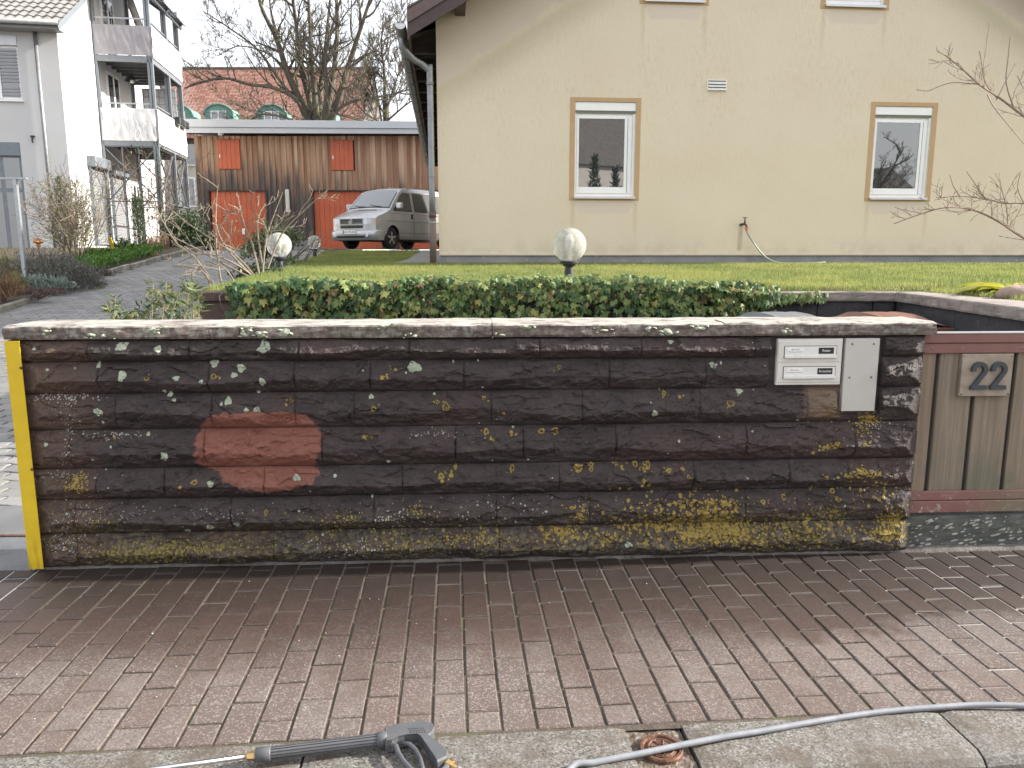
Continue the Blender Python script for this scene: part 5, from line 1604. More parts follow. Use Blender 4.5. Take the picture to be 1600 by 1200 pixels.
# grille, logo, lights
def nose(y, z, off=.004): return (vbulge(0, y) - off, y, z)
q = MB(); vs = []
for k in range(13):
    y = lerp(-.44, .44, k / 12); vs += [nose(y, .755), nose(y, .905)]
q.add(vs, [(2*i, 2*i+1, 2*i+3, 2*i+2) for i in range(12)]); gr = q.build('grille', VBLK, VAN)
q = MB()
for z in (.752, .908): q.tube([nose(lerp(-.45, .45, k / 10), z, .012) for k in range(11)], .011, 5)
for y in (-.45, .45): q.tube([nose(y, .752, .012), nose(y, .908, .012)], .011, 5)
for z in (.795, .845): q.tube([nose(lerp(-.43, .43, k / 10), z, .008) for k in range(11)], .006, 4)
q.build('grille_frame', SILV, gr)
q = MB(); c = (-.026, 0, .832)
q.lathe([(.058, -.006), (.070, -.010), (.076, 0), (.066, .006)], 26, c, 'x')
for (a, b) in (((-.034, .046), (0, -.006)), ((0, -.006), (.034, .046)), ((-.050, .010), (-.026, -.046)), ((-.026, -.046), (0, .004)), ((0, .004), (.026, -.046)), ((.026, -.046), (.050, .010))):
    q.bar((c[0] - .004, a[0], c[2] + a[1]), (c[0] - .004, b[0], c[2] + b[1]), .010, .012)
q.build('emblem', ALLOY, gr)
q = MB(); vs = []
for k in range(11):
    y = lerp(-.46, .46, k / 10); vs += [nose(y, .625), nose(y, .715)]
q.add(vs, [(2*i, 2*i+1, 2*i+3, 2*i+2) for i in range(10)]); q.build('lower_grille', VBLK, VAN)
for s_ in (-1, 1):
    q = MB(); vs = []
    for k in range(7):
        y = s_ * lerp(.485, .75, k / 6); vs += [nose(y, .740, .008), nose(y, .915, .008)]
    fs = [(2*i, 2*i+1, 2*i+3, 2*i+2) for i in range(6)]
    q.add(vs, fs if s_ > 0 else [f[::-1] for f in fs]); q.build('headlight', LENS, VAN)
    q = MB(); vs = []
    for k in range(5):
        y = s_ * lerp(.757, .872, k / 4); vs += [nose(y, .745, .008), nose(y, .905, .008)]
    for x in (.06, .18): vs += [vside(x, .75, s_, .006), vside(x, .89, s_, .006)]
    fs = [(2*i, 2*i+1, 2*i+3, 2*i+2) for i in range(6)]
    q.add(vs, fs if s_ > 0 else [f[::-1] for f in fs]); q.build('indicator', INDIC, VAN)
# number plate
q = MB(); q.box((-.112, -.26, .452), (-.104, .26, .562)); pl = q.build('number_plate', WHITE, VAN)
q = MB(); q.box((-.1135, .215, .456), (-.1121, .257, .558)); q.build('country_band', plain('plate_blue', (.02, .06, .32), .4, 0, .05, 30), pl)
o = link('lettering', text_mesh('KEH WB 600', .082, INK), pl); o.location = (-.1130, -.02, .507); o.rotation_euler = (R(90), 0, R(-90))
# glazing
def patch_top(x0, x1, f0, f1, off=.006, n=6, k_=10):
    vs = []
    for i in range(n + 1):
        for k in range(k_ + 1): vs.append(vtopp(lerp(x0, x1, i / n), lerp(f0, f1, k / k_), off))
    return vs, [(i*(k_+1)+k, i*(k_+1)+k+1, (i+1)*(k_+1)+k+1, (i+1)*(k_+1)+k) for i in range(n) for k in range(k_)]
q = MB(); q.add(*patch_top(.79, 1.47, -.95, .95, .004)); ws = q.build('windscreen_seal', VBLK, VAN)
q = MB(); q.add(*patch_top(.83, 1.44, -.90, .90, .010)); q.build('windscreen', plain('windscreen_glass', (.10, .115, .125), .03, 0, .05, 4, IOR=2.2), ws)
q = MB()
for f0, f1 in ((-.6, -.02), (.15, .75)): q.tube([vtopp(.82, f0, .02), vtopp(.84, lerp(f0, f1, .5), .022), vtopp(.90, f1, .016)], .009, 5)
q.build('wiper', VBLK, ws)
q = MB(); q.add(*patch_top(.60, .66, -.55, .30, .006, 1, 8)); q.build('bonnet_vent', VBLK, VAN)
def patch_side(s_, poly, off=.006):
    vs = [vside(x, z, s_, off) for x, z in poly]; c = vside(sum(a for a, _ in poly) / len(poly), sum(b for _, b in poly) / len(poly), s_, off)
    n = len(poly); fs = [(0, 1 + k, 1 + (k+1) % n) for k in range(n)]
    return [c] + vs, (fs if s_ < 0 else [f[::-1] for f in fs])
for s_ in (-1, 1):
    for nm, poly in (('door_window', [(.95, 1.19), (1.9, 1.19), (1.9, 1.75), (1.55, 1.75), (1.40, 1.66)]), ('side_window', [(2.06, 1.19), (3.1, 1.19), (3.1, 1.76), (2.06, 1.76)]), ('rear_side_window', [(3.22, 1.19), (4.5, 1.19), (4.42, 1.75), (3.22, 1.76)])):
        ins = [(lerp(x, sum(a for a, _ in poly) / len(poly), -.04), lerp(z, 1.47, -.05)) for x, z in poly]
        q = MB(); q.add(*patch_side(s_, ins, .003)); fr = q.build(nm, VBLK, VAN)
        q = MB(); q.add(*patch_side(s_, poly, .007)); q.build('pane', VGL, fr)
    q = MB()
    for x in (1.98, ): q.tube([vside(x, z, s_, .003) for z in np.linspace(.42, 1.82, 8)], .006, 4)
    q.tube([vside(x, .86, s_, .003) for x in np.linspace(.5, 4.6, 20)], .005, 4)
    q.tube([vside(x, 1.10, s_, .002) for x in np.linspace(.7, 4.6, 20)], .004, 4)
    q.tube([vside(x, .50, s_, .004) for x in np.linspace(1.28, 3.36, 10)], .006, 4)
    q.build('panel_seams', plain('seam_shadow_gap', (.06, .06, .06), .6), VAN)
    q = MB(); p_ = vside(1.87, 1.02, s_, .010); q.box((p_[0] - .035, p_[1] - .02, p_[2] - .075), (p_[0] + .035, p_[1] + .02, p_[2] + .075), .012); q.build('door_handle', VBLK, VAN)
    p_ = vside(1.10, 1.28, s_, .0)
    q = MB(); q.box((p_[0] - .08, min(p_[1] + s_ * .05, p_[1] + s_ * .27), p_[2] - .04), (p_[0] + .05, max(p_[1] + s_ * .05, p_[1] + s_ * .27), p_[2] + .15), .03); mr = q.build('mirror', SILV if s_ < 2 else VBLK, VAN)
    q = MB(); q.bar((p_[0] - .01, p_[1], p_[2] - .02), (p_[0] - .01, p_[1] + s_ * .12, p_[2] + .02), .05); q.build('mirror_arm', VBLK, mr)
    for wx in WHX:
        q = MB(); vs = []
        c = (wx, s_ * .80, WR)
        q.lathe([(.20, -.085), (.215, -.100), (.30, -.098), (.330, -.08), (.335, 0), (.330, .08), (.30, .098), (.215, .100), (.20, .085)], 32, c, 'y', closed=True); wh = q.build('wheel', TYRE, VAN)
        q = MB(); yo = s_ * .085
        q.lathe([(.212, -.010), (.212, .012), (.190, .014), (.186, -.01)], 32, (wx, c[1] + yo, WR), 'y')
        q.lathe([(0, .012), (.055, .012), (.06, -.012), (0, -.012)], 18, (wx, c[1] + yo, WR), 'y')
        for k in range(5):
            t = 2 * math.pi * k / 5 + .3; q.bar((wx + .04 * math.cos(t), c[1] + yo, WR + .04 * math.sin(t)), (wx + .20 * math.cos(t), c[1] + yo, WR + .20 * math.sin(t)), .055, .020, up=(0, 1, 0))
        q.build('rim', ALLOY, wh)
        q = MB(); q.lathe([(0, -.02), (.19, -.02), (.19, .0), (0, .0)], 24, (wx, c[1] + yo - s_ * .022, WR), 'y'); q.build('brake_dark', VBLK, wh)
hd = Vector((-.508, -.861)).normalized()
VAN.rotation_euler = (R(0), 0, math.atan2(-hd.y, -hd.x))
fwl = Vector((-3.80, 24.6))                        # left front wheel on the ground
loc = Vector((WHX[0], .86, 0))
rz = VAN.rotation_euler[2]
VAN.location = (fwl.x - (loc.x * math.cos(rz) - -.86 * math.sin(rz)), fwl.y - (loc.x * math.sin(rz) + -.86 * math.cos(rz)), zd(25.5) - .01)

# ================================================================== BARN WITH GARAGES
BY = 31.0
def bx(px): return at(px, 397, BY).x
def bz(py): return at(800, py, BY).z
BARN = thing('garage_barn', 'long timber clad garage building with orange doors and a pale metal roof edge', 'garage building', (0, BY, 0))
m = M('weathered_larch_board'); p = m.obj(); r = m.rand(); z = m.sep(m.pos())[2]
st = m.noise(m.scl(p, (14, 14, 1.0)), 1, 6, .65); n1 = m.noise(m.pos(), .55, 4)
rr = m.ma('MULTIPLY', r, 1.0)
warm = m.ramp(m.ma('ADD', m.ma('MULTIPLY', st, .55), m.ma('MULTIPLY', rr, .45)), [(.25, (.24, .125, .078)), (.5, (.41, .260, .168)), (.75, (.54, .40, .28))])
grey = m.ramp(st, [(.3, (.040, .035, .036)), (.6, (.105, .088, .082)), (.8, (.20, .165, .145))])
x = m.sep(m.pos())[0]
lim = m.ma('ADD', m.ma('ADD', 4.1, m.ma('MULTIPLY', m.step(x, -6, -11), .9)), m.ma('MULTIPLY_ADD', st, 2.0, m.ma('MULTIPLY_ADD', rr, 1.1, m.ma('MULTIPLY_ADD', n1, 1.6, -2.45))))
c = m.mix(m.step(m.ma('SUBTRACT', lim, z), -.7, .8), warm, grey)
LARCH = m.out(c, .85, None, m.bump(st, .4, .01))
m = M('orange_door_paint'); p = m.pos()
ORNG = m.out(m.ramp(m.noise(p, 2, 4), [(.3, (.43, .088, .034)), (.7, (.50, .112, .045))]), .5)
FASC = plain('grey_metal_fascia', (.46, .48, .51), .45, .3, .05, 1)
BCONC = plain('barn_concrete_base', (.24, .25, .27), .85, 0, .12, 3)
z0, ztop, zdoor = zd(BY) - .02, bz(213), bz(297)
doors = [(bx(331), bx(421)), (bx(491), bx(599)), (bx(622), bx(730))]
hatch = [(bx(350), bx(384), bz(264), bz(218)), (bx(523), bx(557), bz(266), bz(219))]
xL, xR = bx(314), 1.0
q = MB(); q.box((xL + .05, .10, z0), (doors[0][0], 7, ztop)); 
for a, b in zip([d[1] for d in doors], [d[0] for d in doors[1:]] + [xR]): q.box((a, .10, z0), (b, 7, ztop))
for d in doors: q.box((d[0], .10, zdoor + .02), (d[1], 7, ztop)); q.box((d[0], .5, z0), (d[1], .6, zdoor + .02))
q.build('wall', DKWOOD, BARN)
x = xL
while x < xR - .1:
    wd = U(.15, .19)
    for k in (0, 1):
        a, b, y0, y1 = (x, x + wd, .060, .092) if k == 0 else (x + wd - .03, x + wd + .085, .030, .059)
        mid = (a + b) / 2
        zb = z0 + .03
        for i, d in enumerate(doors):
            if d[0] - .02 < mid < d[1] + .02: zb = zdoor
        if doors[0][1] < mid < doors[1][0]: zb = z0 + .35
        segs = [(zb, ztop + .02)]
        for h in hatch:
            if h[0] - .02 < mid < h[1] + .02: segs = [(zb, h[2] - .01), (h[3] + .01, ztop + .02)]
        for s0, s1 in segs:
            q = MB(); q.box((a, y0, s0 + U(-.012, .012)), (b - .004, y1, s1)); q.build('board', LARCH, BARN)
    x += wd + .055
q = MB(); q.box((doors[0][1] + .02, .0, z0 - .1), (doors[1][0] - .02, .12, z0 + .34)); q.build('base', BCONC, BARN)
q = MB(); q.box((xL, .0, z0 - .1), (doors[0][0] - .02, .10, z0 + .34)); q.build('base', BCONC, BARN)
for d in doors:
    q = MB(); q.box((d[0] + .04, .15, z0), (d[1] - .04, .17, zdoor - .02)); dd = q.build('garage_door', ORNG, BARN)
    n = int((d[1] - d[0]) / .20)
    for k in range(n):
        a = lerp(d[0] + .045, d[1] - .045, k / n); b = lerp(d[0] + .045, d[1] - .045, (k + 1) / n)
        q = MB(); q.box((a + .006, .135, z0 + .01), (b - .006, .151, zdoor - .03), .004); q.build('panel', ORNG, dd)
    q = MB(); q.box((d[0] - .02, .02, z0), (d[0] + .035, .16, zdoor)); q.box((d[1] - .035, .02, z0), (d[1] + .02, .16, zdoor)); q.box((d[0] + .036, .02, zdoor - .045), (d[1] - .036, .16, zdoor)); q.build('door_frame', DKWOOD, BARN)
q = MB(); q.box((bx(379), .11, bz(366)), (bx(384), .134, bz(357))); q.build('notice', WHITE, BARN)
for h in hatch:
    q = MB(); q.box((h[0], .005, h[2]), (h[1], .058, h[3])); hh = q.build('hatch', ORNG, BARN)
    for k in range(5):
        a, b = lerp(h[0], h[1], k / 5), lerp(h[0], h[1], (k + 1) / 5)
        q = MB(); q.box((a + .004, -.008, h[2] + .004), (b - .004, .006, h[3] - .004), .003); q.build('panel', ORNG, hh)
    q = MB(); q.box((h[0] + .06, -.03, h[2] + .42), (h[0] + .10, -.008, h[2] + .55)); q.build('handle', WHITE, hh)
# roof edge in two steps, tilted like the photograph
def fas(za0, za1, zb0, zb1, y0, y1, nm, mt):
    q = MB(); q.add([(xL - .22, y0, za0), (xR, y0, zb0), (xR, y1, zb0), (xL - .22, y1, za0), (xL - .22, y0, za1), (xR, y0, zb1), (xR, y1, zb1), (xL - .22, y1, za1)],
                    [(0,3,2,1),(4,5,6,7),(0,1,5,4),(1,2,6,5),(2,3,7,6),(3,0,4,7)]); q.build(nm, mt, BARN)
fas(bz(202), bz(190), bz(206), bz(196), -.62, 7.4, 'roof', FASC)
fas(bz(211), bz(202) - .01, bz(213), bz(206) - .01, -.55, -.50, 'fascia', FASC)
fas(bz(209), bz(205), bz(212), bz(208), -.49, .09, 'soffit', DKWOOD)
q = MB(); q.lathe([(0, -.10), (.10, -.08), (.12, 0), (.12, .04)], 16, (bx(360), -.25, bz(208) - .03)); q.build('eave_lamp', WHITE, BARN, smooth=True)
q = MB(); q.box((bx(450.5), -.06, bz(332)), (bx(456.5), .028, bz(296)), .02); q.build('wall_lamp', plain('frosted_lamp_glass', (.55, .54, .50), .3, 0, .05, 5), BARN)
q = MB(); X = bx(612); q.lathe([(.0, .18), (.10, .12), (.13, .06), (.10, .055), (.07, -.10), (.05, -.14), (0, -.14)], 10, (X, -.14, bz(301))); q.bar((X, -.10, bz(297)), (X, .06, bz(297)), .03); q.build('lantern', STEEL, BARN)

# ================================================================== RED ROOFED BUILDING BEHIND
RB = thing('red_roof_house', 'large old building with red tiled roof and green arched dormers behind the garages', 'building', (0, 49, 0))
m = M('red_clay_tile'); p = m.obj(); tn = m.attr('tint')
n1 = m.noise(p, .25, 4)
c = m.ramp(m.ma('ADD', m.ma('MULTIPLY', tn, .6), m.ma('MULTIPLY', n1, .4)), [(.2, (.25, .115, .085)), (.5, (.34, .170, .128)), (.8, (.42, .235, .185))])
RTL = m.out(c, .8, None, None)
x0, x1 = -22.2, at(570, 150, 51).x
ze, zr, yd = 8.5, 13.75, 5.6
q = MB(); q.box((x0, .4, 0), (x1 - .15, 11, ze)); q.build('wall', plain('old_cream_render', (.50, .46, .38), .9, 0, .08, 1), RB)
q = MB(); q.box((x0 - .1, .1, ze - .28), (x1 + .0, .42, ze + .0)); q.build('eave_board', DKWOOD, RB)
V, F_, T = [], [], []
nr, nc = 46, 62
for j in range(nr):
    t0, t1 = j / nr, (j + 1.08) / nr
    for i in range(nc):
        a, b = lerp(x0 - .2, x1, i / nc), lerp(x0 - .2, x1, (i + 1) / nc) - .012
        k = len(V); e = rnd.uniform(-.01, .01)
        V += [(a, t0 * yd, lerp(ze, zr, t0) + .055 + e), (b, t0 * yd, lerp(ze, zr, t0) + .055 + e), (b, t1 * yd, lerp(ze, zr, t1) + .01), (a, t1 * yd, lerp(ze, zr, t1) + .01),
              (a, t0 * yd, lerp(ze, zr, t0) - .01), (b, t0 * yd, lerp(ze, zr, t0) - .01)]
        F_ += [(k, k+1, k+2, k+3), (k+4, k+5, k+1, k)]; T += [rnd.random()] * 6
np_mesh('roof_tiles', np.array(V), np.array(F_), RTL, RB, 'stuff', attr=T)
q = MB(); q.add([(x0, yd, zr), (x1, yd, zr), (x1, 11.4, ze), (x0, 11.4, ze)], [(0, 1, 2, 3)]); q.add([(x1 - .1, .3, ze - .1), (x1 - .1, yd, zr - .05), (x1 - .1, 11, ze - .1)], [(0, 1, 2)]); q.build('rear_roof', RTILE, RB)
q = MB(); q.tube([(x0, yd, zr + .06), (x1, yd, zr + .06)], .11, 8); q.build('ridge', RTILE, RB)
m = M('verdigris_copper'); p = m.pos()
COPR = m.out(m.ramp(m.noise(p, 3, 5), [(.3, (.12, .25, .205)), (.7, (.19, .34, .285))]), .7)
for px, py in ((283, 181), (346, 180), (428, 181), (505, 182)):
    c = at(px, py, 49.6); zc = c.z - .15; X = c.x
    q = MB(); n = 14; vs = []
    for y in (.15, 2.6):
        vs += [(X - .88, y, zc - .9)] + [(X - .88 * math.cos(math.pi * k / n), y, zc + .06 + .62 * math.sin(math.pi * k / n)) for k in range(n + 1)] + [(X + .88, y, zc - .9)]
    W_ = n + 3
    q.add(vs, [(k, k + 1, W_ + k + 1, W_ + k) for k in range(n + 2)] + [tuple(range(W_))[::-1]])
    d = q.build('dormer', COPR, RB)
    q = MB(); q.tube([(X - .92 * math.cos(math.pi * k / 14), .12, zc + .06 + .66 * math.sin(math.pi * k / 14)) for k in range(15)], .06, 6); q.build('cornice', COPR, d)
    q = MB()
    for a, b in ((-.46, -.40), (-.03, .03), (.40, .46)): q.box((X + a, .06, zc - .72), (X + b, .14, zc + .30))
    for z in (-.74, -.20, .27): q.box((X - .459, .065, zc + z), (X + .459, .135, zc + z + .05))
    q.build('window', UPVC, d)
    q = MB(); q.add([(X - .44, .12, zc - .72), (X + .44, .12, zc - .72), (X + .44, .12, zc + .3), (X - .44, .12, zc + .3)], [(0, 1, 2, 3)]); q.build('pane', GLASS, d)
for px, py in ((292, 235), (292, 300)):
    c = at(px, py, 49.2)
    q = MB(); q.box((c.x - .5, .33, c.z - .9), (c.x + .5, .405, c.z + .9)); w_ = q.build('window', UPVC, RB)
    q = MB(); q.box((c.x - .42, .320, c.z - .82), (c.x + .42, .331, c.z + .82)); q.build('pane', GLASS, w_)

# ================================================================== BARE TREES
m = M('tree_bark'); p = m.pos()
n1 = m.noise(m.scl(p, (4, 4, 1.6)), 2, 6, .65)
c = m.ramp(n1, [(.3, (.050, .042, .033)), (.6, (.105, .090, .068)), (.8, (.15, .135, .10))])
c = m.mix(m.ma('MULTIPLY', m.step(m.noise(p, 1.6, 4), .52, .66), .55), c, (.125, .125, .045))
TBARK = m.out(c, .9, None, m.bump(n1, .7, .03))
def limb(q, P_, r0, r1, n=6):
    pts = catmull([Vector(v_) for v_ in P_], 4)
    N = len(pts); q.tube(pts, [lerp(r0, r1, (i / (N - 1)) ** .8) for i in range(N)], n, cap=False)
    return pts
def grow(q, p_, d, L, r0, lvl, nmax, up=.12, wob=.25, sides=(5, 4, 3, 3, 3), minr=.004, flat=1.0, kids_n=(9, 7, 5, 3)):
    n = 5 if lvl < 3 else 3
    pts = [p_]; dd = d.normalized()
    for i in range(n):
        dd = (dd + Vector((U(-wob, wob), U(-wob, wob) * flat, U(-wob, wob) + up))).normalized()
        pts.append(pts[-1] + dd * (L / n))
    q.tube(pts, [max(minr, lerp(r0, r0 * .35, i / n)) for i in range(n + 1)], sides[min(lvl, 4)], cap=False)
    if lvl >= nmax: return
    for k in range(kids_n[min(lvl, 3)]):
        t = U(.22, 1.0); i = min(n - 1, int(t * n)); b = pts[i].lerp(pts[i + 1], t * n - i) if t < 1 else pts[-1]
        ax_ = (pts[i + 1] - pts[i]).normalized()
        s_ = Vector((U(-1, 1), U(-1, 1) * flat, U(-.6, 1))); s_ = (s_ - ax_ * s_.dot(ax_))
        if s_.length < .1: continue
        nd = (ax_ * U(.5, .9) + s_.normalized() * U(.5, .9)).normalized()
        grow(q, b, nd, L * U(.35, .62) * (1.1 - .5 * t), max(minr, r0 * .45 * (1 - .4 * t)), lvl + 1, nmax, up, wob, sides, minr, flat, kids_n)
def along(q, pts, L, r, k, lvl, nmax, t0=.25, **kw):
    N = len(pts)
    for _ in range(k):
        t = U(t0, 1.0); i = min(N - 2, int(t * (N - 1))); ax_ = (pts[i + 1] - pts[i]).normalized()
        s_ = Vector((U(-1, 1), U(-1, 1), U(-.3, 1))); s_ = s_ - ax_ * s_.dot(ax_)
        if s_.length < .1: continue
        grow(q, pts[i], (ax_ * U(.3, .9) + s_.normalized() * U(.4, .9)), L * U(.5, 1.1) * (1.15 - .6 * t), r, lvl, nmax, **kw)
TY = 39.0
def tp_(px, py, dy=0.0): return at(px, py, TY + dy)
rnd.seed(21)
tr = thing('bare_tree', 'large bare many stemmed tree rising behind the garage roof', 'tree', tp_(497, 340))
trunk = MB(); crown = MB()
limb(trunk, [tp_(497, 342), tp_(498, 260), tp_(497, 205)], .55, .48, 12)
stems = [([(492, 215, 0), (472, 165, -.3), (448, 110, -.8), (432, 60, -1.0), (408, 10, -1.6), (392, -60, -2)], .24),
         ([(495, 212, 0), (482, 150, .4), (468, 95, .6), (463, 40, .5), (455, -20, .2), (448, -90, 0)], .20),
         ([(498, 212, 0), (492, 150, -.4), (486, 90, -.7), (484, 30, -1), (478, -60, -1.2)], .20),
         ([(500, 212, 0), (500, 150, .6), (505, 100, .9), (512, 40, 1.1), (522, -70, 1.3)], .18),
         ([(503, 212, 0), (514, 160, .0), (522, 110, .3), (527, 50, .4), (526, 0, .4), (532, -80, .5)], .21),
         ([(505, 214, 0), (525, 165, -.6), (542, 110, -1.2), (560, 55, -1.6), (578, 0, -2), (596, -60, -2.2)], .20),
         ([(503, 210, 0), (510, 150, -1), (508, 90, -1.6), (520, 40, -2.2), (545, -40, -2.6)], .15),
         ([(488, 205, 0), (465, 158, -.6), (430, 138, -1.0), (390, 132, -1.4), (350, 122, -1.6), (312, 130, -1.8), (288, 138, -2)], .13),
         ([(487, 210, 0), (462, 190, -1), (430, 180, -1.4), (405, 178, -1.8), (380, 186, -2)], .08),
         ([(508, 208, 0), (528, 172, -.8), (560, 156, -1.2), (600, 150, -1.8), (640, 140, -2.2)], .11),
         ([(500, 205, 0), (515, 178, -1.2), (540, 182, -1.8), (575, 190, -2), (610, 175, -2.4)], .08),
         ([(470, 165, -.3), (440, 130, -.9), (405, 80, -1.2), (360, 45, -1.4), (318, 18, -1.5)], .09),
         ([(445, 105, -.8), (415, 82, -.6), (375, 72, -.4), (348, 82, -.2)], .06),
         ([(542, 110, -1.2), (575, 85, -1.4), (605, 60, -1.2), (628, 50, -1)], .06)]
for P_, r_ in stems:
    pts = limb(crown, [tp_(a, b, c) for a, b, c in P_], r_, r_ * .22, 6)
    along(crown, pts, 3.0, r_ * .30, int(12 if r_ > .12 else 9), 1, 3, up=.10, wob=.28, minr=.010, kids_n=(9, 6, 4, 3))
for a in range(42):         # short shoots round the base of the crown
    b = tp_(497 + rnd.gauss(0, 26), 195 - abs(rnd.gauss(0, 14)), U(-1, 1)); grow(crown, b, Vector((U(-1, 1), U(-1, .5), U(-.2, 1))), U(.8, 2), .025, 2, 3, up=.15, minr=.010)
trunk.v = [tuple(Vector(v_) - tr.location) for v_ in trunk.v]; crown.v = [tuple(Vector(v_) - tr.location) for v_ in crown.v]
trunk.build('trunk', TBARK, tr, smooth=True); crown.build('crown', TBARK, tr, smooth=True)
big_tree = tr
TY = 44.0
tr = thing('bare_tree', 'slimmer bare tree standing between the big tree and the house gutter', 'tree', tp_(606, 330))
trunk = MB(); crown = MB()
limb(trunk, [tp_(606, 332), tp_(605, 230), tp_(602, 150)], .28, .16, 8)
for P_, r_ in [([(602, 170, 0), (600, 110, .2), (596, 70, 0), (600, 20, .2)], .11), ([(603, 175, 0), (618, 130, -.5), (628, 95, -1)], .08), ([(602, 180, 0), (585, 150, -.6), (575, 110, -1)], .08), ([(604, 190, 0), (640, 160, -.6), (668, 150, -1)], .07), ([(602, 195, 0), (570, 176, -.8), (548, 150, -1)], .07)]:
    pts = limb(crown, [tp_(a, b, c) for a, b, c in P_], r_, r_ * .2, 5); along(crown, pts, 2.3, r_ * .4, 13, 1, 3, up=.12, wob=.3, minr=.012)
trunk.v = [tuple(Vector(v_) - tr.location) for v_ in trunk.v]; crown.v = [tuple(Vector(v_) - tr.location) for v_ in crown.v]
trunk.build('trunk', TBARK, tr, smooth=True); crown.build('crown', TBARK, tr, smooth=True)

c = copy_tree(big_tree, None, (17.5, -9.5, -1.0), 1.2, 'bare tree standing across the street, mirrored in the right window')
c.scale = (.62, .62, .62)
sh = thing('shed', 'dark shed across the street below the mirrored tree', 'shed', (21, -11, 0), R(-20))
q = MB(); q.box((-3.5, -4, -.1), (3.5, 0, 3.6)); q.build('wall', plain('shed_brown_wall', (.13, .095, .08), .9, 0, .15, 2), sh)
q = MB(); q.prism([(-3.9, 3.6), (3.9, 3.6), (0, 5.4)], -4.4, .4); q.build('roof', RTILE, sh)

# ================================================================== WHITE HOUSE WITH BALCONIES
LY = R(9)
LHO = Vector((-11.7, 21, 0))
LH = thing('white_house', 'white rendered house at the left edge with grey tiled roof and sunlit gable wall', 'house', LHO, LY)
WREN = plain('cool_white_render', (.60, .60, .60), .9, 0, .03, 1.2, .25, 120)
GFR = plain('blue_grey_frame', (.20, .225, .25), .45, .2, .08, 8)
BLIND = plain('grey_blind_slat', (.30, .31, .32), .45, .2, .08, 5)
HT = 7.42
def lhbox(nm, lo, hi, mt, par=None, bev=0.0):
    q = MB(); q.box(lo, hi, bev); return q.build(nm, mt, par or LH)
# front wall with two openings, gable wall following the roof slope
q = MB()
def wall_grid(q, xs_, zs_, hole, y):
    for a, b in zip(xs_, xs_[1:]):
        for c, d in zip(zs_, zs_[1:]):
            if not hole((a + b) / 2, (c + d) / 2): q.add([(a, y, c), (b, y, c), (b, y, d), (a, y, d)], [(0, 1, 2, 3)])
OPEN = [(-2.6, -.97, 5.42, 7.0), (-3.1, -1.15, 1.52, 4.36)]
wall_grid(q, [-8, -3.1, -2.6, -1.15, -.97, 0], [1.2, 1.52, 4.36, 5.42, 7.0, HT], lambda x, z: any(a < x < b and c < z < d for a, b, c, d in OPEN), 0)
for a, b, c, d in OPEN:
    q.add([(a, 0, c), (b, 0, c), (b, 0, d), (a, 0, d), (a, .14, c), (b, .14, c), (b, .14, d), (a, .14, d)], [(0, 4, 5, 1), (1, 5, 6, 2), (2, 6, 7, 3), (3, 7, 4, 0)])
PT = .62
q.add([(0, 0, 1.2), (0, 9.6, 1.2), (0, 9.6, HT), (0, 4.8, HT + 4.8 * PT), (0, 0, HT)], [(0, 1, 2, 3, 4)])
q.add([(-8, 9.6, 1.2), (0, 9.6, 1.2), (0, 9.6, HT), (-8, 9.6, HT)], [(3, 2, 1, 0)])
q.build('wall', WREN, LH)
# upper window with blind
w_ = lhbox('window', (-2.6, .08, 5.42), (-.97, .14, 7.0), UPVC)
q = MB(); q.add([(-2.5, .075, 5.50), (-1.04, .075, 5.50), (-1.04, .075, 6.70), (-2.5, .075, 6.70)], [(0, 1, 2, 3)]); q.build('pane', GLASS, w_)
lhbox('shutter_box', (-2.59, .0, 6.76), (-.98, .10, 6.995), SILLM, w_); lhbox('sill', (-2.66, -.06, 5.375), (-.93, .10, 5.418), UPVC, w_)
for k in range(14):
    z = 5.53 + k * .083
    if k not in (3,): lhbox('blind_slat', (-2.5, .050, z), (-1.04, .070, z + .045), BLIND, w_)
lhbox('mullion', (-1.62, .04, 5.45), (-1.46, .078, 6.74), UPVC, w_)
# ground floor glazed door
d_ = lhbox('terrace_door', (-3.1, .08, 1.52), (-1.15, .13, 4.36), GFR)
for a, b in ((-3.02, -2.20), (-2.10, -1.72), (-1.62, -1.23)):
    q = MB(); q.add([(a, .075, 1.62), (b, .075, 1.62), (b, .075, 3.10), (a, .075, 3.10)], [(0, 1, 2, 3)]); q.build('pane', GLASS, d_)
    q = MB(); q.add([(a, .075, 3.20), (b, .075, 3.20), (b, .075, 3.98), (a, .075, 3.98)], [(0, 1, 2, 3)]); q.build('pane', GLASS, d_)
lhbox('shutter_box', (-3.09, .0, 4.03), (-1.16, .10, 4.355), GFR, d_)
lhbox('red_reflection', (-1.58, .0765, 1.66), (-1.30, .0775, 3.06), plain('painted_red_reflection', (.30, .10, .06), .8, 0, .15, 9), d_)  # reddish reflection in the door glass, put in as a coloured strip
lhbox('awning_cassette', (-3.2, -.16, 7.12), (-.50, -.02, 7.24), UPVC)
q = MB(); q.tube([(-.50, -.06, 7.30), (-.50, -.06, 1.5)], .045, 10); q.build('downpipe', ZINC, LH, smooth=True)
q = MB(); q.box((-.86, -.05, 4.50), (-.76, 0, 4.54)); q.tube([(-.81, -.05, 4.52), (-.81, -.07, 4.40), (-.79, -.10, 4.36)], .02, 6); q.build('wall_lamp', DARK, LH)
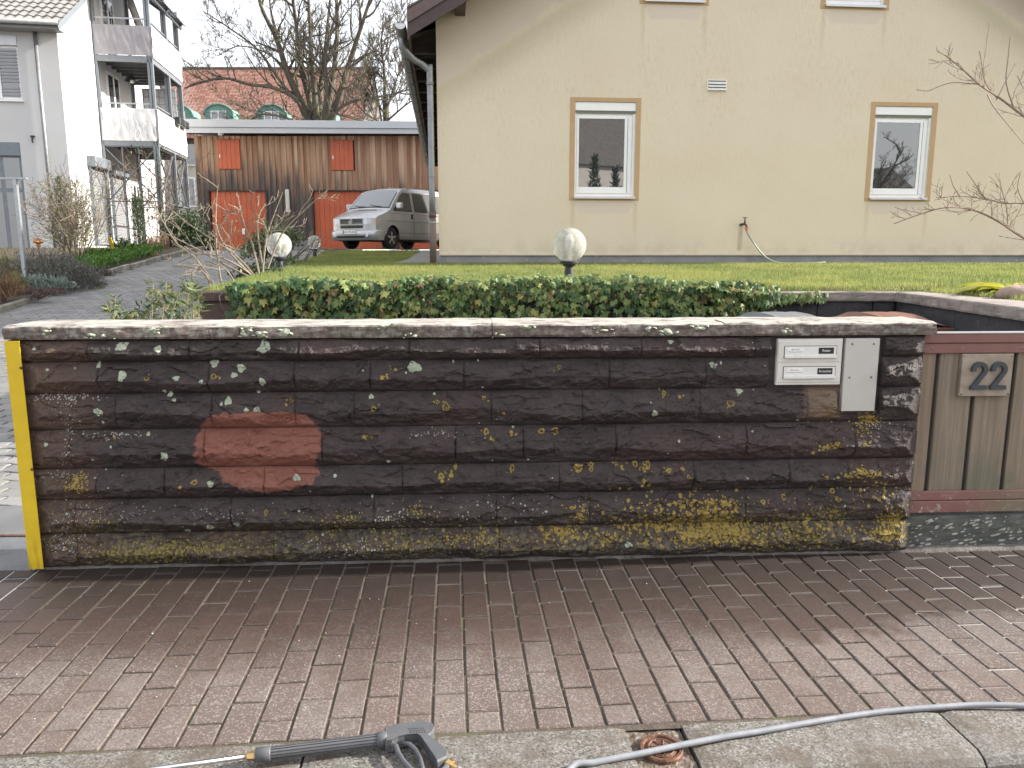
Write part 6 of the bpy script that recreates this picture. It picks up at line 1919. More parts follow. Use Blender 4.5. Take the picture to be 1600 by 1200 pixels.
# roof: tiles of the front slope near the corner are single pieces
q = MB(); q.add([(.22, -.45, HT + .02 - .45 * PT), (.22, 4.8, HT + 4.8 * PT + .02), (-8, 4.8, HT + 4.8 * PT + .02), (-8, -.45, HT + .02 - .45 * PT),
                 (.22, -.45, HT + .10 - .45 * PT), (.22, 4.8, HT + 4.8 * PT + .10), (-8, 4.8, HT + 4.8 * PT + .10), (-8, -.45, HT + .10 - .45 * PT)],
                [(0,1,2,3),(4,7,6,5),(0,4,5,1),(0,3,7,4),(3,2,6,7)])
q.add([(.22, 4.8, HT + 4.8 * PT + .09), (.22, 10.1, HT - .2), (-8, 10.1, HT - .2), (-8, 4.8, HT + 4.8 * PT + .09)], [(0, 1, 2, 3)])
rf = q.build('roof', plain('roof_underside', (.22, .215, .21), .8, 0, .15, 4), LH)
GT = plain('grey_roof_tile', (.215, .205, .195), .8, 0, .22, 5, .4, 50)
TW, TL = .215, .36
q = MB(); vs = []
for j in range(2):
    for k in range(9):
        x = k / 8 * (TW * 1.06); h = .036 * (math.sin(k / 8 * 2 * math.pi) * .5 + .5)
        vs.append((x, j * TL * 1.12, h + (0.030 if j == 0 else 0.0)))
for k in range(9): x, y, z = vs[k]; vs.append((x, y, z - .028))
q.add(vs, [(k, k + 1, 9 + k + 1, 9 + k) for k in range(8)] + [(18 + k, 18 + k + 1, k + 1, k) for k in range(8)])
tm = q.mesh('roof_tile', GT, smooth=False)
cnt = 0; rest = MB()
for r_ in range(14):
    for k in range(38):
        x = .26 - (k + 1) * TW; y0 = -.50 + r_ * TL * math.cos(math.atan(PT)); z = HT + .105 + y0 * PT
        if r_ < 8 and k < 16:
            o = link('roof_tile', tm, rf); o.location = (x, y0, z); o.rotation_euler = (math.atan(PT) + U(-.01, .01), 0, U(-.006, .006))
        else:
            c_, s_ = math.cos(math.atan(PT)), math.sin(math.atan(PT))
            rest.add([(x + a, y0 + b * c_ - d * s_, z + b * s_ + d * c_) for a, b, d in q.v], q.f)
rest.build('further_roof_tiles', GT, rf, kind='stuff')
lhbox('eave_box', (-8, -.42, HT - .33), (.20, .0, HT - .22), plain('grey_soffit', (.33, .34, .36), .7, 0, .06, 3), None)
q = MB(); q.tube([(-8, -.52, HT - .20), (.24, -.52, HT - .20)], .065, 10); q.build('gutter', ZINC, LH, smooth=True)
q = MB(); q.bar((.21, -.48, HT - .30), (.21, 4.8, HT + 4.8 * PT - .0), .03, .16); q.build('verge_board', GFR, LH)
# gable wall: ground floor window with roller shutter, balcony doors
def side_win(y0, y1, z0, z1, shut):
    w_ = lhbox('window', (.002, y0, z0), (.045, y1, z1), GFR if shut else UPVC)
    if shut:
        lhbox('shutter_box', (.003, y0 - .05, z1), (.24, y1 + .05, z1 + .30), GFR, w_, .02)
        z = z0 + .02
        while z < z1 - .02: lhbox('shutter_slat', (.046, y0 + .08, z), (.066, y1 - .08, z + .068), BLIND, w_); z += .075
        lhbox('guide_rail', (.046, y0, z0), (.09, y0 + .075, z1 - .002), GFR, w_); lhbox('guide_rail', (.046, y1 - .075, z0), (.09, y1, z1 - .002), GFR, w_)
    else:
        q = MB(); q.add([(.048, y0 + .1, z0 + .1), (.048, y1 - .1, z0 + .1), (.048, y1 - .1, z1 - .1), (.048, y0 + .1, z1 - .1)], [(0, 1, 2, 3)]); q.build('pane', GLASS, w_)
        lhbox('mullion', (.046, (y0 + y1) / 2 - .05, z0 + .02), (.06, (y0 + y1) / 2 + .05, z1 - .02), UPVC, w_)
side_win(1.35, 2.50, 1.75, 3.92, True)
side_win(3.0, 4.1, 1.9, 3.85, True)
side_win(3.4, 4.5, 5.0, 6.95, False); side_win(3.4, 4.5, 7.35, 9.2, False)
side_win(5.0, 5.7, 2.3, 3.8, False)

# ---------------------------------------------------------------- balcony tower
BT = thing('balcony_tower', 'grey steel balcony tower with white fabric screens on the sunlit gable wall', 'balcony', LHO, LY)
PST = plain('grey_painted_steel', (.20, .22, .24), .5, .3, .12, 6)
PSD = plain('dark_steel_deck', (.13, .135, .14), .7, .2, .15, 4)
Y0, Y1, X0, X1 = 2.6, 5.85, .06, 1.52
ZF = [4.84, 7.20]
posts = [(X0, Y0), (X1, Y0), (X1, (Y0 + Y1) / 2 + .15), (X1, Y1), (X0, Y1)]
for x, y in posts:
    for dx in ((0,) if x < 1 else (-.045, .045)):
        q = MB(); q.box((x + dx - .032, y - .055, 1.55), (x + dx + .032, y + .055, 10.0 if x < 1 else 9.35)); q.build('post', PST, BT)
for i, z in enumerate(ZF):
    q = MB(); q.box((X0 - .02, Y0 - .02, z - .035), (X1 + .02, Y1 + .02, z)); q.build('deck', PSD, BT)
    for a, b in (((X0, Y0 - .03), (X1 + .08, Y0 - .03)), ((X1 + .05, Y0), (X1 + .05, Y1)), ((X0, Y1), (X1 + .08, Y1))):
        q = MB(); q.bar((a[0], a[1], z - .10), (b[0], b[1], z - .10), .05, .17); q.build('edge_beam', PST, BT)
    for k in range(7):
        y = lerp(Y0 + .3, Y1 - .2, k / 6); q = MB(); q.box((X0, y, z - .13), (X1, y + .05, z - .036)); q.build('deck_joist', PSD, BT)
    for a, b in (((X0, Y0), (X1, Y0)), ((X1, Y0), (X1, Y1)), ((X0, Y1), (X1, Y1))):
        q = MB(); q.bar((a[0], a[1], z + 1.02), (b[0], b[1], z + 1.02), .045, .035); q.build('handrail', STEEL, BT)
        n = int((Vector(b) - Vector(a)).length / .12)
        q = MB()
        for k in range(n + 1): p_ = Vector(a).lerp(Vector(b), k / n); q.bar((p_.x, p_.y, z + .03), (p_.x, p_.y, z + 1.0), .014)
        q.build('baluster_row', PST, BT, kind='stuff')
m = M('white_screen_fabric'); p = m.obj()
n1 = m.noise(m.scl(p, (2.2, 2.2, .7)), 2, 4, .6, dist=1.2)
FAB = m.out(m.ramp(n1, [(.3, (.60, .60, .61)), (.7, (.72, .72, .73))]), .8, None, m.bump(n1, .8, .06))
FABG = plain('lilac_grey_screen', (.30, .285, .31), .85, 0, .12, 3, coord='obj')
def screen(z0, z1, a, b, mt, sag=.018):
    q = MB(); n = 40; m_ = 10; vs = []; A_, B_ = Vector(a), Vector(b); d = (B_ - A_).normalized(); nn = Vector((d.y, -d.x))
    for j in range(m_ + 1):
        for i in range(n + 1):
            p_ = A_.lerp(B_, i / n); z = lerp(z0, z1, j / m_)
            w1 = sag * noise.noise((i * .55 + j * .35, j * .22, z0 + a[0])) * math.sin(math.pi * j / m_ * .9 + .15) + .006
            vs.append((p_.x + nn.x * (.03 + w1), p_.y + nn.y * (.03 + w1), z))
    q.add(vs, [(j*(n+1)+i, j*(n+1)+i+1, (j+1)*(n+1)+i+1, (j+1)*(n+1)+i) for j in range(m_) for i in range(n)])
    q.build('screen', mt, BT, smooth=True)
screen(4.80, 5.72, (X0, Y0 - .03), (X1 + .05, Y0 - .03), FAB, .05); screen(4.74, 5.72, (X1 + .07, Y0 - .02), (X1 + .07, Y1), FAB, .03)
screen(7.20, 8.02, (X0, Y0 - .03), (X1 + .05, Y0 - .03), FABG, .02); screen(7.16, 8.05, (X1 + .07, Y0 - .02), (X1 + .07, Y1), FAB, .03)
# bracing of the ground floor bay
def brace(a, b, w_=.045): q = MB(); q.bar(a, b, w_, .03); q.build('brace', PST, BT)
zt, zb = 4.62, 3.05
for (xa, ya), (xb, yb) in (((X0, Y0), (X1, Y0)), ((X1, Y0), (X1, (Y0+Y1)/2+.15)), ((X1, (Y0+Y1)/2+.15), (X1, Y1)), ((X0, Y1), (X1, Y1))):
    brace((xa, ya, zt), (xb, yb, zb)); brace((xa, ya, zb), (xb, yb, zt)); brace((xa, ya, zb), (xb, yb, zb)); brace((xa, ya, zt + .02), (xb, yb, zt + .02))
for x in (.55, 1.0): brace((x, Y0 + .02, 1.6), (x, Y0 + .02, 4.7), .03)
# roof of profiled sheet, sloping outwards
q = MB(); vs = []; n = 84
for j in range(2):
    for i in range(n + 1):
        y = lerp(Y0 - .3, Y1 + .3, i / n); vs.append((lerp(-.02, X1 + .28, j), y, lerp(10.25, 8.95, j) + .03 * (1 if (i // 2) % 2 else 0)))
q.add(vs, [(i, i + 1, n + 2 + i, n + 1 + i) for i in range(n)])
q.build('sheet_roof', PST, BT)
for y in (Y0 - .05, (Y0 + Y1) / 2, Y1): q = MB(); q.bar((0, y, 10.18), (X1 + .2, y, 8.93), .06, .10); q.build('rafter', PST, BT)
q = MB(); q.bar((X1 + .1, Y0 - .3, 8.93), (X1 + .1, Y1 + .3, 8.93), .06, .12); q.build('purlin', PST, BT)
# glazed lattice panel at the back end, lamp, planters
q = MB(); q.add([(.35, Y1 - .1, 5.0), (X1 - .1, Y1 - .1, 5.0), (X1 - .1, Y1 - .1, 6.9), (.35, Y1 - .1, 6.9)], [(0, 1, 2, 3)]); pn = q.build('wind_screen', FAB, BT)
for k in range(7):
    x = lerp(.38, X1 - .13, k / 6); q = MB(); q.box((x - .008, Y1 - .125, 5.0), (x + .008, Y1 - .105, 6.9)); q.build('lattice_bar', BLIND, pn)
for k in range(9):
    z = lerp(5.05, 6.85, k / 8); q = MB(); q.box((.36, Y1 - .135, z - .008), (X1 - .11, Y1 - .126, z + .008)); q.build('lattice_bar', BLIND, pn)
o = thing('hanging_lamp', 'dark conical lamp hanging under the upper balcony of the white house', 'lamp', LHO + Vector((.75 * math.cos(LY) - 3.4 * math.sin(LY), .75 * math.sin(LY) + 3.4 * math.cos(LY), 6.55)), LY)
q = MB(); q.tube([(0, 0, .30), (0, 0, .62)], .01, 5); q.build('cord', DARK, o)
q = MB(); q.lathe([(.02, .30), (.20, .12), (.21, .10)], 16); q.build('shade', DARK, o)
q = MB(); q.lathe([(0, .03), (.06, .06), (.05, .13), (0, .16)], 10); q.build('bulb', BULB, o)
for k in range(2):
    lx, ly = X1 + .2, 4.7 + k * .62
    o = thing('balcony_planter', ('nearer', 'farther')[k] + ' of two dark planter boxes on the outer rail of the lower balcony', 'planter', LHO + Vector((lx * math.cos(LY) - ly * math.sin(LY), lx * math.sin(LY) + ly * math.cos(LY), 5.72)), LY + R(90), 'planters on the balcony rail')
    q = MB(); q.box((-.26, -.09, -.12), (.26, .09, .10), .02); q.build('box', DARK, o)
    q = MB(); q.tube([(-.2, .09, .09), (-.2, .14, .12)], .012, 5); q.tube([(.2, .09, .09), (.2, .14, .12)], .012, 5); q.build('hook', STEEL, o)

# ================================================================== PLANTS
def fol(name, cols, trans=.25, rough=.5):
    m = M(name); t = m.ma('FRACT', m.ma('ADD', m.attr('tint'), m.ma('MULTIPLY', m.rand(), .0)))
    c = m.ramp(t, [(i / (len(cols) - 1), c_) for i, c_ in enumerate(cols)])
    m.out(c, rough)
    tr_ = m.n('BsdfTranslucent'); m.put(tr_.inputs[0], c)
    ms = m.n('MixShader'); ms.inputs[0].default_value = trans
    m.t.links.new(m.p.outputs[0], ms.inputs[1]); m.t.links.new(tr_.outputs[0], ms.inputs[2])
    m.t.links.new(ms.outputs[0], m.t.nodes['Material Output'].inputs[0])
    return m.m
def leaves(name, mat, parent, pts, size, asp=.45, kind=None, updir=.5, curl=.2):
    """many small pointed leaves at the given points (x,y,z[,tint])"""
    V, F_, T = [], [], []
    for p_ in pts:
        c = Vector(p_[:3]); t = p_[3] if len(p_) > 3 else rnd.random()
        d = Vector((U(-1, 1), U(-1, 1), U(-.6, 1) + updir)).normalized()
        s_ = d.cross(Vector((U(-1, 1), U(-1, 1), U(-1, 1))))
        if s_.length < .1: continue
        s_.normalize(); nn = d.cross(s_); L = size * U(.6, 1.25); w_ = L * asp
        k = len(V)
        V += [c, c + d * L * .5 + s_ * w_ * .5 + nn * curl * L * .2, c + d * L + nn * -curl * L * .3, c + d * L * .5 - s_ * w_ * .5 + nn * curl * L * .2]
        F_.append((k, k + 1, k + 2, k + 3)); T += [min(.999, max(0, t))] * 4
    return np_mesh(name, np.array([tuple(v_) for v_ in V]), np.array(F_), mat, parent, kind, attr=T)
def blob_pts(n, c, r, shell=.55, low=0.0, lump=.25, seed=0.0):
    o_ = []
    while len(o_) < n:
        v_ = Vector((rnd.gauss(0, 1), rnd.gauss(0, 1), rnd.gauss(0, 1))).normalized()
        if v_.z < -.35: continue
        k = 1 + lump * noise.noise((v_.x * 2.2 + seed, v_.y * 2.2, v_.z * 2.2))* 1.6
        q_ = (shell + (1 - shell) * rnd.random()) * k
        o_.append((c[0] + v_.x * r[0] * q_, c[1] + v_.y * r[1] * q_, max(low, c[2] + v_.z * r[2] * q_)))
    return o_
F_LAV = fol('lavender_foliage', [(.10, .105, .085), (.16, .165, .14), (.22, .225, .20), (.15, .12, .12)])
F_SIL = fol('silver_foliage', [(.14, .18, .15), (.22, .27, .235), (.30, .36, .32)])
F_LIM = fol('lime_foliage', [(.12, .14, .02), (.19, .21, .03), (.27, .27, .05)])
F_GRN = fol('fresh_green_foliage', [(.055, .12, .02), (.09, .19, .03), (.14, .26, .05)], .35)
F_DRK = fol('dark_green_foliage', [(.022, .042, .018), (.040, .070, .028), (.070, .10, .045)])
F_YEG = fol('yellow_green_foliage', [(.09, .105, .03), (.16, .175, .05), (.23, .23, .08), (.12, .10, .05)], .35)
F_VIB = fol('pale_evergreen_foliage', [(.05, .085, .03), (.10, .145, .055), (.17, .215, .10), (.25, .27, .17)], .3)
F_BRN = fol('brown_dry_stalks', [(.14, .085, .05), (.22, .13, .075), (.28, .19, .12)])
F_HOS = fol('yellow_hosta_leaf', [(.30, .33, .03), (.46, .44, .05), (.52, .46, .10)], .4, .35)
TWIG = plain('pale_twig_bark', (.20, .165, .125), .85, 0, .25, 20)
TWIG2 = plain('brown_twig_bark', (.13, .085, .060), .8, 0, .25, 40)
def plant(name, label, cat, base, group=None): return thing(name, label, cat, base, 0, group)
def g_at(px, py, Y): p_ = at(px, py, Y); return p_
rnd.seed(5)
def dome(name, label, cat, px, py, Y, r, n, mat, size, asp=.3, shell=.6, updir=.8, lump=.3, h=None, stems=True):
    c = at(px, py, Y); b = plant(name, label, cat, c)
    leaves('foliage', mat, b, blob_pts(n, (0, 0, .02), (r[0], r[1], r[2]), shell, 0.0, lump, px), size, asp, None, updir)
    if stems:
        q = MB()
        for k in range(14):
            a = U(0, 6.28); q.tube([(0, 0, -.05), (r[0] * .45 * math.cos(a), r[1] * .45 * math.sin(a), r[2] * .45), (r[0] * .8 * math.cos(a), r[1] * .8 * math.sin(a), r[2] * U(.5, .8))], [.012, .009, .005], 4)
        q.build('stems', TWIG2, b, kind='stuff')
    return b
dome('lavender_bush', 'wide grey green lavender mound behind the steel post in the flower bed', 'shrub', 82, 452, 13.6, (.78, .60, .62), 5200, F_LAV, .085, .16, .62)
dome('lavender_bush', 'lower grey lavender mound spilling over the bed kerb', 'shrub', 118, 447, 13.9, (.50, .40, .42), 2400, F_LAV, .08, .16, .6)
dome('silver_plant', 'pale silver leaved plant at the foot of the lavender mound', 'plant', 57, 452, 12.9, (.30, .2, .19), 700, F_SIL, .085, .3, .4)
dome('silver_plant', 'second small silver leaved plant right of the first, close to the kerb', 'plant', 92, 451, 13.0, (.28, .18, .15), 500, F_SIL, .08, .3, .4)
dome('dwarf_shrub', 'small round lime green shrub beside the steel post', 'shrub', 26, 449, 12.6, (.17, .15, .22), 900, F_LIM, .04, .4, .6)
dome('heather', 'brownish heather creeping over the front of the bed', 'plant', 62, 462, 12.2, (.42, .2, .10), 900, fol('heather_foliage', [(.10, .065, .06), (.16, .11, .10), (.2, .16, .14)]), .06, .2, .4)
dome('heather', 'dark heather cushion hanging over the kerb right of the lavender', 'plant', 152, 432, 14.4, (.38, .25, .16), 900, fol('dark_heather_foliage', [(.055, .05, .045), (.11, .09, .085), (.15, .13, .12)]), .06, .2, .4)
dome('dry_grass_tuft', 'reddish dry grass tuft at the left edge of the flower bed', 'plant', 6, 468, 11.9, (.34, .25, .35), 700, F_BRN, .22, .05, .1, 1.6)
dome('grassy_plant', 'olive green tufted plant at the left edge behind the steel post', 'plant', 8, 440, 14, (.40, .3, .42), 900, F_YEG, .22, .06, .2, 1.4)
gc = thing('ground_cover', 'bright green ground cover plants along the bed kerb', 'ground cover', at(185, 415, 16.6)); gc['kind'] = 'stuff'
pts = []
for _ in range(3400):
    y = U(15.0, 18.6); x = kxf(y) - .12 - rnd.random() ** .8 * .85; pts.append((x - gc.location.x, y - gc.location.y, zd(y) + .10 + rnd.random() * .17 - gc.location.z))
leaves('foliage', F_GRN, gc, pts, .085, .45, 'stuff', .9)
dome('leafy_plant', 'dark green leafy plant beside the yellow stake', 'plant', 196, 404, 18.4, (.30, .28, .40), 900, F_DRK, .13, .35, .4)
dome('leafy_plant', 'green rosette plant at the foot of the tall shrub', 'plant', 158, 405, 17.2, (.4, .3, .2), 500, F_GRN, .12, .4, .3)
# tall half bare shrub with yellow green shoots
b = plant('tall_shrub', 'tall many stemmed half bare shrub with yellow green shoots before the white house', 'shrub', at(118, 412, 17.0))
q = MB()
tips = []
for k in range(34):
    a = U(0, 2 * math.pi); L = U(1.0, 2.05); o_ = Vector((math.cos(a) * .16, math.sin(a) * .16, 0))
    grow(q, o_, Vector((math.cos(a) * U(.1, .75), math.sin(a) * .5, 1)), L, .014, 1, 3, up=.05, wob=.16, minr=.0045, kids_n=(6, 6, 4, 2))
q.build('stems', TWIG, b, kind='stuff')
pts = [(rnd.gauss(0, .38), rnd.gauss(0, .3), U(.5, 1.75)) for _ in range(900)] + [(rnd.gauss(0, .22), rnd.gauss(0, .2), U(.1, 1.2)) for _ in range(700)]
leaves('foliage', F_YEG, b, pts, .075, .35, None, .2)
b = plant('small_conifer', 'narrow dark green conifer in the middle of the half bare shrub', 'conifer', at(104, 404, 17.6))
pts = []
for _ in range(1900):
    t = rnd.random() ** .8; a = U(0, 6.28); r_ = .27 * (1 - t) * U(.5, 1.1) + .02; pts.append((r_ * math.cos(a), r_ * math.sin(a), .25 + t * 1.55))
leaves('foliage', F_DRK, b, pts, .09, .12, None, -.4); q = MB(); q.tube([(0, 0, -.1), (0, 0, 1.5)], [.03, .01], 6); q.build('trunk', TWIG2, b)
b = plant('columnar_conifer', 'slim dark columnar conifer in front of the balcony tower', 'conifer', at(221, 404, 18.9))
pts = []
for _ in range(2600):
    t = rnd.random(); a = U(0, 6.28); r_ = (.17 * (1 - t * .45)) * U(.55, 1.1); pts.append((r_ * math.cos(a), r_ * math.sin(a), .05 + t * 1.35))
leaves('foliage', F_DRK, b, pts, .10, .10, None, 1.2); q = MB(); q.tube([(0, 0, -.1), (0, 0, 1.2)], [.03, .01], 6); q.build('trunk', TWIG2, b)
dome('evergreen_bush', 'big dark evergreen bush between the balcony tower and the garages', 'bush', 292, 390, 22.6, (.75, .6, 1.15), 5200, F_DRK, .11, .4, .5, .3, .4)
dome('brown_hedge', 'low hedge of reddish brown dry stalks left of the evergreen bush', 'hedge', 243, 397, 20.4, (.46, .3, .42), 1500, F_BRN, .20, .06, .1, 2.0)
# climber on the bracing of the balcony tower
b = plant('climbing_plant', 'thin dark climber twining up the steel bracing below the balcony', 'climber', LHO + Vector((.5, 2.45, 1.6)))
q = MB()
for k in range(14):
    x = U(-.3, .9); grow(q, Vector((x, U(-.05, .15), 0)), Vector((U(-.15, .15), 0, 1)), U(1.6, 3.2), .012, 1, 3, up=.1, wob=.25, minr=.005, flat=.3, kids_n=(6, 6, 4, 2))
q.build('stems', TWIG2, b, kind='stuff')
leaves('foliage', F_DRK, b, [(U(-.3, .9), U(-.1, .2), U(.3, 3.0)) for _ in range(420)], .09, .4)
# bed furniture
p_ = at(40, 436, 13.1)
o = thing('steel_post', 'galvanised steel T post with a flat crossbar standing in the flower bed', 'post', p_)
q = MB(); q.box((-.028, -.028, -.2), (.028, .028, 1.63)); q.build('upright', STEEL, o)
q = MB(); q.box((-.42, -.03, 1.6305), (.20, .03, 1.665)); q.build('crossbar', STEEL, o)
p_ = at(235, 403, 18.7)
o = thing('flower_pot', 'orange terracotta pot lying at the bed kerb', 'pot', p_)
TERR = plain('terracotta', (.46, .22, .06), .8, 0, .15, 9)
q = MB(); q.lathe([(0, -.18), (.10, -.18), (.14, .05), (.155, .06), (.155, .11), (.13, .11), (.12, .04), (0, .0)], 20, ax='x'); q.v = [(x, y, z + .14) for x, y, z in q.v]; q.build('pot', TERR, o)
p_ = at(60, 381, 17.6)
o = thing('garden_ornament', 'small orange garden ornament on a stick near the terrace door', 'ornament', p_)
q = MB(); q.lathe([(0, .13), (.07, .11), (.11, .04), (.10, .03), (.04, .0), (.05, -.06), (0, -.08)], 12); q.build('cap', TERR, o); q = MB(); q.tube([(0, 0, -.07), (0, 0, -.5)], .012, 5); q.build('stick', TWIG2, o)
p_ = at(180, 396, 18.2)
o = thing('garden_stake', 'bright yellow flat stake leaning beside the leafy plant', 'stake', p_)
q = MB(); q.bar((.03, 0, -.1), (-.10, 0, .36), .07, .02); q.build('blade', YEL, o)

# ---------------------------------------------------------------- shrubs between driveway and lawn
rnd.seed(14)
b = plant('bare_shrub', 'bare straggly shrub with long pale branches left of the nearer globe lamp', 'shrub', at(400, 440, 8.6))
q = MB(); o0 = b.location
B0 = [[(402,436,0),(372,402,-.1),(332,374,-.2),(292,348,-.2),(262,322,-.3)], [(402,438,0),(362,398,.1),(340,360,.1),(338,320,.2),(341,288,.2)], [(396,436,0),(352,414,0),(302,386,-.1),(252,362,-.2),(232,352,-.2)],
      [(406,432,0),(395,384,.2),(380,345,.3),(372,308,.4)], [(410,428,.1),(416,374,.2),(428,336,.3),(442,300,.3)], [(346,446,-.3),(338,386,-.2),(337,334,-.2)], [(418,420,.2),(440,366,.3),(474,330,.3),(512,296,.3)],
      [(340,452,-.4),(306,404,-.5),(276,380,-.5),(246,330,-.5)], [(400,438,0),(380,420,-.3),(340,400,-.4),(310,398,-.4),(280,410,-.4)], [(330,455,-.6),(322,430,-.6),(300,418,-.6),(268,416,-.6)], [(370,448,-.5),(352,420,-.6),(322,408,-.6)], [(412,428,.2),(402,350,.4),(415,318,.5)]]
for P_ in B0:
    pts = limb(q, [at(a, c_, 8.6 + d) - o0 for a, c_, d in P_], .013, .005, 5)
    along(q, pts, .45, .0045, 5, 2, 3, up=.06, wob=.28, minr=.0035, kids_n=(5, 5, 4, 3))
q.build('branches', TWIG, b)
leaves('buds', F_YEG, b, [tuple(at(U(230, 420), U(330, 440), 8.6 + U(-.4, .3)) - o0) for _ in range(60)], .04, .5)
b = plant('evergreen_shrub', 'pale green evergreen shrub behind the nearer globe lamp', 'shrub', at(434, 424, 11.4))
q = MB()
for k in range(16): grow(q, Vector((U(-.2, .2), U(-.2, .2), 0)), Vector((U(-1, 1), U(-.7, .7), .8)), U(.5, .9), .014, 1, 2, up=.05, minr=.005, kids_n=(5, 4, 3, 2))
q.build('stems', TWIG, b, kind='stuff')
pts = []
for c, r_, n in (((-.05, 0, .38), (.36, .3, .26), 700), ((.14, 0, .47), (.20, .25, .14), 320), ((.16, -.1, .04), (.24, .3, .15), 400), ((-.32, 0, .22), (.24, .25, .22), 320)): pts += blob_pts(n, c, r_, .45, -.05, .4, c[0])
leaves('foliage', F_VIB, b, pts, .085, .42, None, .4)
dome('cotoneaster', 'low dark green creeping shrub at the foot of the nearer globe lamp', 'shrub', 405, 436, 8.9, (.32, .28, .14), 700, F_DRK, .06, .4, .3)
b = plant('young_shrub', 'slender upright stems with narrow pale green leaves behind the wall', 'plant', at(262, 530, 5.4))
o0 = b.location; q = MB(); pts = []
for k in range(34):
    px = U(172, 312); top = U(440, 494) if px > 215 else U(462, 496)
    P_ = [at(px + U(-14, 14), 575, 5.35 + U(-.2, .3)) - o0]; P_.append(at(px + U(-9, 9), lerp(575, top, .55), 5.35 + U(-.2, .3)) - o0); P_.append(at(px + U(-12, 12), top, 5.4 + U(-.2, .3)) - o0)
    pp = limb(q, P_, .005, .002, 4)
    for i, c in enumerate(pp):
        for _ in range(3): pts.append((c.x, c.y, c.z, rnd.random()))
    for _ in range(5): pts.append((*(pp[-1] + Vector((U(-.02, .02), U(-.02, .02), U(-.06, .02)))), rnd.random()))
q.build('stems', TWIG, b, kind='stuff'); leaves('foliage', fol('narrow_leaf_green', [(.055, .09, .035), (.095, .14, .055), (.15, .19, .085), (.22, .20, .05)], .35), b, pts, .075, .24, None, -.1)

# ---------------------------------------------------------------- right: fruit tree reaching in, hosta
rnd.seed(33)
ft = plant('fruit_tree', 'budding bare fruit tree reaching pale twigs in from the right edge', 'tree', Vector((5.6, 6.7, 1.2)))
q = MB(); o0 = ft.location; bud = []
limb(q, [o0 * 0 + Vector((0, 0, -.2)), Vector((.02, 0, .7)), Vector((-.05, .05, 1.6)), Vector((-.02, 0, 2.6))], .07, .04, 10)
q.build('trunk', TBARK, ft, smooth=True)
q = MB()
BR = [([(1700,300,0),(1645,215,-.1),(1600,182,-.2),(1560,152,-.2),(1530,132,-.3),(1500,105,-.3),(1476,86,-.3)], .013, 1), ([(1558,153,-.2),(1537,122,-.25),(1541,70,-.2),(1546,36,-.2)], .006, 0), ([(1585,172,-.2),(1572,130,-.2),(1575,90,-.2),(1578,58,-.2)], .006, 0),
      ([(1557,156,-.2),(1574,122,-.15),(1588,97,-.1)], .005, 0), ([(1530,132,-.3),(1492,129,-.3),(1470,134,-.3),(1450,142,-.3),(1431,140,-.3)], .004, 0), ([(1543,148,-.3),(1552,166,-.35),(1575,195,-.35),(1602,228,-.3)], .006, 0),
      ([(1590,118,.1),(1602,140,.1),(1640,170,.1)], .005, 0), ([(1537,122,-.25),(1532,90,-.2),(1530,80,-.2)], .004, 0),
      ([(1700,430,0),(1600,372,-.1),(1560,346,-.2),(1520,328,-.2),(1480,324,-.3),(1440,334,-.3),(1396,350,-.3)], .012, 1), ([(1700,330,0),(1600,318,-.1),(1570,318,-.1),(1540,311,-.1),(1500,307,-.1),(1464,309,-.1)], .008, 1), ([(1574,350,-.2),(1573,328,-.2),(1566,300,-.2),(1562,280,-.2)], .004, 0),
      ([(1424,337,-.3),(1410,328,-.3),(1398,324,-.3)], .003, 0), ([(1500,307,-.1),(1490,292,-.1),(1484,274,-.1)], .004, 0), ([(1540,311,-.1),(1524,288,-.1),(1510,268,-.1)], .004, 0), ([(1600,375,0),(1580,372,0),(1560,369,0)], .003, 0), ([(1600,318,0),(1590,295,0),(1594,270,0)], .004, 0)]
for P_, r_, m_ in BR:
    pts = limb(q, [at(a, c_, 6.4 + d) - o0 for a, c_, d in P_], r_, max(.0022, r_ * .3), 5)
    for i, c in enumerate(pts):
        if i % 2: bud.append(c)
    if m_:
        n0 = len(q.v); along(q, pts, .26, .0030, 22, 2, 3, t0=.2, up=.08, wob=.25, minr=.0018, kids_n=(5, 5, 3, 2))
        for k in range(n0, len(q.v), 23): bud.append(Vector(q.v[k]))
limb(q, [Vector((-.03, 0, 1.5)), at(1700, 300, 6.4) - o0], .03, .013, 6); limb(q, [Vector((0, 0, .5)), at(1700, 430, 6.4) - o0], .03, .012, 6); limb(q, [Vector((0, 0, 1.0)), at(1700, 330, 6.4) - o0], .02, .008, 6)
q.build('branches', plain('pinkish_twig_bark', (.26, .185, .150), .8, 0, .2, 40), ft)
q = MB()
for c in bud: r_ = U(.004, .0075); q.lathe([(0, -r_), (r_ * .8, 0), (0, r_ * 1.3)], 5, c)
q.build('buds', plain('bud_scales', (.34, .29, .24), .6, 0, .2, 60), ft, kind='stuff')
ho = plant('hosta', 'yellow green broad leaved plant at the right edge above the bin court wall', 'plant', at(1588, 468, 5.6))
q = MB(); V, F_, T = [], [], []
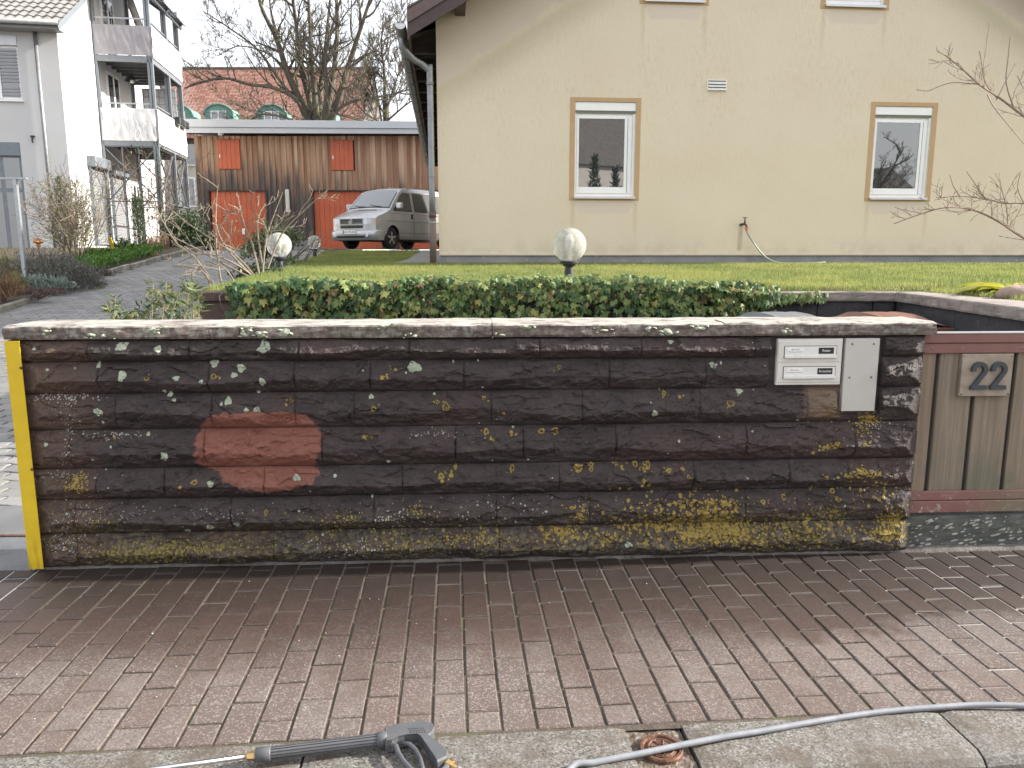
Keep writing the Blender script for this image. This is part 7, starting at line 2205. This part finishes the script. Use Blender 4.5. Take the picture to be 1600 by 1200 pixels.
for k in range(60):
    a = U(0, 6.28); L = U(.18, .42); el = U(.25, 1.1); d = Vector((math.cos(a), math.sin(a) * .8, 0)); w_ = L * U(.22, .34); s_ = Vector((-d.y, d.x, 0)).normalized()
    t_ = rnd.random(); n = 5; b0 = len(V); o_ = d * .03
    for i in range(n + 1):
        t = i / n; c = o_ + d * (L * t * math.cos(el * (1 - t))) + Vector((0, 0, L * (math.sin(el) * t - .75 * t * t * math.sin(el) * 1.0)))
        ww = w_ * math.sin(math.pi * min(1, .08 + t * .92)) * .5
        V += [tuple(c - s_ * ww + Vector((0, 0, ww * .3))), tuple(c), tuple(c + s_ * ww + Vector((0, 0, ww * .3)))]; T += [t_] * 3
    for i in range(n):
        for j in range(2): F_.append((b0 + 3*i + j, b0 + 3*i + j + 1, b0 + 3*i + j + 4, b0 + 3*i + j + 3))
np_mesh('foliage', np.array(V), np.array(F_), F_HOS, ho, attr=T)
st = thing('field_stone', 'rounded pinkish stone lying on the coping beside the yellow leaved plant', 'stone', at(1597, 472, 5.25))
q = MB(); vs = []
for j in range(9):
    for i in range(14):
        a, e = 2 * math.pi * i / 14, lerp(-1.3, 1.57, j / 8); r_ = 1 + .22 * noise.noise((math.cos(a) * 1.3, math.sin(a) * 1.3, e)); vs.append((.17 * r_ * math.cos(a) * math.cos(e), .11 * r_ * math.sin(a) * math.cos(e), .045 + .075 * r_ * math.sin(e)))
q.add(vs, [(j*14+i, j*14+(i+1) % 14, (j+1)*14+(i+1) % 14, (j+1)*14+i) for j in range(8) for i in range(14)]); q.build('stone', plain('pink_field_stone', (.30, .22, .18), .85, 0, .2, 14, .5, 60), st, smooth=True)

# two slim conifers before the house across the street, mirrored in the left window
for k, (x, y) in enumerate(((6.0, -6.2), (6.95, -6.6))):
    b = plant('slim_conifer', ('taller', 'shorter')[k] + ' slim conifer across the street, mirrored low in the left window', 'conifer', Vector((x, y, -.1)))
    H_ = 4.9 - .35 * k; pts = []
    for _ in range(1500):
        t = rnd.random(); a = U(0, 6.28); r_ = .42 * (1 - t) ** .7 * U(.5, 1.05) + .02; pts.append((r_ * math.cos(a), r_ * math.sin(a), .15 + t * H_))
    leaves('foliage', F_DRK, b, pts, .22, .2, None, 1.0)
    q = MB(); q.tube([(0, 0, -.1), (0, 0, H_ * .9)], [.07, .02], 6); q.build('trunk', TWIG2, b)
